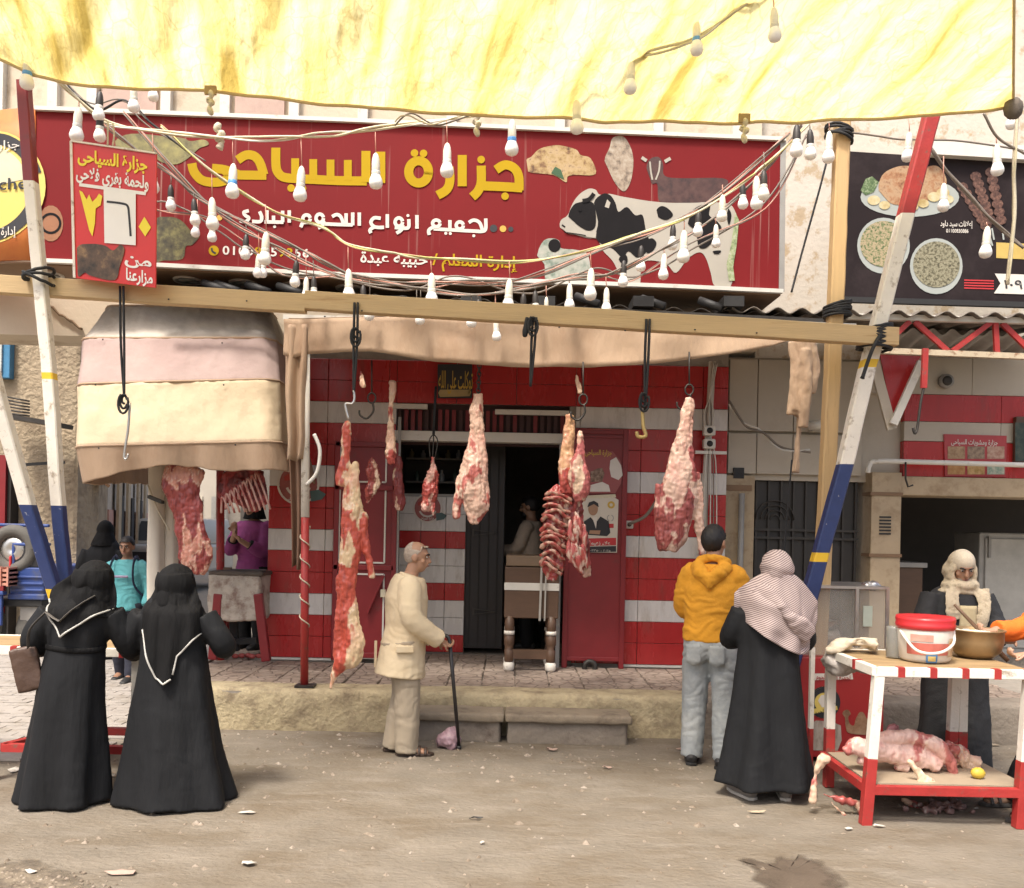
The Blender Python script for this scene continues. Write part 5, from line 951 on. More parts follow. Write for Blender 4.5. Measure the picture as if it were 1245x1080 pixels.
for i, (x, y, rx, ry) in enumerate(((1074, 299, 32, 34), (1138, 324, 32, 34))):
    b = MB(); disc(b, x, y, rx, MS, O2 + .002 * i, 28, ry); b.build('bowl_print', m_plate, ms)
    b = MB(); disc(b, x, y - 2, rx - 3.5, MS, O2 + .004 + .002 * i, 26, ry - 6); b.build('salad_print', Mramp('print_salad%d' % i, [[(0.03, 0.04, 0.02), (0.12, 0.16, 0.06), (0.45, 0.35, 0.22), (0.10, 0.10, 0.05)], [(0.02, 0.02, 0.015), (0.10, 0.09, 0.05), (0.32, 0.30, 0.20), (0.05, 0.06, 0.03)]][i], 38), ms)
for i, (x0_, y0_, x1_, y1_) in enumerate(((1170, 228, 1198, 275), (1186, 215, 1203, 268), (1204, 210, 1216, 268))):
    b = MB(); ribbon(b, [(x1_ + (x1_ - x0_) * .15, y1_ + 10), (x1_ + (x1_ - x0_) * .3, y1_ + 24)], 2, MS, O2 + .003 * i, smooth=False); b.build('skewer_stick', m_plate, ms)
    b = MB()
    for k in range(7): t = k / 6; disc(b, lerp(x0_, x1_, t), lerp(y0_, y1_, t), 7, MS, O2 + .003 * i + .0006 * k, 9, 6)
    b.build('kebab_print', Mramp('print_kebab', [(0.02, 0.010, 0.008), (0.10, 0.045, 0.03), (0.24, 0.13, 0.09)], 40), ms)
b = MB(); flat(b, [(1211, 295), (1300, 299), (1300, 318), (1211, 314)], MS, O2); b.build('board_print', M('print_board', (0.5, 0.36, 0.10), 0.4), ms)
b = MB(); flat(b, [(1209, 333), (1300, 336), (1300, 360), (1208, 357), (1216, 345)], MS, O2 + .002); b.build('ribbon_print', m_inkwhite, ms)
b = MB(); text(b, '١٠٩', MS.at(1219, 351, O2 + .005), ux, uz, 0.19, 0.08, .01, raw=True); b.build('number', m_ink, ms)
b = MB()
for k in range(4): flat(b, [(1172, 340 + k * 3.2), (1208, 341 + k * 3.2), (1208, 342.6 + k * 3.2), (1172, 341.6 + k * 3.2)], MS, O2)
b.build('stripes', m_inkred, ms)
b = MB(); text(b, 'إعلانات سيد داود', MS.at(1143, 275, O2), ux, uz, 0.30, 0.05, .015); text(b, '01100830886', MS.at(1150, 283, O2), ux, uz, 0.21, 0.035, .01, raw=True); b.build('lettering', m_inkwhite, ms)

# ================================================================== LEFT SIDE STREET
lb = thing('stone_building', P(45, 760, 12.5), 'old rough stone building with blue window at left edge', 'building')
m_rubble = M('rubble_wall', (0.36, 0.29, 0.20), 0.9, 0.14, 3, 0.8, 14, col2=(0.20, 0.15, 0.10), c2scale=2.2, c2lo=0.48, c2hi=0.66, dist=0.05)
xb = XW(92, 600, 12.5); lbw = MB().box(xb - 8, xb, 12.5, 13.2, -0.1, 9)
lbw.build('wall', m_rubble, lb)
def dirv(t): return V(xb - 0.335 * t, 12.5 + t, 0)
def side(t0, t1, z0, z1, mat, name, par, off=0.0):
    A, B = dirv(t0), dirv(t1); n = V(1, 0.335, 0).normalized() * off
    return MB().add([A + n + V(0, 0, z0), B + n + V(0, 0, z0), B + n + V(0, 0, z1), A + n + V(0, 0, z1)], [(0, 1, 2, 3)]).build(name, mat, par, solid=0.05)
side(0, 3.5, 0, 9, m_rubble, 'side_wall', lb)
wx0, wx1 = XW(-6, 430, 12.4), XW(13, 430, 12.4)
wf = MB().box(wx0, wx1, 12.38, 12.5, ZW(5, 460, 12.4), ZW(5, 392, 12.4)).build('window', M('blue_window', (0.06, 0.22, 0.40), 0.5), lb, bevel=.01)
MB().box(wx0 + .05, wx1 - .1, 12.35, 12.38, ZW(5, 456, 12.4), ZW(5, 398, 12.4)).build('pane', M('window_pane', (0.5, 0.52, 0.5), 0.2), wf)
MB().box(xb - 1.6, xb - 0.8, 12.3, 12.5, 0, ZW(40, 555, 12.4)).build('doorway', m_dark, lb)
MB().box(xb - 0.95, xb - 0.85, 12.25, 12.5, 0, ZW(40, 555, 12.4)).build('door_post', m_redmetal, lb)
cr2 = thing('wire_rack', P(22, 500, 12.1), 'metal rack and dark shelf fixed on the stone building', 'rack')
for k in range(6): MB().tube([P(5, 482 + k * 4, 12.2), P(36, 488 + k * 3.6, 12.2)], 0.012, 5).build('rung', m_iron, cr2)
MB().bar(P(0, 505, 12.0), P(78, 518, 12.0), 0.5, 0.06).build('shelf', m_iron, cr2)
MB().bar(P(32, 565, 12.1), P(78, 562, 12.1), 0.04).build('rail', m_black, cr2)
# far buildings along the lane: pink dado, pale walls
fb = thing('pink_house', dirv(8), 'plastered house with pink dado along the side street', 'house')
m_pale = M('pale_wall', (0.50, 0.45, 0.38), 0.9, 0.1, 1.2, 0.3, 12, col2=(0.34, 0.29, 0.23), c2scale=1.4, c2lo=.5, c2hi=.7); m_pink = M('pink_dado', (0.48, 0.28, 0.23), 0.9, 0.1, 2, 0.3, 12)
side(3.5, 14, 1.9, 8, m_pale, 'wall', fb, 0.0); side(3.5, 14, 0, 1.9, m_pink, 'dado', fb, 0.03)
for t in (4.2, 6, 8.4, 10.5): side(t, t + 0.5, 0.3, 3.8, m_stone, 'pilaster', fb, 0.12)
for t in (5, 7.3, 9.6): side(t, t + 0.6, 0.0, 2.2, m_dark, 'doorway', fb, 0.08)
fb2 = thing('white_house', dirv(24), 'far white house with tall pilasters closing the side street', 'house')
side(14, 40, 0, 8, M('white_wall', (0.62, 0.58, 0.50), 0.9, 0.08, 1, 0.2, 12), 'wall', fb2, 0.0)
for t in range(15, 40, 3): side(t, t + 1.0, 0, 7, m_panel, 'pilaster', fb2, 0.2)
for t in range(16, 40, 3): side(t + .3, t + 1.1, 0.0, 2.4, m_gray, 'doorway', fb2, 0.12)
fe = thing('street_end_house', P(255, 640, 55), 'hazy pale house facing down the end of the side street', 'house')
MB().box(XW(170, 640, 55), XW(345, 640, 55), 55, 56, 0, 9).build('wall', M('end_wall', (0.42, 0.38, 0.32), 0.9, 0.12, 0.6, 0.2, 8), fe)
for i in range(6): MB().box(XW(185 + i * 24, 640, 55), XW(198 + i * 24, 640, 55), 54.9, 55, 0.2 if i % 2 else 1.2, 3.2).build('doorway', m_gray if i % 2 else m_panel, fe)
rb = thing('grey_house', P(300, 650, 18), 'grey house front behind the chopping block beyond shop corner', 'house')
MB().box(XW(292, 640, 18), XW(420, 640, 18), 18, 18.5, 0, 8).build('wall', M('grey_wall', (0.26, 0.24, 0.21), 0.9, 0.15, 1, 0.3, 10), rb)
MB().box(XW(262, 640, 26), XW(310, 640, 26), 26, 26.4, 0, 8).build('annex_wall', m_pale, rb)
MB().box(XW(265, 640, 25.9), XW(275, 640, 25.9), 25.8, 26, 0, 3).build('shutter', m_whitemetal, rb)
# small brown hood over a doorway on the left
hd = thing('door_hood', dirv(3.2), 'small rusty sheet hood over a side street doorway', 'canopy')
MB().add([P(110, 575, 13), P(133, 592, 13), P(131, 577, 15), P(118, 566, 15)], [(0, 1, 2, 3)]).build('sheet', M('rust_sheet', (0.22, 0.12, 0.06), 0.8), hd, solid=0.04)
tp2 = thing('sheet_canopy', P(80, 390, 9.5), 'crumpled brown sheet roof hanging at the building corner', 'canopy')
MB().grid(lambda u, v: P(lerp(60, 100, u), lerp(372, 400, u) + v * 12, lerp(9, 9.6, v)) + V(0, 0, 0.03 * ns((u * 5, v * 5, 0))), 10, 6).build('sheet', M('brown_sheet', (0.22, 0.15, 0.09), 0.8), tp2, solid=0.02, fixn=False)

# --- grey off-road car far down the lane
cw = thing('car', P(160, 690, 20), 'old pale grey off-road car parked down the side street', 'car')
m_carp = M('car_paint', (0.36, 0.35, 0.32), 0.35, 0.06, 3, 0.03, 10); c0 = P(172, 640, 20); c0.z = 0
def cbx(name, mt, x0, x1, y0, y1, z0, z1, bv=0.04, par=cw): return MB().box(c0.x + x0, c0.x + x1, c0.y + y0, c0.y + y1, z0, z1).build(name, mt, par, bevel=bv)
cbx('body', m_carp, -.85, .85, 0, 4.0, .45, 1.15, .08)
MB().loft([[V(c0.x - .82, c0.y + 1.1, 1.14), V(c0.x + .82, c0.y + 1.1, 1.14), V(c0.x + .82, c0.y + 4, 1.14), V(c0.x - .82, c0.y + 4, 1.14)], [V(c0.x - .70, c0.y + 1.5, 1.75), V(c0.x + .70, c0.y + 1.5, 1.75), V(c0.x + .72, c0.y + 3.9, 1.78), V(c0.x - .72, c0.y + 3.9, 1.78)]]).build('cabin', m_carp, cw, bevel=.05)
MB().prism([V(c0.x - .68, c0.y + 1.17, 1.22), V(c0.x + .68, c0.y + 1.17, 1.22), V(c0.x + .6, c0.y + 1.44, 1.68), V(c0.x - .6, c0.y + 1.44, 1.68)], (0, -.02, .012)).build('windscreen', M('car_glass', (0.04, 0.045, 0.05), 0.1), cw)
cbx('grille', m_black, -.5, .5, -.03, .02, .75, 1.0, .01); cbx('bumper', m_gray, -.9, .9, -.12, .05, .42, .58, .03)
for s in (-1, 1):
    MB().lathe((c0.x + s * .66, c0.y - .03, .88), [(0, 0), (.12, 0), (.13, .04)], 16, (0, 1, 0)).build('headlight', M('lamp_glass', (0.75, 0.75, 0.7), 0.1), cw)
    for yy in (.7, 3.2):
        wh = MB().lathe((c0.x + s * .72 - .1, c0.y + yy, .36), [(.2, 0), (.35, .02), (.36, .1), (.35, .18), (.2, .2)], 20, (1, 0, 0)).build('wheel', m_black, cw); MB().lathe((c0.x + s * .72 - .12, c0.y + yy, .36), [(0, 0), (.19, 0), (.19, .24), (0, .24)], 16, (1, 0, 0)).build('rim', m_gray, wh)
# --- small blue cargo truck, rear end at the left edge
tk = thing('truck', P(20, 775, 12), 'small blue cargo truck with spare tyre at left edge', 'truck')
m_tblue = M('truck_blue', (0.035, 0.07, 0.24), 0.4, 0.12, 3, 0.05, 12, col2=(0.08, 0.09, 0.14), c2scale=4)
TYk = 11.2
def tb_(name, mt, xa, xb2, ya, yb, d0=0.0, d1=0.3, bv=.015, par=tk): return MB().box(XW(xa, 700, TYk), XW(xb2, 700, TYk), TYk + d0, TYk + d1, ZW(25, yb, TYk), ZW(25, ya, TYk)).build(name, mt, par, bevel=bv)
tb_('cargo_bed', m_tblue, 12, 54, 690, 724, 0, 1.6); tb_('bed_rail', m_tblue, 11, 56, 722, 729, -.03, 1.6)
tb_('cab_back', M('truck_black', (0.025, 0.025, 0.028), 0.4), 17, 49, 664, 690, .02, .15); tb_('cab_frame', m_tblue, 14, 52, 660, 664, 0, .2); tb_('cab_frame', m_tblue, 13, 17, 660, 692, 0, .2); tb_('tail_lamp', m_inkred, 11, 14, 676, 690, -.02, .1)
tb_('tailboard', m_tblue, -25, 11, 722, 760, -.15, -.10); tb_('tailboard_frame', m_tblue, -25, 14, 718, 723, -.18, -.08)
for k in range(3): tb_('rib', m_tblue, 14, 53, 700 + k * 8, 703 + k * 8, -.02, .0)
tb_('rack_bar', m_tblue, -20, 45, 637, 641, .25, .3); tb_('rack_post', m_tblue, 34, 36.5, 637, 664, .25, .3)
tb_('rack_post', m_tblue, 5, 8, 637, 664, .25, .3)
cc = P(17, 668, TYk + .05); cc.z = max(cc.z, 0.5)
ty = MB().tube([cc + V(.235 * math.cos(t), 0, .235 * math.sin(t)) for t in [2 * math.pi * k / 28 for k in range(29)]], [(0.08, 0.075)] * 29, 10, False).build('spare_tyre', M('tyre', (0.10, 0.095, 0.085), 0.8, 0.15, 20, .3, 60), tk)
MB().lathe(cc - V(0, .03, 0), [(.03, 0), (.06, -.02), (.14, 0), (.165, .02), (.165, .07)], 20, (0, 1, 0)).build('spare_rim', m_steel, tk)
for xx in (40, -14):
    wc = P(xx, 742, TYk + .3); wc.z = .29; wh = MB().lathe(wc - V(.08, 0, 0), [(.14, 0), (.27, .01), (.29, .05), (.29, .13), (.27, .17), (.14, .18)], 22, (1, 0, 0)).build('wheel', M('tyre', (0.1, 0.095, 0.085)), tk); MB().lathe(wc - V(.09, 0, 0), [(0, 0), (.13, 0), (.13, .2), (0, .2)], 16, (1, 0, 0)).build('rim', m_gray, wh)
tb_('mudflap', m_gray, 22, 46, 728, 770, .05, .08); tb_('chassis', m_black, -20, 52, 729, 738, .0, 1.4)
crt = thing('plastic_crate', P(3, 712, 11), 'pinkish plastic crate loaded on the blue truck', 'crate')
for k in range(4): MB().box(XW(-20, 700, 11), XW(11, 700, 11), 11, 11.3, ZW(5, 712 - k * 5.5, 11), ZW(5, 709 - k * 5.5, 11)).build('slat', M('crate_pink', (0.5, 0.24, 0.18), 0.5), crt)
for xx in (-18, -8, 1, 10): MB().box(XW(xx - 1.2, 700, 11), XW(xx + 1, 700, 11), 10.98, 11.32, ZW(5, 713, 11), ZW(5, 690, 11)).build('upright', M('crate_pink', (0.5, 0.24, 0.18)), crt)
# ================================================================== MEAT
FAT, FATY, MUS, DRK, PNK = (0.66, 0.47, 0.33), (0.66, 0.46, 0.22), (0.40, 0.075, 0.06), (0.13, 0.018, 0.018), (0.56, 0.24, 0.20)
m_meat = M('meat', (0.5, 0.2, 0.15), 0.36, 0.14, 60, 0.5, 45, attr='Col', dist=0.012, spec=0.5, stretch=(1, 1, .3))
def meat_mesh(chains, Y, flat_=0.65, voxel=0.009, amp=0.019, freq=10, seed=0):
    mb = MB(); k = Y / F
    for ch in chains:
        pts = catmull([P(x, y, Y + (d[0] if d else 0)) for x, y, r, *d in ch], 5); rs = catmull([V(c[2], 0, 0) for c in ch], 5)
        mb.tube(pts, [(max(r.x, 1.2) * k, max(r.x, 1.2) * k * flat_) for r in rs], 14, ref=(0, 1, 0))
    me = fuse(mb, voxel, 3); displace(me, lambda p: amp * fbm((p.x, p.y, p.z * 0.55), freq, seed) + 0.35 * amp * ns(p, freq * 4, seed) + 0.35 * amp * ns((p.x * 4, p.y * 4, p.z * .6), freq, seed)); return me
def meat(name, label, chains, Y, fatness, seed=0, cat='meat', cols=(FAT, MUS, DRK), st=0.45, f=9, **kw):
    me = meat_mesh(chains, Y, seed=seed, **kw)
    ys = [c[1] for ch in chains for c in ch]; z1, z0 = ZW(600, min(ys), Y), ZW(600, max(ys), Y)
    def col(p, n):
        t = (z1 - p.z) / max(z1 - z0, 1e-3); fp = interp(fatness, t)[0]
        w_ = V(p.x + .02 * ns(p, 14, seed), p.y, p.z * st + .03 * ns(p, 9, seed + 3)); a = fbm(w_, f * .85, seed + 5) + .12 * ns((p.x * 9, p.y * 9, p.z * .7), 9, seed); k = ns((p.x * 8, p.y * 8, p.z * .9), 11, seed + 2); b = ns((p.x * 2, p.y * 2, p.z * .8), 16, seed + 9)
        q = fp * .9 + a - .07; v = mixc(cols[1], cols[0], sstep(-.07, .09, q)); v = mixc(v, mixc(v, cols[2], .75), sstep(.05, .5, k) * (1 - sstep(-.05, .1, q)) + .35 * sstep(.2, .5, b) * sstep(.1, .4, -q))
        v = mixc(v, (.74, .60, .48), .75 * (1 - sstep(.0, .05, abs(q - .10 - .05 * k)))); v = mixc(v, cols[1], .40 * sstep(.25, .55, b + k * .3) * sstep(.0, .1, q)); v = mixc(v, PNK, .35 * sstep(-.1, .4, ns(p, 7, seed + 20)) * sstep(0, .1, q))
        return v
    paint(me, col); o = place(me, name, m_meat); return tag(o, label, cat)
meat('beef_quarter', 'long pale skinned carcass quarter hanging nearest the street beside old man', [[(422, 512, 3.5), (421, 540, 6), (418, 572, 7), (417, 590, 8)], [(431, 562, 3), (431, 580, 6), (428, 600, 10), (427, 625, 14), (427, 655, 14), (424, 690, 12), (423, 725, 12), (427, 760, 12), (430, 780, 14), (427, 795, 15), (416, 806, 11), (409, 815, 6), (404, 828, 3.5), (401, 838, 2.5)], [(438, 625, 7), (444, 655, 5), (448, 680, 5), (451, 703, 4.5)], [(413, 700, 4), (412, 740, 4), (412, 780, 6), (408, 800, 6)]],
     6.55, [(0, 0.5), (0.25, 0.3), (0.4, 0.02), (0.7, -.02), (1, 0.1)], 1, cols=((.62, .46, .28), (0.46, 0.08, 0.05), (0.28, 0.05, 0.04)))
meat('beef_haunch', 'plump pale leg of beef hanging in the doorway centre', [[(581, 478, 6), (580, 495, 8), (579, 518, 8), (579, 540, 11), (577, 565, 16), (576, 590, 19), (579, 612, 16), (578, 628, 10), (577, 637, 6)], [(563, 580, 8), (557, 605, 5), (555, 630, 4)]],
     7.7, [(0, 0.6), (0.5, 0.6), (0.7, 0.38), (1, 0.0)], 2, cols=((.62, .42, .32), (0.42, 0.12, 0.095), (0.22, 0.04, 0.035)))
meat('beef_shank', 'brown beef shank hanging above the rib slab by doorway', [[(693, 505, 5), (692, 525, 8), (690, 550, 9), (688, 575, 10), (690, 600, 9)]], 7.45, [(0, 0.35), (0.5, 0.15), (1, -0.2)], 3, cols=((0.52, 0.30, 0.16), MUS, DRK))
meat('veal_haunch', 'smooth reddish veal leg hanging right of the brown shank', [[(706, 524, 3), (706, 545, 5), (705, 562, 9), (705, 580, 13), (706, 597, 11), (706, 610, 6)]], 7.38, [(0, 0.5), (0.4, 0.1), (1, -0.05)], 4, cols=(FAT, (0.42, 0.12, 0.11), (0.25, 0.05, 0.05)))
# slab of neck and ribs: stacked ribs on the left, ragged strips on the right
YR = 7.42; rs_ = thing('rib_slab', P(685, 705, YR), 'ragged red and fatty rib slab hanging beside red door leaf', 'meat'); rr_ = random.Random(5)
me = meat_mesh([[(684, 590, 8), (682, 603, 15), (677, 630, 17), (675, 665, 15), (672, 692, 11), (668, 706, 5)], [(697, 600, 8), (700, 640, 12), (704, 670, 13), (709, 690, 9), (714, 702, 4)]], YR + .05, .35, seed=41, amp=.022, freq=13)
paint(me, lambda p, n: mixc(mixc((.34, .05, .045), DRK, sstep(-.15, .4, fbm((p.x, p.y, p.z * .5), 15, 3))), (.58, .40, .30), .8 * sstep(.22, .4, fbm((p.x, p.y, p.z * .4), 19, 8)))); place(me, 'flesh', m_meat, rs_)
for i in range(12):
    y = 600 + i * 8.4 + rr_.uniform(-2, 2); c = interp([(600, 678, 15), (640, 674, 16), (700, 669, 11)], y); w_ = c[1]
    pts = catmull([P(c[0] - w_, y + rr_.uniform(-2, 3), YR + .03), P(c[0] - w_ * .5, y - 4 + rr_.uniform(-3, 3), YR - .02), P(c[0] + w_ * .2, y - 2 + rr_.uniform(-3, 3), YR - .035), P(c[0] + w_ * rr_.uniform(.5, .8), y + 4, YR - .012), P(c[0] + w_ * 1.1, y + 7 + rr_.uniform(-2, 2), YR + .01)], 5)
    me = MB().tube(pts, [(.014 + .022 * abs(ns((j * .35, i * 1.7, 2))), .015) for j in range(len(pts))], 9).mesh('rib'); displace(me, lambda p: .006 * fbm(p, 22, i)); paint(me, lambda p, n: mixc((.52, .34, .25), (.34, .06, .05), sstep(-.28, .12, fbm(p, 24, i)))); place(me, 'rib', m_meat, rs_)
for i in range(13):
    x, y = rr_.uniform(692, 710), rr_.uniform(615, 665); L_ = rr_.uniform(22, 42); pts = catmull([P(x, y, YR + rr_.uniform(-.06, 0)), P(x + rr_.uniform(-3, 5), y + L_ * .5, YR - .05), P(x + rr_.uniform(-2, 8), y + L_, YR - .03)], 6)
    me = MB().tube(pts, [(.020 * math.sin(math.pi * (j + 1.2) / (len(pts) + 1.4)) + .004, .011) for j in range(len(pts))], 8).mesh('strip'); displace(me, lambda p: .009 * fbm(p, 20, i)); paint(me, lambda p, n: mixc((.38, .07, .06), (.62, .45, .36), sstep(.05, .3, fbm((p.x, p.y, p.z * .4), 26, i)))); place(me, 'strip', m_meat, rs_)
meat('beef_haunch', 'large leg of beef hanging before the right striped wall', [[(838, 484, 5), (836, 500, 8), (833, 525, 9), (830, 550, 13), (827, 575, 19), (825, 600, 23), (822, 622, 22), (818, 640, 21), (815, 656, 19), (812, 670, 11)], [(846, 575, 6), (849, 600, 6), (849, 630, 6), (852, 655, 5), (854, 680, 2)], [(808, 590, 10), (803, 625, 9), (806, 650, 8)]],
     7.45, [(0, 0.6), (0.45, 0.5), (0.6, 0.1), (0.8, -0.08), (1, 0.2)], 6, cols=((.60, .41, .32), (0.34, 0.09, 0.08), DRK))
meat('shin_bone', 'thin pale shin hanging from hook above metal door', [[(477, 464, 3), (477, 480, 4), (475, 500, 3), (476, 520, 4), (475, 540, 7), (476, 556, 6), (477, 565, 4)]], 7.9, [(0, 0.5), (0.6, 0.4), (1, 0.0)], 7, voxel=0.009)
meat('liver_strip', 'dark strip of offal hanging beside the shelf window', [[(485, 555, 3), (484, 580, 6), (486, 605, 7), (485, 622, 5)]], 8.3, [(0, -0.5), (1, -0.4)], 8, cols=(FAT, (0.22, 0.04, 0.04), DRK))
meat('meat_scrap', 'small red shredded meat piece hanging in recess', [[(527, 556, 2), (526, 572, 5), (524, 592, 9), (521, 608, 8), (519, 622, 4)], [(526, 600, 4), (527, 628, 2)]], 8.0, [(0, 0.1), (1, -0.05)], 9, cols=((0.55, 0.3, 0.25), MUS, DRK), amp=0.025, freq=16)
meat('meat_scrap', 'small dark meat scrap hanging before the metal door trim', [[(453, 556, 2), (452, 570, 7), (455, 588, 8), (450, 600, 6), (446, 613, 2)]], 8.1, [(0, 0.0), (1, -0.1)], 10, cols=(FAT, (0.3, 0.06, 0.05), DRK), amp=0.025, freq=16)
meat('meat_slab', 'broad dark red slab of beef hanging under the hooped awning', [[(232, 563, 22), (222, 582, 25), (222, 602, 22), (229, 625, 18), (233, 650, 19), (238, 675, 21), (241, 690, 15), (240, 698, 9)], [(203, 590, 5), (212, 600, 9), (225, 620, 10)]], 7.75, [(0, -0.22), (0.35, -0.2), (0.6, 0.0), (0.9, 0.12), (1, 0.2)], 12, cols=((0.52, 0.24, 0.17), (0.27, 0.05, 0.045), DRK), flat_=0.3)
rk = thing('rib_rack', P(292, 628, 7.9), 'rack of red ribs hanging left of the striped pillar', 'meat')
me = meat_mesh([[(270, 608, 8), (282, 595, 22), (298, 590, 26), (310, 606, 20), (319, 618, 9)]], 7.92, 0.25, seed=14); paint(me, lambda p, n: mixc((0.32, 0.05, 0.05), DRK, sstep(-.1, .4, fbm(p, 12, 3)))); place(me, 'flesh', m_meat, rk)
for i in range(9):
    x = 268 + i * 5.2; pts = catmull([P(x + 1, 612 - i * 4.2 + 12, 7.84), P(x + 2, 604 - i * 3.8, 7.82), P(x + 9 + i * .8, 618 - i * 1.2, 7.83), P(x + 11 + i, 624 - i * .6, 7.86)], 5)
    me = MB().tube(pts, [(0.010, 0.008)] * len(pts), 7).mesh('rib'); paint(me, lambda p, n: mixc((0.58, 0.36, 0.30), (0.42, 0.12, 0.10), sstep(-.2, .4, fbm(p, 20, i)))); place(me, 'rib', m_meat, rk)
MB().tube(catmull([P(292, 560, 7.9), P(291, 570, 7.9), P(293, 578, 7.88)], 4), 0.008, 6).build('hook', m_iron, rk)

# ---- hooks and cords
def hook(name, label, cord, crook, Y, mat=m_steel, cm_=m_cordblack, r=0.009, knot=None, loops=2):
    t = thing(name, P(cord[0][0], cord[-1][1], Y), label, 'hook')
    for k in range(loops): MB().tube(catmull([P(x + (k - .5) * (4 if i < len(cord) - 1 else 0), y, Y - .004 * k) for i, (x, y) in enumerate(cord)], 5), 0.010, 6).build('cord', cm_, t)
    if knot:
        c = P(*knot, Y - .02)
        for k in range(3): MB().tube([c + V(0.018 * math.cos(a) * (1 + .5 * k), -.008 * k, (0.028 + .022 * k) * math.sin(a) - .015 * k) for a in [2 * math.pi * i / 14 + k for i in range(12)]], 0.009, 5).build('knot', cm_, t)
    if crook: MB().tube(catmull([P(x, y, Y - .005) for x, y in crook], 5), r, 7).build('crook', mat, t)
    return t
hook('hanging_hook', 'steel hook on black cord hanging in front of the hooped awning', [(148, 348), (149, 420), (151, 482)], [(158, 490), (156, 520), (153, 540), (151, 556), (154, 558), (156, 552)], 6.42, knot=(151, 486))
hook('hanging_hook', 'black cord and iron hook holding the long carcass quarter', [(433, 368), (432, 420), (430, 480)], [(430, 475), (431, 485), (428, 491), (420, 492), (424, 510)], 6.44, knot=(433, 405))
hook('rope_loop', 'looped black cord with tassel hanging empty from mid beam', [(650, 386), (648, 420), (645, 470)], None, 6.42, knot=(648, 392))
MB().tube(catmull([P(641, 386, 6.4), P(639, 400, 6.4), P(638, 410, 6.4)], 4), [0.012, .014, .016, .018, .02, .022, .02, .018, .01], 6).build('tassel', m_cordblack, bpy.data.objects['rope_loop'])
hook('hanging_hook', 'brass coloured hook on black strap hanging right of beam middle', [(788, 388), (786, 440), (784, 500)], [(781, 500), (782, 518), (785, 530), (776, 531), (774, 525)], 6.44, mat=M('brass', (0.5, 0.36, 0.14), 0.4, 0.15, 20, 0.1, 40, metal=.5), r=0.014, knot=(783, 484))
for lab, x, y, Y in (('double iron meat hook hanging left of doorway above metal door', 452, 480, 7.8), ('pale iron hook hanging under valance above poster door', 709, 482, 7.4), ('dark iron hook hanging behind the right leg of beef', 838, 470, 7.5)):
    t = thing('meat_hook', P(x, y + 25, Y), lab, 'hook'); MB().tube([P(x, y - 42, Y), P(x, y - 3, Y)], 0.007, 6).build('chain', m_iron, t)
    MB().tube([P(x, y + 4, Y) + V(0.035 * math.cos(a), 0, 0.045 * math.sin(a)) for a in [2 * math.pi * k / 14 for k in range(15)]], 0.008, 6, False).build('ring', m_iron, t)
    MB().tube(catmull([P(x + 1, y + 10, Y), P(x + 2, y + 20, Y), P(x - 6, y + 29, Y), P(x - 14, y + 25, Y), P(x - 15, y + 19, Y)], 5), 0.009, 7).build('crook', m_iron, t)
t = thing('chain', P(583, 480, 7.7), 'short dark chain holding the doorway leg of beef', 'chain')
for k in range(9): MB().tube([P(583 - k * .2, 440 + k * 5, 7.7) + V(0.016 * math.cos(a) * (1 if k % 2 else .3), 0.016 * math.cos(a) * (.3 if k % 2 else 1), 0.026 * math.sin(a)) for a in [2 * math.pi * i / 10 for i in range(11)]], 0.006, 5, False).build('link', m_iron, t)
t = thing('strap', P(526, 560, 8.0), 'dark strap with prongs holding the small meat piece', 'strap'); MB().tube([P(530, 470, 8), P(527, 530, 8)], .012, 6).build('cord', m_cordblack, t)
for s in (-5, 0, 5): MB().tube(catmull([P(527, 528, 8), P(527 + s, 536, 8), P(526 + s * .6, 556, 8)], 4), .006, 5).build('prong', m_iron, t)
for (x, y, w_, lab) in ((441, 462, 5, 'small pale fat scrap hanging high on the left wall'), (703, 468, 5, 'small pale fat scrap hanging beneath the valance by shank')):
    meat('fat_scrap', lab, [[(x - 2, y - 12, 2), (x, y, 4), (x + 2, y + 10, 3)]], 7.6, [(0, .6), (1, .5)], x, voxel=.008)
# wall pipe, switches on the right wall, socket, cable
wp = thing('conduit', P(852, 690, 8.9), 'white conduit pipe with cables on the right striped wall', 'pipe')
MB().tube([P(866, 440, 8.92), P(852, 700, 8.92)], 0.035, 10).build('pipe', m_whitemetal, wp)
MB().tube(catmull([P(836, 500, 8.85), P(822, 560, 8.85), P(800, 605, 8.85), P(785, 627, 8.85), P(770, 635, 8.85), P(765, 637, 8.9)], 6), .017, 7).build('cable', m_wire, wp)
for k in range(5): MB().tube(catmull([P(868 + k, 442, 8.86), P(864 + 4 * ns((k, 1, 0)), 480, 8.86), P(868 - 3 * k, 510, 8.85), P(858 + k * 3, 560, 8.86), P(855 + k * 4, 690, 8.86)], 6), .006, 5).build('wire', m_wire if k % 2 else m_whitemetal, wp)
MB().bar(P(845, 550, 8.88), P(883, 551, 8.88), .05, .03).build('bracket', m_whitemetal, wp)
so2 = thing('wall_socket', P(765, 643, 8.95), 'small white electrical socket beside the red door leaf', 'socket'); c = P(765, 638, 8.96); MB().box(c.x - .04, c.x + .04, 8.94, 8.99, c.z - .04, c.z + .04).build('plate', m_whitemetal, so2, bevel=.01); MB().lathe(c - V(0, .03, 0), [(0, 0), (.02, 0), (.022, .02)], 10, (0, 1, 0)).build('outlet', m_black, so2)
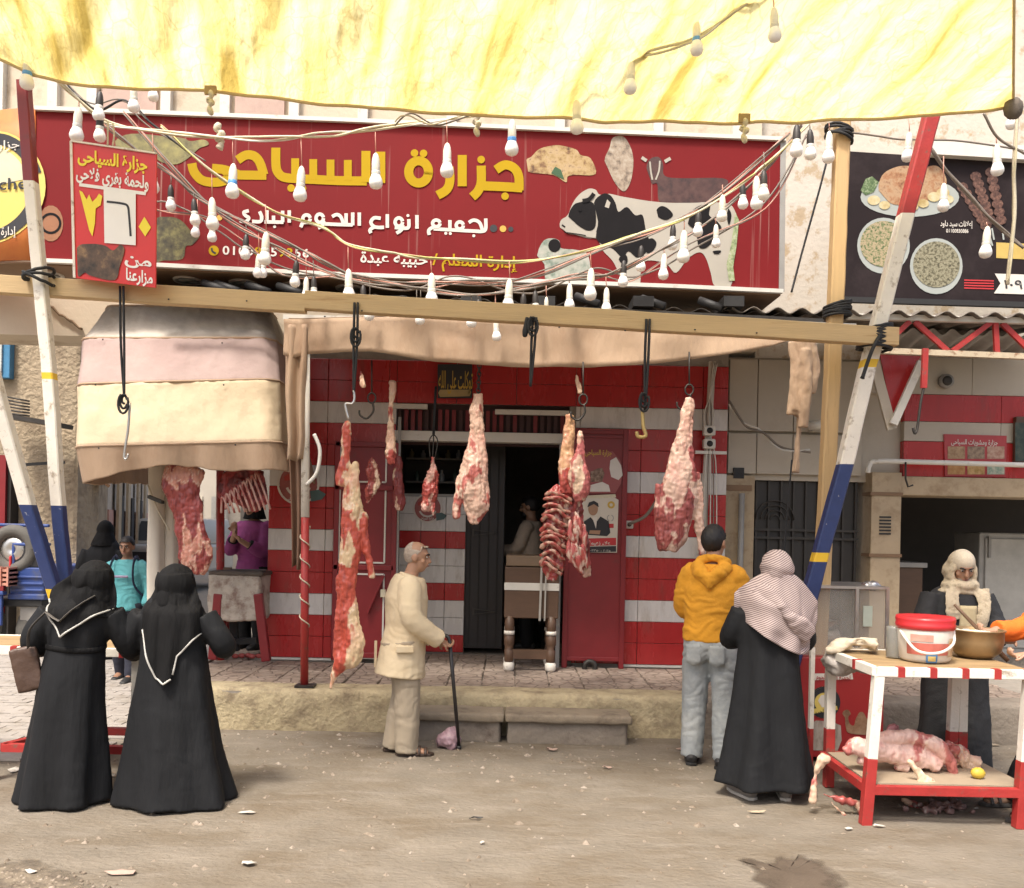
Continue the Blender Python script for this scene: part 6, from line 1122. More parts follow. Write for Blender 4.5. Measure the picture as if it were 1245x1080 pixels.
for y, lab in ((524, 'upper white round switch on conduit of right wall'), (540, 'lower white round switch on conduit of right wall')):
    t = thing('switch_box', P(862, y + 6, 8.85), lab, 'switch'); c = P(862, y, 8.86); MB().box(c.x - .06, c.x + .06, 8.82, 8.9, c.z - .05, c.z + .05).build('box', m_whitemetal, t, bevel=.015); MB().lathe(c - V(0, .045, 0), [(0, 0), (.03, 0), (.033, .02)], 14, (0, 1, 0)).build('knob', m_black, t)

# ================================================================== CHOPPING BLOCK AND POSTS ON THE LEFT
BY = 8.75
cbk = thing('chopping_block', P(290, 803, BY), 'worn whitewashed chopping block on red legs left of pillar', 'chopping block')
me = fuse(MB().box(XW(257, 720, BY), XW(320, 720, BY), BY - .12, BY + .33, ZW(290, 754, BY), ZW(290, 698, BY)), 0.02, 3); displace(me, lambda p: .014 * fbm(p, 7)); place(me, 'block', M('worn_block', (0.45, 0.40, 0.34), 0.8, 0.2, 9, 0.6, 30, col2=(0.22, 0.15, 0.12), c2scale=7, c2lo=.5, c2hi=.66), cbk)
rough_box('top', M('dark_block_top', (0.09, 0.07, 0.055), 0.7, .3, 9, .5, 30), cbk, XW(258, 720, BY), XW(323, 720, BY), BY - .12, BY + .34, ZW(290, 700, BY), ZW(290, 694, BY), .006, 8, .015)
for (xa, ya, xb2, yb2, d) in ((266, 722, 259, 802, -.1), (273, 745, 272, 800, .2), (314, 722, 324, 804, -.1), (284, 755, 286, 792, .35)): MB().bar(P(xa, ya, BY + d), P(xb2, yb2, BY + d), .085, .07).build('leg', m_redmetal if xa != 284 else m_black, cbk, bevel=.01)
MB().bar(P(284, 780, BY + .3), P(312, 779, BY + .3), .06).build('stretcher', m_black, cbk)
kn = thing('knife_rest', P(300, 696, BY), 'flat dark steel blade lying on the chopping block', 'knife'); z = ZW(290, 693.5, BY) + .004
MB().prism([V(XW(282, 690, BY), BY - .05, z), V(XW(325, 690, BY), BY - .06, z), V(XW(325, 690, BY), BY + .02, z), V(XW(286, 690, BY), BY + .02, z)], (0, 0, .008)).build('blade', m_iron, kn); MB().bar(V(XW(282, 690, BY), BY - .01, z + .01), V(XW(272, 690, BY), BY, z + .01), .025).build('handle', m_brown, kn)
for i in range(6):
    p = P(284 + i * 7, 797, BY + .2); o = MB().ell(V(p.x, BY + .25 + .03 * (i % 3), PZ + .025), (.04, .03, .025), 8, 6).build('meat_trim', M('trim_meat', (.4, .08, .07), .5, .2, 20, .3, 40), None); tag(o, 'small red meat trimming on the ground under chopping block', 'meat', 'trimmings under the chopping block')
wpil = thing('wrapped_column', P(197, 800, 8.5), 'white cloth wrapped column at the corner behind meat slab', 'column')
for x, r_, Yd in ((188, .075, 8.5), (206, .07, 8.6)):
    A, B = P(x, 820, Yd), P(x + 2, 560, Yd); mb = MB(); n = 26
    mb.loft([[A.lerp(B, i / n) + V((r_ + .012 * ns((a * 2, i * .12, x), 1) + .006 * math.sin(a * 5)) * math.cos(a), (r_ + .012 * ns((a * 2, i * .12, x), 1)) * math.sin(a), 0) for a in [2 * math.pi * k / 20 for k in range(20)]] for i in range(n + 1)]); mb.build('wrap', M('white_cloth', (0.66, 0.61, 0.52), 0.8, 0.06, 5, .2, 40), wpil)
MB().tube(catmull([P(180, 590, 8.4), P(192, 620, 8.38), P(206, 645, 8.38)], 5), .008, 6).build('cord', m_rope, wpil)
MB().bar(P(181, 604, 8.3), P(198, 611, 8.1), .03).build('peg', m_black, wpil)
rp_ = thing('red_post', P(268, 700, 8.9), 'thin orange red post behind the rib rack', 'post'); MB().tube([P(268, 812, 8.9), P(268, 560, 8.9)], .04, 10).build('post_shaft', m_redpaint, rp_)
st_ = thing('striped_post', P(210, 700, 9.2), 'brick red and white post behind the meat slab', 'post')
for k, (ya, yb2, mt) in enumerate(((636, 668, m_redmetal), (668, 690, m_redpaint), (690, 735, m_whitepaint), (735, 812, m_redmetal))): MB().bar(P(211, ya, 9.2), P(211, yb2, 9.2), .13).build('section', mt, st_)

# ================================================================== TABLES
m_tabletop = M('table_wood', (0.36, 0.25, 0.13), 0.6, .12, 4, .2, 30, col2=(.22, .14, .07), c2scale=5, c2lo=.5, c2hi=.7, stretch=(.5, 3, 1))
def table(name, label, X0, X1, Y0, Y1, zt, zs, legs, shelf=True, nstripe=5, lean=.06):
    t = thing(name, (X0, Y0, 0), label, 'table'); fr_ = .055
    MB().box(X0 + .02, X1 - .02, Y0 + .02, Y1 - .02, zt - .03, zt - .004).build('table_top', m_tabletop, t, bevel=.004)
    L_ = X1 - X0
    for (A, B, n) in ((V(X0, Y0, zt - .03), V(X1, Y0, zt - .03), nstripe), (V(X0, Y0, zt - .03), V(X0, Y1, zt - .03), 2), (V(X0, Y1, zt - .03), V(X1, Y1, zt - .03), 1)):
        MB().bar(A, B, .045, .055).build('rail', m_whitepaint, t, bevel=.003)
        d = (B - A)
        for k in range(1, n + 1):
            if n > 1: c = A + d * ((k - .35) / n); MB().bar(c, c + d.normalized() * .042, .051, .060).build('red_band', m_redpaint, t)
    for lx, ly, s in legs:
        A, B, mid = V(lx - lean * s, ly, 0), V(lx, ly, zt - .05), V(lx - lean * s * .55, ly, zt * .42)
        lg = MB().bar(mid, B, .06).build('leg', m_whitepaint, t, bevel=.004); MB().bar(A, mid, .062).build('leg_foot', m_redpaint, lg, bevel=.004)
    if shelf:
        MB().box(X0 + .0, X1, Y0 + .04, Y1 - .02, zs - .02, zs).build('shelf', M('shelf_board', (.34, .27, .19), .7, .15, 5, .2, 30, col2=(.25, .12, .09), c2scale=4, c2lo=.6, c2hi=.75), t)
        for A, B in ((V(X0 - .03, Y0, zs - .03), V(X1, Y0, zs - .03)), (V(X0 - .03, Y0, zs - .03), V(X0 - .03, Y1, zs - .03)), (V(X0, Y1, zs - .03), V(X1, Y1, zs - .03))): MB().bar(A, B, .04, .055).build('shelf_rail', m_redpaint, t, bevel=.003)
    return t
RT0, RT1, RTY0, RTY1, RTZ = 2.20, 3.16, 5.32, 6.12, 0.955
table('butcher_table', 'red and white metal table at right holding bucket and pot', RT0, RT1, RTY0, RTY1, RTZ, .245, [(RT0 + .02, RTY0 + .01, 1), (RT0 + .02, RTY1, 0), (XW(1160, 860, RTY1), RTY1, .3), (RT1 - .03, RTY0 + .01, .8), (RT1 - .03, RTY1, 0)])
bpy.data.objects['butcher_table'].name = 'butcher_table'
table('butcher_table', 'red and white metal table at left edge behind the two women', -4.9, -2.42, 5.8, 6.35, .90, .3, [(P(-16, 955, 5.8).x, 5.8, .0), (-2.45, 6.3, 0), (-2.45, 5.85, 0)], shelf=False, nstripe=7)
lt = [o for o in COL.objects if o.get('label', '').startswith('red and white metal table at left')][0]
MB().bar(V(P(4, 900, 5.8).x, 5.8, .235), V(-2.4, 5.8, .235), .05).build('lower_rail', m_redpaint, lt); MB().bar(V(P(4, 900, 5.8).x, 6.3, .235), V(-2.4, 6.3, .235), .05).build('lower_rail', m_redpaint, lt); MB().bar(V(P(4, 900, 5.8).x, 5.8, .235), V(-3.1, 6.3, .235), .05).build('lower_rail', m_redpaint, lt)
# bucket, jar, pot
bc = P(1124, 803, 5.62); bc.z = RTZ
bk = thing('bucket', bc, 'white printed plastic bucket with red lid on the right table', 'bucket')
kx = 5.62 / F; m_bkt = M('bucket_plastic', (.62, .58, .52), .4, .05, 6, .02, 10)
MB().lathe(bc, [(.0, .002), (26 * kx, .002), (29 * kx, .02), (32 * kx, 42 * kx), (31.5 * kx, 43 * kx), (.0, 43 * kx)], 28).build('pail', m_bkt, bk)
MB().lathe(bc, [(32.6 * kx, 39 * kx), (33.6 * kx, 42 * kx), (34 * kx, 45 * kx), (33 * kx, 46 * kx), (34 * kx, 50 * kx), (33 * kx, 54 * kx), (30 * kx, 53 * kx), (0, 52 * kx)], 28).build('lid', M('lid_red', (.48, .025, .03), .35, .05, 10, .03, 20), bk)
MB().tube(catmull([bc + V(-32 * kx, -.02, 36 * kx), bc + V(-24 * kx, -.16, 16 * kx), bc + V(0, -.185, 14 * kx), bc + V(20 * kx, -.15, 24 * kx), bc + V(31 * kx, -.04, 38 * kx)], 7), .009, 7).build('handle', m_whitepaint, bk)
def wrap(a0, a1, z0, z1, mt, name, extra=.002, lift=0):                   # label wrapped on the bucket side
    def f(u, v): a = R(lerp(a0, a1, u)); z = lerp(z0, z1, v); r = interp([(0, 27 * kx), (.02, 29 * kx), (42 * kx, 32 * kx)], z)[0] + extra; return bc + V(r * math.cos(a), r * math.sin(a), z)
    return MB().grid(f, 16, 4).build(name, mt, bk, fixn=False)
wrap(205, 330, 10 * kx, 24 * kx, M('label_red', (.45, .12, .09), .5, .2, 20, 0), 'label_band', .003); wrap(300, 345, 8 * kx, 30 * kx, Mramp('label_food', [(.3, .18, .08), (.5, .35, .2), (.55, .45, .35)], 30), 'label_picture', .004)
wrap(248, 272, 1 * kx, 12 * kx, M('label_blue', (.07, .20, .42), .5), 'label_badge', .006); wrap(252, 268, 3 * kx, 9 * kx, M('label_gold', (.6, .45, .15), .5), 'label_star', .008); wrap(215, 262, 26 * kx, 34 * kx, M('label_pink', (.55, .30, .24), .5, .2, 25, 0), 'label_strip', .003)
jc = P(1087, 798, 5.72); jc.z = RTZ; jr = thing('glass_jar', jc, 'empty square glass jar left of the bucket', 'jar')
m_glass = M('clear_glass', (.75, .76, .72), .12, .02, 5, 0, trans=.75, rvar=0)
MB().lathe(jc, [(.0, .001), (.045, .001), (.05, .01), (.052, .19), (.05, .2), (.046, .2), (.046, .012), (0, .01)], 16).build('glass', m_glass, jr)
MB().lathe(jc + V(0, 0, .003), [(0, .01), (.044, .01), (.044, .03), (0, .032)], 14).build('residue', M('residue', (.3, .2, .1), .7), jr)
pc_ = P(1186, 797, 5.82); pc_.z = RTZ; pt = thing('cooking_pot', pc_, 'dull brass cooking pot with pale fat inside on table', 'pot'); kp = 5.82 / F
MB().lathe(pc_, [(0, .001), (20 * kx, .002), (28 * kp, 8 * kp), (31 * kp, 20 * kp), (31 * kp, 32 * kp), (33 * kp, 33 * kp), (33 * kp, 34.5 * kp), (30 * kp, 34 * kp), (29.5 * kp, 28 * kp), (0, 27 * kp)], 30).build('pan', M('tarnished_brass', (.30, .21, .11), .42, .15, 9, .08, 30, metal=.5), pt)
me = fuse(MB().ell(pc_ + V(0, 0, 28 * kp), (28 * kp, 28 * kp, 5 * kp), 16, 8), .012, 1); displace(me, lambda p: .02 * fbm(p, 14)); place(me, 'contents', M('pale_fat', (.70, .66, .58), .5, .08, 14, .3, 40), pt)
# rag bundle
rg2 = MB()
for k in range(9):
    y = k - 4; rg2.tube(catmull([P(1004 + k, 792 - k * .5, 5.95 + .02 * k), P(1024, 783 + rnd.uniform(-5, 5), 5.9 + .02 * k), P(1045, 781 + rnd.uniform(-6, 7), 5.85 + .02 * k), P(1066, 784 + rnd.uniform(-4, 6), 5.83 + .02 * k)], 6), [.02 + .01 * math.sin(i * .4) for i in range(19)], 8)
me = fuse(rg2, .010, 2); displace(me, lambda p: .010 * fbm((p.x * .4, p.y, p.z * 1.3), 22)); tag(place(me, 'rag_bundle', M('dirty_rag', (.58, .50, .38), .9, .12, 14, .4, 60)), 'twisted pale rag bundle lying on left end of right table', 'cloth')
me = fuse(MB().ell(P(1026, 806, 6.0), (.17, .12, .08), 14, 8).ell(P(1045, 806, 6.0), (.12, .1, .07), 12, 8), .014, 1); displace(me, lambda p: .035 * fbm(p, 12)); tag(place(me, 'plastic_bag', M('grey_plastic', (.36, .33, .30), .3, .1, 20, .4, 50)), 'crumpled grey plastic bag stuffed under the table top corner', 'bag')
# carcass on the lower shelf
meat('lamb_carcass', 'pale pink skinned carcass lying on the lower shelf of right table', [[(1026, 914, 6), (1042, 908, 11), (1070, 914, 13), (1100, 918, 12), (1125, 924, 11), (1140, 934, 9)], [(1060, 902, 7), (1085, 897, 9), (1110, 897, 9), (1135, 905, 9), (1150, 918, 8), (1158, 934, 6), (1162, 946, 6)], [(1045, 922, 6), (1056, 930, 5)], [(1090, 930, 6), (1104, 934, 5)]], 5.62, [(0, .42), (.6, .32), (1, .10)], 21, cols=((.64, .44, .38), (.46, .16, .14), (.26, .05, .05)), flat_=.9, amp=.016)
meat('meat_offcuts', 'ragged pink offcuts behind the carcass on lower shelf', [[(1140, 915, 8), (1160, 915, 12), (1180, 928, 9), (1186, 938, 5)], [(1110, 922, 8), (1135, 930, 11), (1160, 938, 9)]], 5.75, [(0, .1), (1, 0)], 22, cols=(FAT, (.42, .12, .1), DRK), amp=.03, freq=14, flat_=.8)
meat('meat_flap', 'pink fatty flap propped upright behind the carcass', [[(1083, 882, 5), (1084, 892, 8), (1080, 902, 11), (1072, 910, 7)], [(1088, 884, 4), (1096, 898, 6), (1100, 908, 6)]], 5.85, [(0, .2), (1, .1)], 23, cols=((.62, .42, .38), (.48, .2, .2), DRK))
meat('bone_piece', 'knuckle bone with yellow fat at front of lower shelf', [[(1105, 925, 2.5), (1115, 935, 3.5), (1122, 944, 5)], [(1118, 946, 6), (1132, 950, 6), (1140, 955, 4)]], 5.42, [(0, .2), (1, .5)], 24, cols=((.70, .58, .40), (.5, .16, .13), DRK), flat_=.9, voxel=.009)
meat('trotter', 'pink trotter hanging over the left end of lower shelf', [[(1003, 918, 7), (998, 925, 8), (993, 940, 4)], [(992, 940, 3), (990, 960, 3), (987, 976, 4)]], 5.5, [(0, .2), (1, .6)], 25, cols=((.62, .45, .32), (.48, .14, .12), DRK), voxel=.009)
for i, ch in enumerate(([(1000, 965, 2.5), (1020, 972, 3), (1050, 978, 3)], [(1010, 975, 2), (1025, 990, 2), (1045, 1000, 2.5)], [(1040, 975, 5), (1048, 985, 6), (1050, 996, 4)], [(1095, 972, 3), (1115, 980, 5), (1122, 990, 6)])):
    o = meat('bone_scrap', ['longest reddish bone scrap under the table, upper of two', 'thin curved bone scrap lowest under the table left leg', 'bloody bone lump beside the table front leg', 'bloody knuckle bone under middle of the right table'][i], [ch], 5.5 if i != 3 else 5.7, [(0, .1), (1, .1)], 30 + i, voxel=.009, cols=((.5, .34, .24), (.34, .08, .07), DRK), flat_=.9)
# offal heap on ground under the table
rbh = MB(); 
for i in range(40): p = gp(1150 + rnd.gauss(0, 16), 985 + rnd.gauss(0, 4)); rbh.ell(p + V(0, 0, .02), (rnd.uniform(.012, .035), rnd.uniform(.012, .03), rnd.uniform(.01, .03)), 6, 5)
me = fuse(rbh, .009, 1); displace(me, lambda p: .01 * fbm(p, 30)); tag(place(me, 'offal_heap', M('offal', (.20, .12, .11), .5, .35, 30, .4, 50, col2=(.4, .32, .28), c2scale=25, c2lo=.55, c2hi=.65)), 'heap of dark offal scraps under right end of table', 'offal')
lm = tag(MB().ell(P(1189, 940, 5.5) + V(0, 0, .0), (.045, .035, .035), 12, 8).build('lemon_half', M('lemon', (.55, .40, .05), .5), None), 'yellow lemon piece on the lower shelf', 'lemon')

# ---- red cabinet with glass case, grinder
KY = 6.75
cab = thing('meat_cabinet', P(1020, 915, KY), 'red printed cabinet with glass case behind the right table', 'cabinet')
kz = ZW(1020, 800, KY); kx0, kx1 = XW(968, 850, KY), XW(1075, 850, KY)
MB().box(kx0, kx1, KY, KY + .6, .04, kz).build('body', M('cabinet_red', (.36, .028, .03), .4, .08, 4, .04, 20, col2=(.2, .05, .05), c2scale=8, c2lo=.6, c2hi=.75), cab, bevel=.008)
KP = Plane((0, KY), (1, KY))
b = MB(); ring(b, 1002, 854, 12, 18, KP, .006); ring(b, 1002, 854, 18, 19.5, KP, .005); b.build('emblem_ring', m_ink, cab)
b = MB(); disc(b, 1002, 854, 19.5, KP, .004, 26); b.build('emblem_field', M('emblem_yellow', (.7, .55, .14)), cab)
b = MB(); flat(b, [(994, 852), (998, 845), (1006, 845), (1010, 851), (1006, 859), (999, 860)], KP, .008); b.build('emblem_head', m_inkwhite, cab)
b = MB(); flat(b, [(985, 862), (1017, 858), (1018, 863), (986, 868)], KP, .009); b.build('emblem_ribbon', M('emblem_yellow', (.7, .55, .14)), cab)
b = MB(); text(b, 'السياحى', KP.at(991, 866.5, .012), ux, uz, .13, .03, .01); b.build('emblem_lettering', m_ink, cab)
b = MB(); flat(b, [(990, 819), (1036, 818), (1037, 826), (990, 827)], KP, .004); b.build('white_strip', m_inkwhite, cab)
b = MB(); text(b, 'لجميع انواع اللحوم', KP.at(992, 825.5, .008), ux, uz, .26, .035, .015); b.build('strip_lettering', M('cabinet_red', RED), cab)
camel = [(1024, 868), (1026, 864), (1031, 863), (1034, 868), (1031, 872), (1033, 880), (1038, 882), (1040, 874), (1045, 866), (1050, 867), (1054, 874), (1060, 870), (1066, 878), (1066, 892), (1034, 892), (1028, 884), (1027, 872)]
flat(MB(), soft(camel), KP, .005).build('camel_print', Mramp('print_camel', [(.14, .07, .04), (.3, .17, .1), (.42, .28, .18)], 10), cab)
flat(MB(), [(986, 912), (985, 880), (992, 876), (1010, 877), (1022, 882), (1023, 900), (1018, 913)], KP, .005).build('white_animal_print', Mramp('print_sheep2', [(.22, .18, .15), (.40, .34, .29), (.5, .45, .4)], 7, stretch=(3, 1, 1)), cab)
MB().box(XW(985, 850, KY - .2), XW(990, 850, KY - .2), KY - .2, KY - .16, 0.3, kz + .1).build('post', m_whitepaint, cab); MB().box(XW(985, 850, KY - .2), XW(990, 850, KY - .2), KY - .2, KY - .16, 0, .3).build('post_foot', m_redpaint, cab)
gz0, gz1 = kz + .012, ZW(1030, 716, KY); gx0, gx1 = XW(975, 760, KY), XW(1079, 760, KY)
m_case = M('case_glass', (.60, .58, .52), .2, .04, 4, .03, 8, alpha=.19, rvar=.04, col2=(.45, .42, .36), c2scale=2)
for nm, bx_ in (('glass_front', (gx0, gx1, KY + .02, KY + .03, gz0, gz1)), ('glass_side', (gx1 - .01, gx1, KY + .04, KY + .58, gz0, gz1)), ('glass_back', (gx0, gx1, KY + .58, KY + .59, gz0, gz1))): MB().box(*bx_).build(nm, m_case, cab)
MB().box(gx0 - .01, gx1 + .01, KY, KY + .61, gz1, gz1 + .02).build('case_lid', m_steel, cab)
for x in (gx0, gx1, XW(1042, 760, KY)): MB().box(x - .012, x + .012, KY + .0, KY + .02, gz0, gz1).build('case_post', m_steel, cab)
MB().box(XW(1050, 750, KY), XW(1061, 750, KY), KY + .005, KY + .015, ZW(1055, 762, KY), ZW(1055, 737, KY)).build('sticker', M('sticker', (.45, .50, .42), .5), cab)
gr = thing('meat_grinder', P(1000, 795, KY + .3), 'pale cast iron meat grinder inside the glass case', 'grinder'); c = P(1000, 770, KY + .3)
m_cast = M('cast_cream', (.45, .42, .35), .45, .1, 9, .1, 30)
MB().lathe(c + V(0, 0, -.02), [(.03, 0), (.045, .04), (.05, .06), (.11, .12), (.115, .125), (.1, .125)], 18).build('hopper', m_cast, gr); MB().tube([c + V(-.12, 0, -.03), c + V(.06, 0, -.03), c + V(.12, 0, -.03)], [.05, .055, .065], 14).build('barrel', m_cast, gr); MB().box(c.x - .1, c.x + .02, c.y - .07, c.y + .07, gz0, c.z - .06).build('motor_base', m_gray, gr, bevel=.01)
me = fuse(MB().ell(P(1059, 713, KY + .2) + V(0, 0, .005), (.075, .06, .035), 12, 8), .008, 1); displace(me, lambda p: .016 * fbm(p, 26)); tag(place(me, 'foil_lump', M('foil', (.7, .7, .7), .25, .1, 30, .3, 60, metal=.9)), 'crumpled foil lump on top of the glass case', 'foil')

# ================================================================== LITTER AND LOOSE GROUND
def scrap(label, x, y, w_, h_, seed, mt, cat='litter'):
    w_ *= .6; h_ *= .6; c = gp(x, y); n = 9; q = random.Random(seed); ring_ = [(w_ * (1 + q.uniform(-.3, .3)) * math.cos(2 * math.pi * k / n), h_ * (1 + q.uniform(-.3, .3)) * math.sin(2 * math.pi * k / n)) for k in range(n)]
    mb = MB(); mb.add([c + V(0, 0, .02)] + [c + V(a, b, .008 + abs(q.gauss(0, .008))) for a, b in ring_], [(0, 1 + k, 1 + (k + 1) % n) for k in range(n)]); o = mb.build('litter', mt, None, solid=.003); return tag(o, label, cat)
m_litter = M('white_litter', (.48, .45, .40), .7, .12, 20, .2, 40); m_litterp = M('pink_litter', (.38, .27, .22), .7, .1, 20, .2, 40)
for a_ in (('white paper scrap on road right of the second woman', 301, 990, .085, .03, 1, m_litter), ('crumpled white tissue on the road below the paper scrap', 302, 1053, .055, .05, 2, m_litter), ('pinkish torn wrapper on the road at bottom left', 150, 1063, .12, .06, 3, m_litterp), ('white scrap in the dark grime at bottom left corner', 38, 1063, .05, .03, 4, m_litter), ('pale crumpled bag at the foot of the yellow kerb', 833, 912, .10, .08, 5, m_litterp), ('white scrap beside the front leg of right table', 1068, 1008, .06, .02, 6, m_litter), ('small white scrap on road left of table leg', 1031, 1010, .045, .025, 7, m_litter), ('pale litter strip on the road before the doorstep', 672, 914, .08, .05, 8, m_litterp), ('straw coloured scrap on road behind the scarf woman', 920, 990, .1, .02, 9, M('straw', (.4, .32, .22), .8)), ('small pale scrap on the road before the right end of doorstep', 738, 936, .06, .03, 10, m_litterp), ('small white scrap on the road at centre bottom', 586, 1028, .02, .02, 11, m_litter), ('dark twig on the road at centre', 579, 998, .07, .015, 12, m_black), ('white plastic on ground by left table leg', 18, 940, .07, .09, 13, m_litter), ('pale scrap between the two women on the ground', 134, 946, .08, .03, 14, m_litter), ('flattened brown box on ground right of table man', 1205, 908, .10, .05, 15, m_concrete)): scrap(*a_)
db = MB(); q = random.Random(77)
for i in range(1500):
    x, y = q.uniform(-4.2, 4.5), q.uniform(3.2, 7.38) if i % 3 else q.uniform(6.2, 7.4); s = abs(q.gauss(.004, .005)) + .002; z = gz(x, y); a_ = q.uniform(0, 3.14); e_ = q.uniform(.6, 4) if i % 5 == 0 else q.uniform(.8, 1.4)
    dx, dy = V(math.cos(a_), math.sin(a_), 0) * s * e_, V(-math.sin(a_), math.cos(a_), 0) * s; c = V(x, y, z)
    db.add([c - dx - dy, c + dx - dy, c + dx + dy, c - dx + dy, c + V(0, 0, s * 1.1)], [(0, 1, 4), (1, 2, 4), (2, 3, 4), (3, 0, 4)])
for i in range(420):
    p = gp(q.gauss(20, 45), q.gauss(1074, 9)); s = abs(q.gauss(.003, .004)) + .002; db.ell(p + V(0, 0, s * .3), (s * q.uniform(.7, 1.5), s, s * .7), 5, 4)
tag(db.build('road_grit', Mramp('grit', [(.06, .05, .04), (.18, .14, .10), (.30, .25, .2), (.42, .38, .33)], 9, .9), None), 'scattered grit and straw bits over the dusty road', 'grit', kind='stuff')
# purple plastic bag beside the cane
bc2 = gp(545, 911); me = fuse(MB().ell(bc2 + V(0, 0, .06), (.11, .08, .075), 14, 9).ell(bc2 + V(.03, 0, .12), (.05, .04, .06), 10, 8), .012, 2); displace(me, lambda p: .028 * fbm(p, 11) - .004); tag(place(me, 'plastic_bag', M('mauve_plastic', (.34, .22, .25), .35, .15, 30, .5, 60)), 'mauve plastic bag on the road beside the walking stick', 'bag')
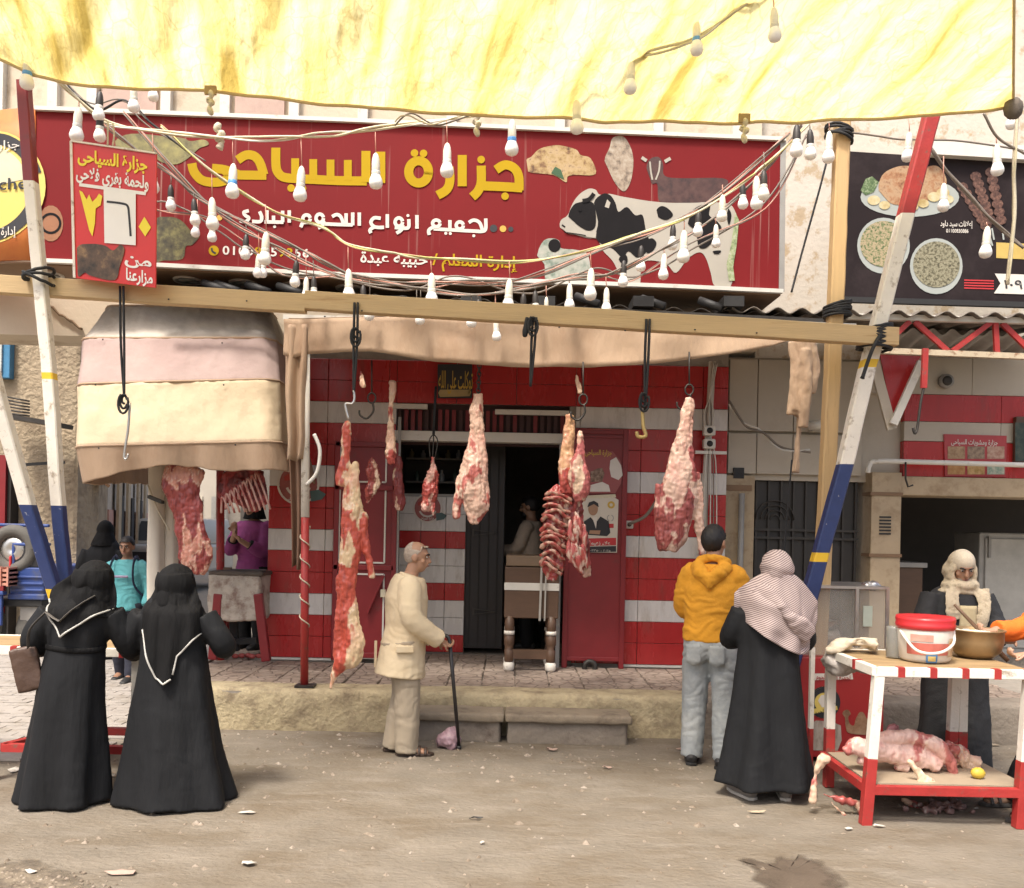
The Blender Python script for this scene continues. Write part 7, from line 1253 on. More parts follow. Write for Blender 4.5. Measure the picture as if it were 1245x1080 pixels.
# ================================================================== PEOPLE
m_skin = M('skin', (.36, .20, .125), .5, .06, 12, .1, 90, attr=None); m_skind = M('skin_tan', (.27, .145, .09), .5, .06, 12, .1, 90); m_skinp = M('skin_pale', (.42, .25, .17), .5, .06, 12, .1, 90)
m_blackcloth = M('black_cloth', (.011, .0118, .0135), .75, .2, 5, .55, 7, spec=.22, stretch=(1, 1, .16), dist=.05); m_blackcloth2 = M('black_scarf', (.0075, .0075, .008), .8, .2, 5, .7, 10, spec=.18, stretch=(1, 1, .2), dist=.05)
m_hair = M('black_hair', (.012, .010, .010), .5, .3, 40, .6, 160, stretch=(1, 1, .4)); m_hairg = M('grey_hair', (.36, .30, .245), .7, .25, 40, .6, 160)
m_pipe = M('grey_piping', (.42, .41, .38), .6)
def rotz(a): return Matrix.Rotation(a, 4, 'Z')
class Fig:
    """a standing figure in its own frame (x right, y ahead, z up); H is its height"""
    def __init__(s, name, label, loc, heading, H, voxel=.011, **J):
        s.loc = Vector(loc); s.M = Matrix.Translation(s.loc) @ rotz(heading); s.k = H / 1.7; s.voxel = voxel
        s.root = thing(name, s.loc, label, 'person')
        k = s.k; D = dict(pelvis=(0, 0, .93), chest=(0, 0, 1.25), neck=(0, -.01, 1.45), head=(0, .02, 1.585), yaw=0, pitch=0,
            shl=(-.175, 0, 1.355), ell=(-.23, -.03, 1.12), wrl=(-.24, .05, .88), shr=(.175, 0, 1.355), elr=(.23, -.03, 1.12), wrr=(.24, .05, .88),
            hpl=(-.09, 0, .90), knl=(-.10, .02, .50), anl=(-.10, -.02, .085), hpr=(.09, 0, .90), knr=(.10, .02, .50), anr=(.10, -.02, .085),
            hdl=(0, .3, -1), hdr=(0, .3, -1), curl=.5, toel=(0, 1, 0), toer=(0, 1, 0))
        D.update(J); s.J = {a: (Vector(b) * k if isinstance(b, tuple) and not a.startswith(('hd', 'toe')) else (Vector(b) if isinstance(b, tuple) else b)) for a, b in D.items()}
        s.hm = Matrix.Translation(s.J['head']) @ rotz(s.J['yaw']) @ Matrix.Rotation(s.J['pitch'], 4, 'X') @ Matrix.Scale(k, 4)
    def headmb(s):
        h = MB(); h.ell((0, -.012, .022), (.076, .095, .098), 18, 12); h.ell((0, .022, -.048), (.057, .068, .074), 16, 10); h.ell((0, .048, -.092), (.03, .03, .024), 10, 7)
        h.tube([V(0, .082, .022), V(0, .100, -.008), V(0, .110, -.028), V(0, .090, -.036)], [.011, .013, .017, .012], 8); h.ell((0, .084, -.062), (.027, .014, .012), 10, 6); h.ell((0, .076, .032), (.052, .020, .012), 12, 6)
        for q in (-1, 1): h.ell((q * .078, -.008, -.008), (.013, .026, .034), 10, 7); h.ell((q * .045, .058, -.03), (.02, .02, .02), 8, 6)
        return h.xf(s.hm)
    def hand(s, mb, w_, d, side, up, curl):
        k = s.k; d = d.normalized(); up = Vector(up); a = d.cross(up).normalized(); n = a.cross(d)
        mb.tube([w_ - d * .02 * k, w_ + d * .03 * k, w_ + d * .07 * k, w_ + d * .09 * k], [(.026 * k, .020 * k), (.034 * k, .017 * k), (.040 * k, .016 * k), (.037 * k, .014 * k)], 12, ref=n)
        for i, (o, L_) in enumerate(((-.030, .070), (-.010, .080), (.010, .075), (.028, .058))):
            p = w_ + d * .085 * k + a * o * k; dd = d.copy(); pts = [p]
            for j in range(3): dd = (Matrix.Rotation(curl * (.55 + .25 * j) , 3, a) @ dd); p = p + dd * (L_ * k * (.44, .32, .24)[j]); pts.append(p)
            mb.tube(catmull(pts, 3), [.0095 * k] * 4 + [.0085 * k] * 5 + [.007 * k], 8)
        tb = w_ + d * .025 * k - a * side * .030 * k; mb.tube(catmull([tb, tb + d * .03 * k - a * side * .025 * k + n * .005, tb + d * .062 * k - a * side * .026 * k - n * .015, tb + d * .082 * k - a * side * .014 * k - n * .02], 3), [.013 * k] * 4 + [.010 * k] * 5 + [.008 * k], 8)
    def body(s, mat, hands=True, feet=True, upl=(0, 1, 0), upr=(0, 1, 0)):
        J, k = s.J, s.k; mb = MB()
        mb.tube([J['pelvis'] - V(0, 0, .08 * k), J['pelvis'], J['pelvis'].lerp(J['chest'], .5), J['chest'], J['chest'].lerp(J['neck'], .65), J['neck']], [(.13 * k, .10 * k), (.155 * k, .115 * k), (.135 * k, .10 * k), (.16 * k, .115 * k), (.14 * k, .085 * k), (.065 * k, .06 * k)], 16, ref=(0, 1, 0))
        mb.tube([J['neck'] - V(0, 0, .03 * k), J['neck'].lerp(J['head'], .5), J['head']], [.060 * k, .052 * k, .05 * k], 12)
        for q in 'lr':
            mb.tube(catmull([J['sh' + q].lerp(J['chest'], .3), J['sh' + q], J['el' + q], J['wr' + q]], 4), [(.062 - .033 * i / 12) * k for i in range(13)], 12)
            mb.tube(catmull([J['hp' + q] + V(0, 0, .04), J['hp' + q].lerp(J['kn' + q], .3), J['kn' + q], J['kn' + q].lerp(J['an' + q], .35) - V(0, .012, 0), J['an' + q]], 4), [(.085 - .045 * i / 16) * k for i in range(17)], 12)
            if feet: a = J['an' + q]; t = J['toe' + q].normalized(); mb.tube([a - t * .05 * k - V(0, 0, .035 * k), a + t * .03 * k - V(0, 0, .025 * k), a + t * .11 * k - V(0, 0, .05 * k), a + t * .17 * k - V(0, 0, .06 * k)], [(.034 * k, .04 * k), (.036 * k, .05 * k), (.042 * k, .028 * k), (.036 * k, .02 * k)], 12, ref=(0, 0, 1))
            if hands: s.hand(mb, J['wr' + q], J['hd' + q], 1 if q == 'l' else -1, upl if q == 'l' else upr, J['curl'])
        hb = s.headmb(); mb.add(hb.v, hb.f, True); mb.xf(s.M); o = place(fuse(mb, s.voxel, 3), 'body', mat, s.root); s.bodyo = o; return o
    def eyes(s):
        for q in (-1, 1):
            MB().ell((q * .031, .0835, .008), (.014, .008, .0075), 10, 6).xf(s.M @ s.hm).build('eye', M('eye_white', (.40, .36, .32), .3), s.root); MB().ell((q * .031, .0900, .008), (.006, .004, .0065), 8, 5).xf(s.M @ s.hm).build('iris', m_hair, s.root)
            MB().tube([V(q * .014, .094, .024), V(q * .032, .092, .031), V(q * .05, .078, .026)], [.005, .006, .004], 6).xf(s.M @ s.hm).build('eyebrow', m_hair, s.root)
        MB().tube([V(-.022, .094, -.062), V(0, .101, -.062), V(.022, .094, -.062)], [.003, .0055, .003], 6).xf(s.M @ s.hm).build('lips', M('lips', (.26, .10, .08), .5), s.root)
    def hair(s, mat, top=.012, low=-.03, front=.055, seed=0, bald=0.0):
        mb = MB(); n, m = 40, 18; rings = []
        for i in range(m + 1):
            ph = math.pi * (i / m) * .80; ring_ = []
            for j in range(n):
                a = 2 * math.pi * j / n; x, y, z = math.sin(ph) * math.cos(a), math.sin(ph) * math.sin(a), math.cos(ph)
                lim = interp([(-1, low), (-.2, low + .01), (.25, .02), (.6, front), (1, front + .005)], y / max(math.hypot(x, y), .05))[0]
                r = 1 + top * 9 * (1 + .6 * ns((x, y, z), 9, seed)); p = V(x * .076 * r, -.012 + y * .095 * r, .022 + z * .098 * r)
                if p.z < lim: p.z = lim + .016 * ns((a * 7, seed, 0)); p.x *= .985; p.y = -.012 + (p.y + .012) * .985
                if bald and y > -.35 and z > bald: p = V(p.x * .9, -.012 + (p.y + .012) * .9, .022 + (p.z - .022) * .9)
                ring_.append(p)
            rings.append(ring_)
        rings += [[V(0, 0, .0)] * n]
        return mb.loft(rings, False).xf(s.M @ s.hm).build('hair', mat, s.root)
    def cloth(s, mb, name, mat, voxel=.011, smooth=3, amp=.006, f=(6, 6, 10), seed=0, creases=0.0, par=None):
        mb.xf(s.M); me = fuse(mb, voxel, smooth)
        def d(p):
            v = amp * fbm((p.x * f[0], p.y * f[1], p.z * f[2]), 1, seed)
            if creases: v += creases * (abs(ns((p.x * 5, p.y * 5, p.z * 16 + 2 * ns(p, 6, seed)), 1, seed)) - .2)
            return v
        displace(me, d); return place(me, name, mat, par or s.root)
    def top(s, pad=.022, hem=.82, sleeve=1.0, hemr=(.19, .145), belly=0.0):
        J, k = s.J, s.k; mb = MB(); p = pad * k; pv = J['pelvis'].copy(); ch = J['chest']; hz = V(pv.x, pv.y, hem * k)
        mb.tube([hz, hz.lerp(pv, .5) + V(0, belly * .5, 0), pv.lerp(ch, .3) + V(0, belly, 0), ch, ch.lerp(J['neck'], .6), ch.lerp(J['neck'], .92)], [(hemr[0] * k, hemr[1] * k), (lerp(hemr[0], .165, .5) * k + p * .5, lerp(hemr[1], .12, .5) * k + p * .5), (.15 * k + p, .118 * k + p), (.170 * k + p, .122 * k + p), (.150 * k + p, .095 * k + p), (.075 * k + p, .07 * k + p)], 20, ref=(0, 1, 0))
        for q in 'lr':
            e = J['wr' + q] if sleeve >= 1 else J['el' + q].lerp(J['wr' + q], sleeve); mb.tube(catmull([J['sh' + q].lerp(ch, .35), J['sh' + q] - V(0, 0, .005), J['el' + q], e], 5), [interp([(0, .056), (.33, .063), (.66, .058), (1, .048)], i / 15)[0] * k + p * .6 for i in range(16)], 14)
        return mb
    def trousers(s, pad=.02, ankle=.075, waist=1.0, len_=.035):
        J, k = s.J, s.k; mb = MB(); pv = J['pelvis']
        mb.tube([pv - V(0, 0, .10 * k), pv - V(0, 0, .03 * k), V(pv.x, pv.y, waist * k)], [(.15 * k + pad, .115 * k + pad), (.16 * k + pad, .125 * k + pad), (.145 * k + pad, .11 * k + pad)], 18, ref=(0, 1, 0))
        for q in 'lr':
            a = J['an' + q]; end = V(a.x, a.y, len_ * k); mb.tube(catmull([J['hp' + q] + V(0, 0, .02), J['hp' + q].lerp(J['kn' + q], .35), J['kn' + q], J['kn' + q].lerp(end, .5), end], 4), [lerp(.098 * k + pad * .8, ankle * k, (i / 16) ** .8) for i in range(17)], 14)
        return mb
    def shoe(s, q, mat, sole, pad=.008, h=.075, low=False):
        J, k = s.J, s.k; a = J['an' + q]; t = J['toe' + q].normalized(); b = V(a.x, a.y, 0)
        up = MB().tube([b - t * .085 * k + V(0, 0, .04 * k), b - t * .06 * k + V(0, 0, .05 * k), b + t * .03 * k + V(0, 0, .05 * k), b + t * .12 * k + V(0, 0, .036 * k), b + t * .20 * k + V(0, 0, .026 * k), b + t * .215 * k + V(0, 0, .024 * k)], [(.026 * k, .026 * k), (.042 * k, .042 * k), (.046 * k, .046 * k), (.052 * k, .034 * k), (.040 * k, .022 * k), (.015 * k, .012 * k)], 14, ref=(0, 0, 1))
        o = s.cloth(up, 'shoe', mat, .007, 2, .001)
        sides = t.cross(V(0, 0, 1)); out = [(-.09, .0), (-.075, .036), (0, .045), (.11, .055), (.19, .042), (.22, 0), (.19, -.042), (.11, -.055), (0, -.045), (-.075, -.036)]
        MB().prism([b + t * x * k + sides * y * k + V(0, 0, .002) for x, y in out], (0, 0, .022 * k)).xf(s.M).build('sole', sole, o, bevel=.004)
        return o
def robe(prof, nf=11, amp=.05, seed=0, n=72, m=46, tilt=0.0):
    """skirt or gown: rings through the profile with folds that deepen towards the hem"""
    z0, z1 = prof[0][0], prof[-1][0]; rings = []
    tab = sorted(prof)
    for i in range(m + 1):
        z = lerp(z0, z1, i / m); cx, cy, rx, ry = interp(tab, z); dn = 1 - (z - z0) / (z1 - z0); ring_ = []
        for j in range(n):
            a = 2 * math.pi * j / n; w_ = math.sin(nf * a + seed + 1.2 * ns((math.cos(a), math.sin(a), z * .8), 1.3, seed)) * (0.55 + .8 * ns((math.cos(a) * 1.5, math.sin(a) * 1.5, z * .3), 1, seed + 3))
            r = 1 + amp * (dn ** 1.3) * w_ + .012 * ns((math.cos(a) * 2, math.sin(a) * 2, z * 4), 1, seed + 7)
            ring_.append(V(cx + rx * r * math.cos(a), cy + ry * r * math.sin(a), z + (tilt * math.cos(a) * dn ** 4 if i < 6 else 0) + (.012 * ns((a * 2, seed, 0)) if i == 0 else 0)))
        rings.append(ring_)
    return MB().loft(rings)
def sheet(fn, nu=36, nv=24): return MB().grid(fn, nu, nv)
def ylimit(prof, x, z, pad, sgn=-1):
    """surface of a gown at (x, z) on its back (sgn -1) or front side"""
    cx, cy, rx, ry = interp(sorted(prof), z); t = max(-1, min(1, (x - cx) / rx)); return cy + sgn * (ry * math.sqrt(max(0, 1 - t * t)) + pad)

# ---- two women in black, backs to us
def woman_black(name, label, loc, H, prof, arms, head, scarf_edge, pipes, heading=0, seed=0, belt=None):
    f = Fig(name, label, loc, heading, H, .012, head=tuple(c / (H / 1.7) for c in head), neck=(head[0] * .8, 0, (head[2] - .13) / (H / 1.7)), chest=(head[0] * .5, 0, 1.2), shl=(-.13, 0, 1.3), shr=(.13, 0, 1.3),
            ell=tuple(c / (H / 1.7) for c in arms[0][1]), wrl=tuple(c / (H / 1.7) for c in arms[0][2]), elr=tuple(c / (H / 1.7) for c in arms[1][1]), wrr=tuple(c / (H / 1.7) for c in arms[1][2]), hdl=(.2, 1, -.2), hdr=(-.2, 1, -.2))
    f.body(m_skin, upl=(0, 0, 1), upr=(0, 0, 1))
    g = robe(prof, 6, .18, seed)
    for sh, el, wr in arms: g.tube(catmull([V(*sh), V(*el), V(*wr)], 7), [(.082 - .012 * i / 14) for i in range(15)], 14)
    f.cloth(g, 'abaya', m_blackcloth, .012, 2, .008, (4, 4, 2), seed, .003)
    h = V(*head); hm = MB(); hm.ell(h + V(0, -.005, .0), (.112, .132, .128), 20, 14); hm.tube([h + V(0, -.01, -.05), h + V(-.005, -.03, -.13), h + V(-.01, -.02, -.20)], [(.118, .13), (.132, .128), (.19, .13)], 16, ref=(0, 1, 0))
    f.cloth(hm, 'headscarf', m_blackcloth2, .010, 3, .009, (9, 9, 6), seed + 3, .006)
    # hanging back panel of the scarf with piping
    zt = h.z + .07; xs = [e[0] for e in scarf_edge]; x0_, x1_ = xs[0], xs[-1]
    def fn(u, v):
        xb = lerp(x0_, x1_, u); zb = interp(scarf_edge, xb)[0]; xt = h.x + (u * 2 - 1) * .108; x = lerp(xt, xb, sstep(.0, .75, v)); z = lerp(zt, zb, v)
        yb = ylimit(prof, x, min(z, h.z - .12), .03)
        zz_ = max(z, h.z - .05); yh = h.y - .008 - .138 * math.sqrt(max(.02, 1 - ((x - h.x) / .119) ** 2 - ((zz_ - h.z) / .136) ** 2)); yy = lerp(yh, yb, sstep(.02, .17, h.z - z)); return V(x, yy - .018 * math.sin(u * 17 + seed) * v + .01 * ns((u * 5, v * 4, seed)), z)
    sheet(fn, 44, 34).xf(f.M).build('scarf_panel', m_blackcloth2, f.root, solid=.008, fixn=False)
    for i, (ua, ub) in enumerate(pipes): MB().tube([fn(lerp(ua, ub, i / 30), 1.0) + V(0, -.006, 0) for i in range(31)], .0062, 6).xf(f.M).build('piping', m_pipe, f.root)
    if belt: 
        cx, cy, rx, ry = interp(sorted(prof), belt); MB().tube([V(cx + (rx + .006) * math.cos(a), cy + (ry + .006) * math.sin(a), belt + .008 * math.sin(a * 2)) for a in [2 * math.pi * i / 40 for i in range(41)]], [(.006, .017)] * 41, 8, False, ref=(0, 0, 1)).xf(f.M).build('belt', m_blackcloth2, f.root)
    return f, fn
p1_ = gp(90, 976)
prof1 = [(.012, -.075, 0, 0.265, 0.214), (.3, -.06, 0, 0.233, 0.186), (.6, -.04, 0, 0.200, 0.158), (.85, -.02, 0, 0.179, 0.140), (.96, -.005, 0, 0.166, 0.126), (1.06, .01, 0, 0.191, 0.130), (1.17, .025, .0, 0.206, 0.121), (1.25, .04, .01, 0.163, 0.093), (1.30, .05, .02, 0.084, 0.074)]
f1, fn1 = woman_black('person', 'woman in black abaya with brown bag at left, back turned', p1_, 1.5, prof1, [((-.16, 0, 1.17), (-.27, .0, .97), (-.20, .22, .97)), ((.20, 0, 1.17), (.28, .06, .98), (.25, .24, .90))], (.085, .03, 1.365), [(-.16, 1.25), (-.10, 1.13), (-.02, 1.035), (.06, 1.10), (.17, 1.17), (.235, 1.20)], [(0, .36), (.36, .97)], seed=1, belt=.955)
bg = MB(); bg.box(-.075, .075, -.04, .04, -.14, .13); bg.xf(Matrix.Translation(V(-.27, -.06, .83)) @ Matrix.Rotation(R(-14), 4, 'Y') @ rotz(R(20))).xf(f1.M)
me = fuse(bg, .012, 6); displace(me, lambda p: .006 * fbm(p, 9)); hb = thing('handbag', p1_ + V(-.27, -.06, .68), 'brown leather handbag hanging at left side of the left woman', 'handbag'); place(me, 'pouch', M('brown_leather', (.075, .042, .028), .5, .15, 8, .2, 60), hb)
MB().tube([fn1(u, v) + V(0, -.022, 0) for u, v in ((.10, .97), (.22, .86), (.36, .76), (.5, .68), (.64, .61), (.80, .56))], [(.004, .016)] * 6, 8, ref=(0, 1, 0)).xf(f1.M).build('strap', M('dark_strap', (.10, .09, .08), .6), hb); MB().tube(catmull([V(-.245, -.1, .96), V(-.2, -.17, 1.08), fn1(.10, .95) + V(0, -.02, 0)], 5), [(.004, .016)] * 11, 8, ref=(0, 1, 0)).xf(f1.M).build('strap', M('dark_strap', (.1, .09, .08)), hb)
p2_ = gp(212, 975)
prof2 = [(.012, .01, 0, 0.358, 0.251), (.3, -.005, 0, 0.293, 0.223), (.6, -.015, 0, 0.246, 0.186), (.85, -.02, 0, 0.209, 0.158), (1.0, -.025, 0, 0.191, 0.144), (1.12, -.03, 0, 0.195, 0.135), (1.19, -.03, 0, 0.195, 0.121), (1.26, -.03, .01, 0.153, 0.093), (1.31, -.03, .02, 0.084, 0.074)]
f2, fn2 = woman_black('person', 'woman in black abaya with long piped scarf, second from left', p2_, 1.49, prof2, [((-.21, 0, 1.16), (-.31, .02, .97), (-.25, .22, .96)), ((.16, 0, 1.16), (.275, .02, .98), (.20, .22, .95))], (-.025, .03, 1.355), [(-.175, 1.08), (-.12, .93), (-.06, .80), (.0, .77), (.04, .80), (.055, .93), (.12, 1.0), (.165, 1.06)], [(0, .62), (.64, 1.0)], seed=5)
# ---- black-robed woman farther up the lane
pb_ = gp(124, 801); f3 = Fig('person', 'woman in black robe walking away behind the boy', pb_, 0, 1.70, .016, shl=(-.13, 0, 1.28), shr=(.13, 0, 1.28))
f3.body(m_skin); g = robe([(.02, 0, 0, .30, .24), (.5, 0, 0, .27, .2), (1.0, 0, 0, .24, .17), (1.3, 0, 0, .23, .14), (1.42, .02, 0, .16, .1), (1.48, .05, .02, .08, .08)], 8, .05, 9)
for q in (-1, 1): g.tube(catmull([V(q * .2, 0, 1.34), V(q * .27, 0, 1.1), V(q * .2, .18, 1.0)], 5), .08, 12)
f3.cloth(g, 'robe', m_blackcloth, .016, 2, .01, (5, 5, 3), 2); f3.cloth(MB().ell((0.0, .02, 1.60), (.10, .12, .125), 16, 10).tube([V(0, 0, 1.56), V(0, 0, 1.40)], [.10, .16], 14), 'headscarf', m_blackcloth2, .014, 3, .006)
# ---- boy in turquoise
pby = gp(152, 828); fb_ = Fig('person', 'boy in turquoise top with backpack walking towards us', pby, R(180), 1.55, .009, knl=(-.09, .06, .5), anl=(-.1, .1, .085), anr=(.1, -.12, .1), ell=(-.26, -.02, 1.12), elr=(.26, -.02, 1.12), wrl=(-.27, .08, .90), wrr=(.27, .06, .9), pitch=R(-8))
fb_.body(m_skind); fb_.eyes(); fb_.hair(m_hair, .010, -.03, .066, 3)
fb_.cloth(fb_.top(.026, .84, 1.0, (.185, .14)), 'sweatshirt', M('turquoise_knit', (.09, .33, .36), .8, .06, 6, .3, 90), .010, 3, .006, seed=4, creases=.012)
fb_.cloth(fb_.trousers(.016, .06), 'trousers', M('navy_cloth', (.018, .02, .035), .8), .012, 3, .006, seed=2, creases=.006)
for q in 'lr': fb_.shoe(q, m_black, m_gray)
for q in (-1, 1): MB().tube(catmull([V(q * .11, -.10, 1.22), V(q * .11, .03, 1.34), V(q * .12, .14, 1.24), V(q * .13, .13, 1.05), V(q * .18, .02, .92)], 5), [(.006, .024)] * 21, 8, ref=(0, 1, 0)).xf(fb_.M @ Matrix.Scale(1, 4)).build('backpack_strap', M('navy_strap', (.03, .035, .08), .7), fb_.root)
fb_.cloth(MB().ell((0, -.20, 1.10), (.15, .09, .2), 14, 10), 'backpack', M('navy_strap', (.03, .035, .08)), .014, 2, .006)
b = MB(); b.grid(lambda u, v: V(lerp(.075, -.075, u), .152 + .006 * math.sin(math.pi * u), lerp(1.12, 1.145, v)), 8, 2); b.xf(fb_.M).build('chest_print', M('print_mauve', (.24, .20, .30), .7, .3, 60, 0), fb_.root, solid=.004)
# ---- person in magenta behind the block
pm_ = P(305, 800, 9.75); pm_.z = PZ; fm = Fig('person', 'person in magenta sleeves working behind the chopping block', pm_, R(160), 1.66, .011, elr=(.20, .14, 1.10), wrr=(.02, .30, 1.30), ell=(-.22, .12, 1.1), wrl=(-.06, .32, 1.22), hdl=(.3, .6, .6), hdr=(-.3, .6, .6), curl=.9)
fm.body(m_skin, upl=(0, 0, 1), upr=(0, 0, 1)); fm.eyes(); fm.cloth(fm.top(.03, .72, .55, (.21, .16)), 'tunic', M('magenta_cloth', (.22, .035, .15), .8, .15, 9, .3, 70), .012, 3, .006, creases=.012); fm.cloth(fm.trousers(.02, .075), 'trousers', m_blackcloth, .014, 2)
for q in 'lr': J = fm.J; MB().tube([J['el' + q].lerp(J['wr' + q], .42), J['el' + q].lerp(J['wr' + q], .60)], .056, 14).xf(fm.M).build('cuff', m_blackcloth, fm.root)
fm.cloth(MB().ell((0, .0, 1.60), (.10, .115, .12), 16, 10).tube([V(0, -.02, 1.55), V(0, -.02, 1.42)], [.09, .13], 14), 'headscarf', m_blackcloth2, .012, 2); 
for q in 'lr': fm.shoe(q, m_black, m_black)
# ---- far passer-by
pf_ = gp(283, 678); ff = Fig('person', 'distant person in dark clothes down the side street', pf_, R(30), 1.72, .03); ff.body(m_skin, hands=False); ff.cloth(ff.top(.03, .8), 'jacket', m_blackcloth, .03, 2); ff.cloth(ff.trousers(.02, .08), 'trousers', M('grey_cloth', (.06, .06, .065), .8), .03, 2)
# ---- old man with stick
po_ = gp(487, 916); fo = Fig('person', 'old man in cream jacket leaning on a black stick', po_, R(-78), 1.62, .0075, pelvis=(0, -.02, .93), chest=(0, .02, 1.25), neck=(0, .05, 1.44), head=(0, .10, 1.575), pitch=R(-6), yaw=R(-14),
    shl=(-.18, .03, 1.345), shr=(.18, .03, 1.345), elr=(.24, .05, 1.10), wrr=(.14, .27, .93), ell=(-.25, .02, 1.10), wrl=(-.12, .26, .90), hdr=(-.25, .8, -.5), hdl=(.3, .8, -.5), curl=1.0, knl=(-.08, .03, .5), anl=(-.08, -.05, .085), knr=(.08, .04, .5), anr=(.08, .04, .085), toel=(-.1, 1, 0), toer=(.15, 1, 0))
fo.body(m_skin, upl=(-.5, 0, 1), upr=(.5, 0, 1)); fo.eyes(); fo.hair(m_hairg, .005, -.06, .085, 8, bald=.42)
m_jacket = M('cream_jacket', (.64, .53, .36), .85, .05, 4, .35, 9, dist=.025, col2=(.60, .475, .30), c2scale=3, c2lo=.5, c2hi=.7)
jk = fo.cloth(fo.top(.050, .63, 1.0, (.232, .205), .03), 'jacket', m_jacket, .009, 8, .005, (5, 5, 7), 3, .007)
MB().tube([V(.075 * math.cos(a) * fo.k, .04 + .07 * math.sin(a) * fo.k, 1.405 * fo.k + .02 * -math.sin(a)) for a in [2 * math.pi * i / 24 for i in range(25)]], [(.012, .030)] * 25, 8, False, ref=(0, 0, 1)).xf(fo.M).build('collar', m_jacket, jk)
MB().box(.20, .238, -.07, .06, .80, .85).xf(fo.M).build('pocket_flap', m_jacket, jk, bevel=.006)
for x in (-.02,): MB().box(-.012, .012, -.215, -.195, .66, .86).xf(fo.M).build('vent', m_jacket, jk, bevel=.003)
fo.cloth(fo.trousers(.034, .092, .86, .03), 'trousers', M('khaki_cloth', (.34, .285, .21), .85, .08, 4, .6, 12, stretch=(1, 1, .35), dist=.03), .009, 3, .006, (5, 5, 3), 5, .010)
m_sandal = M('sandal_leather', (.045, .028, .02), .5, .2, 14, .1, 40)
def sandal(f, q, mat):
    k = f.k; a = f.J['an' + q]; t = f.J['toe' + q].normalized(); sd_ = t.cross(V(0, 0, 1)); b = V(a.x, a.y, 0); out = [(-.09, .0), (-.075, .036), (0, .042), (.11, .052), (.19, .04), (.22, 0), (.19, -.04), (.11, -.052), (0, -.042), (-.075, -.036)]
    o = MB().prism([b + t * x * k + sd_ * y * k + V(0, 0, .003) for x, y in out], (0, 0, .022 * k)).xf(f.M).build('sandal', mat, f.root, bevel=.004)
    for x, h, w2 in ((.02, .075, .046), (.10, .062, .054), (.15, .05, .05)): MB().tube([b + t * x * k + sd_ * (w2 * math.cos(a_)) * k + V(0, 0, (.015 + (h - .0) * math.sin(a_)) * k) for a_ in [math.pi * i / 12 for i in range(13)]], [(.004, .012)] * 13, 6, ref=t).xf(f.M).build('strap', mat, o)
    return o
for q in 'lr': sandal(fo, q, m_sandal)
st1 = thing('walking_stick', gp(558, 912), 'black walking stick held by the old man', 'walking stick'); hw = fo.M @ (fo.J['wrr'] + V(-.03, .09, -.04)); foot = gp(558, 912)
MB().tube([foot + V(0, 0, .02), hw + (hw - foot).normalized() * .01], [.013, .016], 10).build('shaft', M('stick_black', (.022, .02, .02), .4), st1); MB().tube([foot + V(0, 0, .002), foot.lerp(hw, .035)], .019, 10).build('ferrule', m_black, st1); MB().tube(catmull([hw + (hw - foot).normalized() * .0, hw + V(-.02, .01, .055), hw + V(-.09, .02, .065), hw + V(-.13, .02, .03)], 5), .015, 10).build('handle', M('stick_black', (.022, .02, .02)), st1)
# ---- man standing in the doorway
pd_ = P(642, 800, 10.15); pd_.z = PZ; fd = Fig('person', 'bearded man in taupe shirt standing in dark doorway', pd_, R(72), 1.74, .010, pitch=R(-4), elr=(.22, .10, 1.12), wrr=(.12, .3, 1.1), ell=(-.22, .1, 1.12), wrl=(-.12, .3, 1.1), hdl=(.2, 1, -.2), hdr=(-.2, 1, -.2))
fd.body(m_skin, upl=(0, 0, 1), upr=(0, 0, 1)); fd.eyes(); fd.hair(m_hair, .012, -.05, .06, 5); fd.cloth(fd.top(.025, .78, 1.0), 'shirt', M('taupe_cloth', (.42, .34, .26), .85, .1, 6, .3, 80), .011, 3, .006, creases=.012); fd.cloth(fd.trousers(), 'trousers', m_blackcloth, .014, 2)
fd.cloth(MB().ell((0, .045, -.075), (.056, .058, .045), 14, 9).xf(fd.hm), 'beard', m_hair, .008, 1, .004, (30, 30, 30))
for q in 'lr': fd.shoe(q, m_black, m_black)
# ---- young man in yellow hoodie
py_ = gp(862, 930); fy = Fig('person', 'young man in yellow hoodie and pale jeans, back turned', py_, R(-22), 1.78, .011, pelvis=(-.02, 0, .93), shl=(-.155, 0, 1.355), shr=(.155, 0, 1.355), elr=(.215, .10, 1.13), wrr=(.15, .32, 1.08), ell=(-.215, .07, 1.11), wrl=(-.16, .30, 1.05), hdl=(.2, 1, 0), hdr=(-.2, 1, 0), yaw=R(-18), anl=(-.12, -.03, .085), anr=(.11, -.06, .085), knl=(-.115, .02, .5), knr=(.10, .0, .5), toel=(-.15, 1, 0), toer=(.3, 1, 0))
fy.body(m_skin, upl=(0, 0, 1), upr=(0, 0, 1)); fy.eyes(); fy.hair(m_hair, .012, -.075, .055, 6)
m_hood = M('yellow_fleece', (.66, .30, .022), .9, .06, 5, .6, 14, dist=.025)
hd_ = fy.cloth(fy.top(.032, .88, 1.0, (.185, .15)), 'hoodie', m_hood, .010, 6, .008, (5, 5, 6), 8, .016)
k = fy.k; hmb = MB(); hmb.tube([V(.10 * math.cos(a) * k, -.005 + .085 * math.sin(a) * k, (1.44 - .035 * math.sin(a)) * k) for a in [2 * math.pi * i / 28 for i in range(29)]], .030 * k, 12, False); hmb.tube([V(-.11, -.06, 1.42) * k, V(-.06, -.13, 1.37) * k, V(0, -.16, 1.31) * k, V(.06, -.13, 1.37) * k, V(.11, -.06, 1.42) * k], [(.05, .05), (.06, .055), (.07, .06), (.06, .055), (.05, .05)], 12)
fy.cloth(hmb, 'hood', m_hood, .010, 4, .008, (7, 7, 9), 4, .014, hd_)
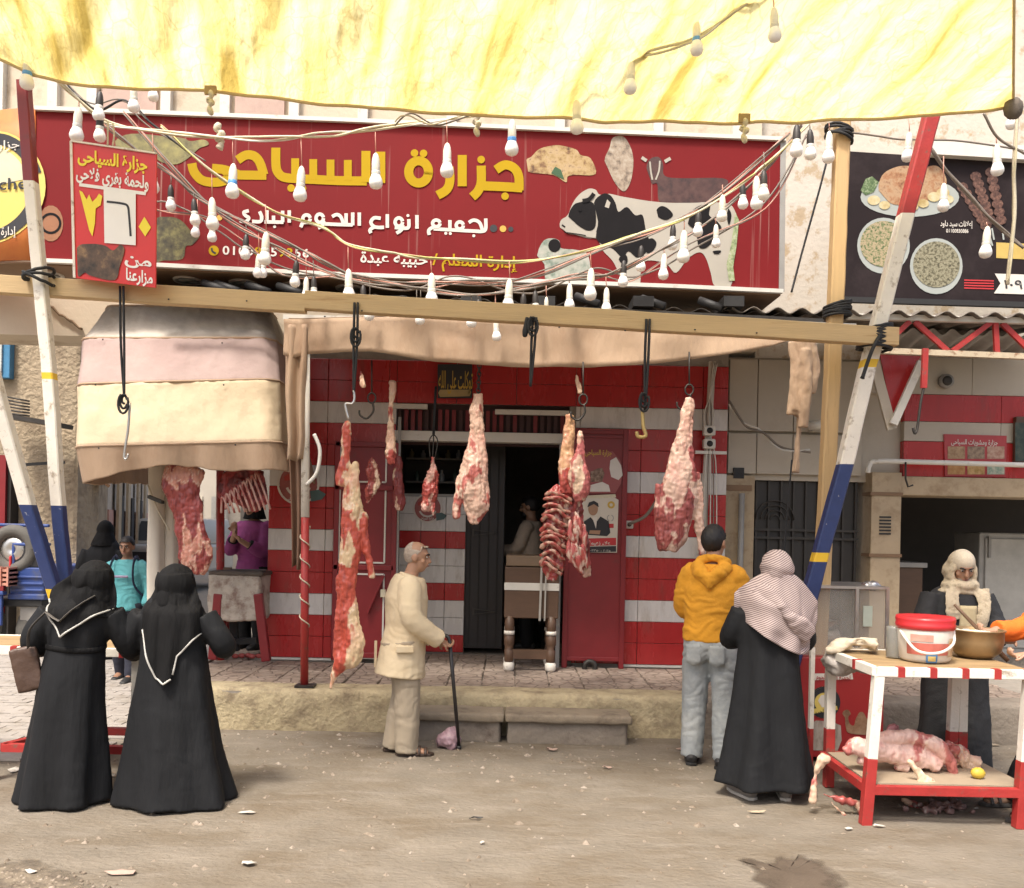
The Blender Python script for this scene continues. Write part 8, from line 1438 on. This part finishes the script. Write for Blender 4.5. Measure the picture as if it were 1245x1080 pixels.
m_denim = M('pale_denim', (.30, .325, .335), .85, .10, 5, .5, 18, dist=.02, col2=(.42, .44, .43), c2scale=3, c2lo=.5, c2hi=.7)
je = fy.cloth(fy.trousers(.022, .078, 1.02, .05).ell((-.085, -.055, .86), (.095, .10, .12), 14, 10).ell((.065, -.055, .86), (.095, .10, .12), 14, 10), 'jeans', m_denim, .010, 4, .006, (5, 5, 4), 6, .014)
for q in (-1, 1): MB().grid(lambda u, v: V(q * .085 + lerp(-.055, .055, u) - .02, -.150 - .014 * math.sin(math.pi * u) + .012 * (1 - v), lerp(.77, .905, v)- (.02 * (1 - abs(u * 2 - 1)) if v == 0 else 0)), 8, 6).xf(fy.M).build('pocket', m_denim, je, solid=.006, fixn=False)
for q in 'lr': fy.shoe(q, M('black_shoe', (.02, .02, .022), .6), m_black)
# ---- woman in patterned scarf
psw = gp(930, 968); m_scarf, N, L, bs = nt('checked_scarf')
geo = N.new('ShaderNodeNewGeometry'); mp = N.new('ShaderNodeMapping'); mp.inputs['Rotation'].default_value = (0, R(28), 0); L.new(geo.outputs['Position'], mp.inputs[0]); w1 = N.new('ShaderNodeTexWave'); w1.bands_direction = 'Z'; w1.inputs['Scale'].default_value = 26; w1.inputs['Distortion'].default_value = 1.2; w1.inputs['Detail'].default_value = 1; w2 = N.new('ShaderNodeTexWave'); w2.bands_direction = 'X'; w2.inputs['Scale'].default_value = 13; w2.inputs['Distortion'].default_value = 1.0
L.new(mp.outputs[0], w1.inputs[0]); L.new(mp.outputs[0], w2.inputs[0]); mu = N.new('ShaderNodeMath'); mu.operation = 'MULTIPLY'; L.new(w1.outputs[1], mu.inputs[0]); L.new(w2.outputs[1], mu.inputs[1]); rr = N.new('ShaderNodeValToRGB'); rr.color_ramp.elements[0].position = .35; rr.color_ramp.elements[0].color = (.47, .385, .36, 1); rr.color_ramp.elements[1].position = .85; rr.color_ramp.elements[1].color = (.15, .10, .10, 1); mu.operation = 'MULTIPLY_ADD'; mu.inputs[2].default_value = 0; mu.operation = 'POWER'; L.new(w1.outputs[1], rr.inputs[0]); L.new(rr.outputs[0], bs.inputs['Base Color']); bs.inputs['Roughness'].default_value = .8
fs_ = Fig('person', 'woman in black skirt and pale checked headscarf, back turned', psw, R(-8), 1.62, .011, ell=(-.25, .04, 1.12), wrl=(-.18, .28, 1.05), elr=(.26, .08, 1.12), wrr=(.2, .3, 1.08), hdl=(.2, 1, 0), hdr=(-.2, 1, 0), anl=(-.13, -.06, .085), anr=(.13, -.02, .085), toel=(-.5, 1, 0), toer=(.1, 1, 0), shl=(-.12, 0, 1.26), shr=(.12, 0, 1.26), yaw=R(-25), head=(.05, .03, 1.58), neck=(.03, 0, 1.43))
fs_.body(m_skin, upl=(0, 0, 1), upr=(0, 0, 1)); prof3 = [(.085, .0, 0, .315, .24), (.3, 0, 0, .275, .21), (.6, 0, 0, .235, .18), (.85, 0, 0, .205, .16), (1.0, 0, 0, .19, .15), (1.12, 0, 0, .198, .145), (1.24, 0, 0, .20, .13), (1.31, .01, .01, .15, .1), (1.36, .03, .02, .08, .08)]
g = robe(prof3, 6, .18, 13)
for q in (-1, 1): g.tube(catmull([V(q * .17, 0, 1.22), V(q * .245, .05, 1.04), V(q * .19, .26, 1.0)], 6), [(.078 - .012 * i / 12) for i in range(13)], 12)
fs_.cloth(g, 'abaya', m_blackcloth, .012, 2, .008, (4, 4, 2), 7, .003)
h = V(.05, .03, 1.505); hm = MB(); hm.ell(h, (.110, .136, .130), 20, 14); hm.tube([h + V(0, -.01, -.05), h + V(0, -.02, -.13), h + V(-.01, -.01, -.2)], [(.095, .105), (.11, .10), (.16, .12)], 16, ref=(0, 1, 0)); sf = fs_.cloth(hm, 'headscarf', m_scarf, .010, 3, .010, (9, 9, 7), 5, .010)
edge = [(-.225, 1.24), (-.17, 1.165), (-.05, 1.075), (.08, 1.0), (.19, .955), (.255, .97), (.29, 1.1), (.315, 1.17)]
def fn3(u, v):
    xb = lerp(-.225, .315, u); zb = interp(edge, xb)[0]; xt = h.x + (u * 2 - 1) * .09; x = lerp(xt, xb, min(1, v * 1.7) ** .75); z = lerp(h.z - .03, zb, v); yb = ylimit(prof3, max(-.19, min(.19, x)), min(z, 1.24), .045) + .10 * sstep(.6, 1, abs(u * 2 - 1)) ; yy = lerp(h.y - .115 * math.sqrt(max(.05, 1 - (u * 2 - 1) ** 2 * .8)), yb, sstep(0, .5, v)); return V(x, yy - .022 * math.sin(u * 15 + v * 3) * v + .014 * ns((u * 6, v * 5, 1)), z)
sheet(fn3, 56, 40).xf(fs_.M).build('shawl', m_scarf, sf, solid=.008, fixn=False)
sl_ = MB().tube(catmull([V(-.10, -.09, 1.38), V(.02, -.16, 1.30), V(.14, -.16, 1.18), V(.25, -.10, 1.08)], 8), [(.05 + .015 * math.sin(i * .4), .028) for i in range(25)], 12, ref=(0, 1, 0)); fs_.cloth(sl_, 'shawl_fold', m_scarf, .009, 3, .010, (8, 8, 10), 2, .014, sf)
for q in 'lr': fs_.shoe(q, M('grey_canvas_shoe', (.20, .18, .165), .8), M('shoe_sole', (.48, .45, .40), .7))
# ---- man behind the table with wrapped scarf
ptm = P(1160, 920, 6.62); ptm.z = gz(ptm.x, ptm.y); ft = Fig('person', 'bearded man in pale wrapped headscarf standing behind right table', ptm, R(176), 1.66, .008, pitch=R(-24), head=(.0, .07, 1.555), neck=(0, .02, 1.43), chest=(0, .0, 1.25), elr=(.24, .08, 1.12), wrr=(.10, .32, 1.05), ell=(-.25, .08, 1.12), wrl=(-.19, .34, 1.06), hdl=(.1, .9, -.3), hdr=(-.2, .9, -.3), curl=.8, shl=(-.14, 0, 1.33), shr=(.14, 0, 1.33))
ft.body(m_skin, upl=(0, 0, 1), upr=(0, 0, 1)); ft.eyes()
m_keff = M('keffiyeh_cloth', (.54, .46, .33), .9, .12, 14, .6, 16, dist=.03, col2=(.38, .31, .21), c2scale=30, c2lo=.52, c2hi=.64)
g = robe([(.02, 0, 0, .27, .22), (.5, 0, 0, .24, .19), (.95, 0, 0, .215, .165), (1.2, 0, 0, .215, .15), (1.33, 0, .0, .19, .12), (1.40, 0, .01, .09, .09)], 9, .05, 17)
for q in (-1, 1): g.tube(catmull([V(q * .18, 0, 1.30), V(q * .25, .07, 1.08), V(q * .14, .30, 1.02)], 6), [(.085 - .014 * i / 12) for i in range(13)], 12)
ft.cloth(g, 'galabeya', M('dark_grey_cloth', (.024, .025, .028), .8, .2, 5, .3, 70), .012, 2, .010, (5, 5, 3), 11, .008)
ft.cloth(MB().ell((0, -.012, .045), (.088, .105, .088), 18, 12).xf(ft.hm), 'cap', M('white_cap', (.58, .51, .39), .9, .06, 20, .4, 90), .009, 2, .003)
kf = MB()
for i in range(6): kf.tube([V((.086 + .006 * min(i, 2)) * math.sin(a), .045 - .021 * i - .018 * math.cos(a), -.040 + (.125 - .006 * i) * math.cos(a) * (.86 if math.cos(a) > 0 else .80) - .004 * i) for a in [2 * math.pi * j / 30 for j in range(31)]], .021, 10, False)
kf.ell((0, -.03, .03), (.098, .100, .090), 18, 12); kf.xf(ft.hm); kf.ell((0, .04, 1.385), (.135, .115, .055), 20, 10); kf.ell((0, .02, 1.335), (.175, .115, .042), 20, 10)
kf.tube(catmull([V(-.12, .11, 1.36), V(-.13, .15, 1.25), V(-.10, .168, 1.08)], 5), [(.066 - .002 * i, .014) for i in range(11)], 12, ref=(0, 1, 0)); kf.tube(catmull([V(.09, .12, 1.36), V(.10, .16, 1.25), V(.09, .165, 1.13)], 5), [(.058, .012)] * 11, 12, ref=(0, 1, 0))
ft.cloth(kf, 'wrapped_scarf', m_keff, .009, 12, .005, (6, 6, 9), 6, .009)
ft.cloth(MB().ell((0, .05, -.082), (.050, .052, .040), 14, 9).xf(ft.hm), 'beard', M('grey_beard', (.26, .22, .18), .9, .2, 40, .5, 120), .008, 1, .004, (30, 30, 30))
MB().grid(lambda u, v: V(lerp(-.07, .05, u), .160 + .015 * math.sin(math.pi * u), lerp(1.02, 1.24, v)), 8, 8).xf(ft.M).build('vest', M('cream_vest', (.52, .44, .27), .85, .08, 8, .3, 60), ft.root, solid=.01, fixn=False)
for q in 'lr': ft.shoe(q, m_black, m_black)
# ---- person in orange reaching in from the right
pog = V(3.62, 5.75, 0); fg = Fig('person', 'person in orange sleeve reaching in from the right edge', pog, R(92), 1.68, .0075, pelvis=(0, 0, .93), chest=(0, .04, 1.25), head=(0, .10, 1.58), elr=(.20, .16, 1.16), wrr=(.14, .41, 1.14), ell=(-.22, .10, 1.12), wrl=(-.14, .36, 1.02), hdr=(-.1, 1, -.05), hdl=(0, 1, -.1), curl=1.05, knl=(-.2, .15, .5), anl=(-.30, .36, .085), knr=(.0, .15, .5), anr=(.03, .34, .085), toel=(0, 1, 0), toer=(0, 1, 0))
fg.body(m_skinp, upl=(0, 0, 1), upr=(0, 0, 1)); fg.eyes(); fg.hair(m_hair); fg.cloth(fg.top(.03, .8, .93), 'orange_jumper', M('orange_knit', (.72, .17, .02), .85, .06, 6, .3, 90), .010, 3, .006, creases=.014); fg.cloth(fg.trousers(.02, .08), 'trousers', m_blackcloth, .014, 2)
for q in 'lr': sandal(fg, q, M('grey_sandal', (.07, .065, .06), .6))
hp_ = fg.M @ (fg.J['wrr'] + V(-.01, .10, -.01)); sk = thing('wooden_stirrer', P(1232, 787, 5.7), 'brown wooden stick held in orange sleeved hand over pot', 'stick'); d_ = (P(1174, 724, 5.75) - P(1231, 784, 5.7)); d_.normalize()
MB().tube([hp_ + d_ * .24, hp_ + d_ * .1, hp_ - d_ * .08, hp_ - d_ * .20, hp_ - d_ * .25], [.009, .012, .013, .017, .014], 10).build('shaft', M('stick_brown', (.14, .08, .045), .6, .15, 20, .2, 50), sk)
# ================================================================== LIGHT STRINGS
def string_y(cable, x): return interp(cable, x)[0]
def cable(name, label, pts, Y, wires, seed, twist=2.5):
    t = thing(name, P(pts[len(pts)//2][0], pts[len(pts)//2][1], Y(400) if callable(Y) else Y), label, 'cable'); q = random.Random(seed)
    for k, (mt, r_) in enumerate(wires):
        ph = q.uniform(0, 6); base = catmull([P(x, y, Y(x) if callable(Y) else Y) for x, y in pts], 10); n = len(base)
        MB().tube([p + V(0, .012 * math.cos(i * .35 + ph), (.010 + .012 * abs(ns((i * .13, ph, 0)))) * twist * .5 * math.sin(i * .23 + ph)) for i, p in enumerate(base)], r_, 5).build('wire', mt, t)
    return t
YA, YB, YC = 6.9, 6.98, 7.35
def yA(x): return interp([(-20, 6.1), (33, 6.25), (100, 6.85), (620, 6.9), (700, 6.0), (770, 5.6), (846, 5.35), (940, 5.1)], x)[0]
cabA = [(-20, 15), (40, 70), (90, 115), (132, 150), (190, 160), (265, 166), (345, 169), (400, 163), (456, 156), (543, 146), (600, 135), (700, 108), (735, 84), (770, 68), (846, 48), (905, 5), (940, -20)]
cabB = [(195, 152), (250, 205), (330, 253), (390, 277), (423, 298), (480, 306), (524, 316), (619, 318), (718, 303), (780, 285), (831, 265), (900, 225), (925, 207), (960, 172), (985, 150)]
cabC = [(120, 148), (165, 180), (207, 212), (240, 240), (300, 270), (360, 302), (400, 322), (445, 338), (507, 352), (573, 358), (640, 350), (700, 340), (740, 332), (790, 312), (830, 290), (870, 262), (910, 228), (945, 190), (975, 150)]
cabD = [(150, 140), (230, 225), (290, 275), (330, 300), (390, 325), (470, 345), (560, 345), (640, 335), (720, 310), (800, 280), (880, 230), (960, 165)]
cable('light_cable', 'pale knotted light cable strung highest across the red sign', cabA, yA, [(m_wirepale, .010), (m_wirepale, .008), (m_whitemetal, .006)], 1)
cable('light_cable', 'yellow and green light cable sagging lowest across the sign', cabB, YB, [(m_wirepale, .009), (m_wiregreen, .008), (m_wiregreen, .007), (m_wirepink, .005)], 2)
cable('light_cable', 'dark light cable sagging behind the yellow one above beam', cabC, YC, [(m_wire, .010), (m_wire, .008), (m_wirepink, .006)], 3)
cable('light_cable', 'thin pinkish wire bundle crossing the red sign close to it', cabD, 7.6, [(m_wirepink, .007), (m_wire, .009), (m_wire, .006)], 4, 4)
cable('light_cable', 'slack grey wire tangle drooping along the foot of the sign', [(185, 250), (240, 262), (300, 300), (345, 330), (420, 338), (500, 352), (560, 340), (640, 352), (720, 330), (770, 338), (840, 300), (930, 250), (980, 165)], 7.7, [(m_wire, .008), (m_wire, .006), (m_wirepink, .005)], 21, 6)
cable('overhead_wire', 'dark wires running from sign corner up to the tarpaulin at left', [(20, 20), (60, 80), (110, 130), (150, 120), (185, 155), (250, 200)], 7.2, [(m_wire, .008), (m_cordblack, .010), (m_wire, .006)], 6, 5)
cable('overhead_wire', 'pale thin wire looping from upper cable over the tarpaulin hem', [(480, 150), (500, 142), (530, 148), (575, 140), (640, 118), (700, 100), (735, 75), (800, 62), (870, 30), (910, -5)], 6.15, [(m_wire, .006), (m_wirepale, .005)], 22, 3)
cable('overhead_wire', 'dark wire stretched from timber post across the restaurant sign', [(1020, 163), (1080, 165), (1150, 172), (1245, 184)], 6.9, [(m_wire, .008)], 7)
cable('overhead_wire', 'black cords slanting between sign end and timber post', [(1005, 200), (985, 270), (962, 355)], 7.2, [(m_cordblack, .009)], 8)
cable('overhead_wire', 'frayed pale rope hanging before the restaurant sign at right', [(1236, 130), (1234, 200), (1232, 270), (1226, 345)], 6.4, [(m_rope, .014), (m_rope, .012), (m_wirepale, .008)], 9)
cable('overhead_wire', 'twisted grey cable slanting down over the restaurant sign', [(1130, 180), (1160, 215), (1200, 265), (1245, 300)], 7.0, [(m_wire, .012), (m_wire, .010)], 10)
cable('overhead_wire', 'grey cable drooping over the right end of sign to tarpaulin', [(1195, 140), (1215, 165), (1245, 190)], 6.4, [(m_wire, .010)], 11)
cable('overhead_wire', 'thin dark cord hanging before the iron gate', [(962, 560), (956, 640), (950, 720)], 7.2, [(m_cordblack, .007)], 12)
cable('overhead_wire', 'slack grey cables looping across cream panels by gate', [(886, 490), (905, 515), (925, 525), (950, 545), (985, 548)], 8.9, [(m_wire, .012), (m_whitemetal, .01)], 13)
rk2 = MB().tube(catmull([P(267, 150, YA), P(264, 158, YA), P(270, 163, YA), P(264, 168, YA), P(270, 172, YA), P(266, 181, YA)], 5), [.016 + .014 * abs(math.sin(i * .45)) for i in range(26)], 7); tag(rk2.build('rope_knot', m_rope, None), 'white rope knot dangling on the upper cable over sign', 'rope')

_bm = {}
def bulb_parts(kind):
    if kind in _bm: return _bm[kind]
    k = 1.0
    glass = MB().lathe((0, 0, -.205), [(.0, .0), (.016, .001), (.030, .008), (.0385, .023), (.040, .037), (.036, .054), (.028, .074), (.022, .088), (.019, .105)], 16).mesh('globe')
    collar = MB().lathe((0, 0, -.125), [(.0225, -.016), (.026, -.002), (.0262, .018), (.0235, .024)], 14).mesh('collar')
    sock = MB().lathe((0, 0, -.105), [(.0235, 0), (.0245, .006), (.024, .05), (.020, .075), (.014, .095), (.006, .104), (.002, .106)], 14).mesh('socket')
    glass.materials.append(m_glassbulb); collar.materials.append(m_blue if kind == 'B' else M('bulb_collar', (.60, .58, .52), .4)); sock.materials.append(m_socketd if kind == 'D' else m_socketw)
    _bm[kind] = (glass, collar, sock); return _bm[kind]
def bulb(x, ybot, Y, kind, cab, label, group, scale=1.0, ytop=None):
    b = P(x, ybot, Y); t = thing('light_bulb', b, label, 'light bulb', group); g_, c_, s_ = bulb_parts(kind); hang = b + V(0, 0, .205 * scale); tilt = (rnd.uniform(-.08, .08), rnd.uniform(-.08, .08), rnd.uniform(0, 6))
    for me, nm in ((g_, 'globe'), (c_, 'collar'), (s_, 'socket')):
        o = bpy.data.objects.new(nm, me); COL.objects.link(o); o.parent = t; o.location = hang - b; o.scale = (scale,) * 3; o.rotation_euler = tilt
    yt = ytop if ytop is not None else (string_y(cab, x) if cab else None)
    if yt is not None:
        top = P(x + rnd.uniform(-.5, .5), yt, Y)
        if top.z > hang.z + .01: MB().tube([hang, hang.lerp(top, .5) + V(rnd.uniform(-.004, .004), 0, 0), top], .004, 5).build('lead', m_wirepink if kind != 'D' else m_wire, t)
    return t
A_ = [(33, 108, 'B'), (95, 173, 'W'), (185, 237, 'W'), (283, 242, 'B'), (366, 245, 'W'), (456, 229, 'W'), (543, 217, 'W'), (622, 188, 'B'), (700, 163, 'W'), (767, 115, 'W'), (846, 68, 'B'), (940, 52, 'W')]
for i, (x, y, k) in enumerate(A_): bulb(x, y, yA(x), k, cabA, '%s bulb from the left on the upper cable, %s' % (ORD[i], 'with blue collar' if k == 'B' else 'white socket'), 'bulbs on the upper cable', 1.22 * yA(x) / 6.28, string_y(cabA, x) if x < 930 else 0)
B_ = [(257, 280, 'W'), (323, 322, 'W'), (423, 367, 'W'), (524, 372, 'W'), (619, 379, 'W'), (718, 366, 'W'), (831, 320, 'W'), (919, 254, 'W')]
for i, (x, y, k) in enumerate(B_): bulb(x, y, YB, k, cabB, '%s white bulb from the left on the yellow green cable' % ORD[i], 'bulbs on the yellow green cable', 1.26)
C_ = [(207, 256, 'D', 1), (235, 274, 'D', 1), (240, 289, 'W', .9), (258, 295, 'W', .9), (299, 316, 'D', 1), (314, 338, 'W', .9), (321, 338, 'W', .9), (360, 349, 'D', 1), (372, 365, 'W', .9), (381, 365, 'D', .9), (441, 378, 'D', 1), (449, 390, 'D', 1), (506, 398, 'D', 1), (511, 395, 'D', .95), (521, 412, 'W', .9), (573, 399, 'D', 1), (581, 395, 'D', 1), (602, 415, 'W', .9), (636, 388, 'D', 1), (650, 386, 'D', 1), (664, 383, 'W', .7), (692, 377, 'W', 1), (737, 381, 'W', 1), (758, 349, 'D', 1), (779, 330, 'D', 1), (807, 341, 'W', 1), (818, 304, 'D', 1), (849, 288, 'D', 1), (870, 301, 'W', .9), (902, 254, 'D', 1), ]
for i, (x, y, k, s) in enumerate(C_): bulb(x, y, YC if i % 2 else YC + .25, k, cabC, '%s bulb from the left on the dark rear cable, %s' % (ORD[i], 'dark socket' if k == 'D' else 'pale socket'), 'bulbs on the dark rear cable', 1.08 * s)
for x, y, k, s, yt, lab in ((928, 244, 'D', 1, 185, 'dark socketed bulb at the right end of the red sign'), (878, 270, 'W', .9, 225, 'faint bulb hanging over the rump of the printed cow'), (968, 192, 'D', 1.1, 150, 'leftmost of three bulbs hanging together left of the timber post'), (984, 194, 'D', 1, 150, 'middle of three bulbs hanging together left of the timber post'), (1008, 198, 'W', 1.1, 150, 'rightmost of three bulbs hanging together left of the timber post'), (1105, 196, 'W', 1, 145, 'bulb hanging left of the red pole top before restaurant sign'), (1211, 214, 'W', 1.1, 165, 'bulb hanging over the printed skewers of restaurant sign'), (1200, 314, 'W', 1.1, 270, 'bulb hanging below the skewers on restaurant sign'), (1228, 158, 'W', 1, 132, 'bulb hanging from the right corner of the tarpaulin'), (121, 148, 'D', 1, 100, 'grey bulb at the upper left corner behind price board string'), (121, 172, 'D', 1, 120, 'grey bulb just above the top edge of price board'), (162, 136, 'W', 1, 95, 'white bulb under tarpaulin edge above red sign left end'), (185, 124, 'W', .9, 95, 'small white bulb under the tarpaulin edge left of knot'), (1147, 258, 'W', 1, 190, 'faint bulb over the printed chicken platter')):
    bulb(x, y, 6.6 if x < 1000 else 6.9, k, None, lab, 'odd bulbs near the sign ends', 1.1 * s, yt)
bpy.data.scenes.remove(TMP)
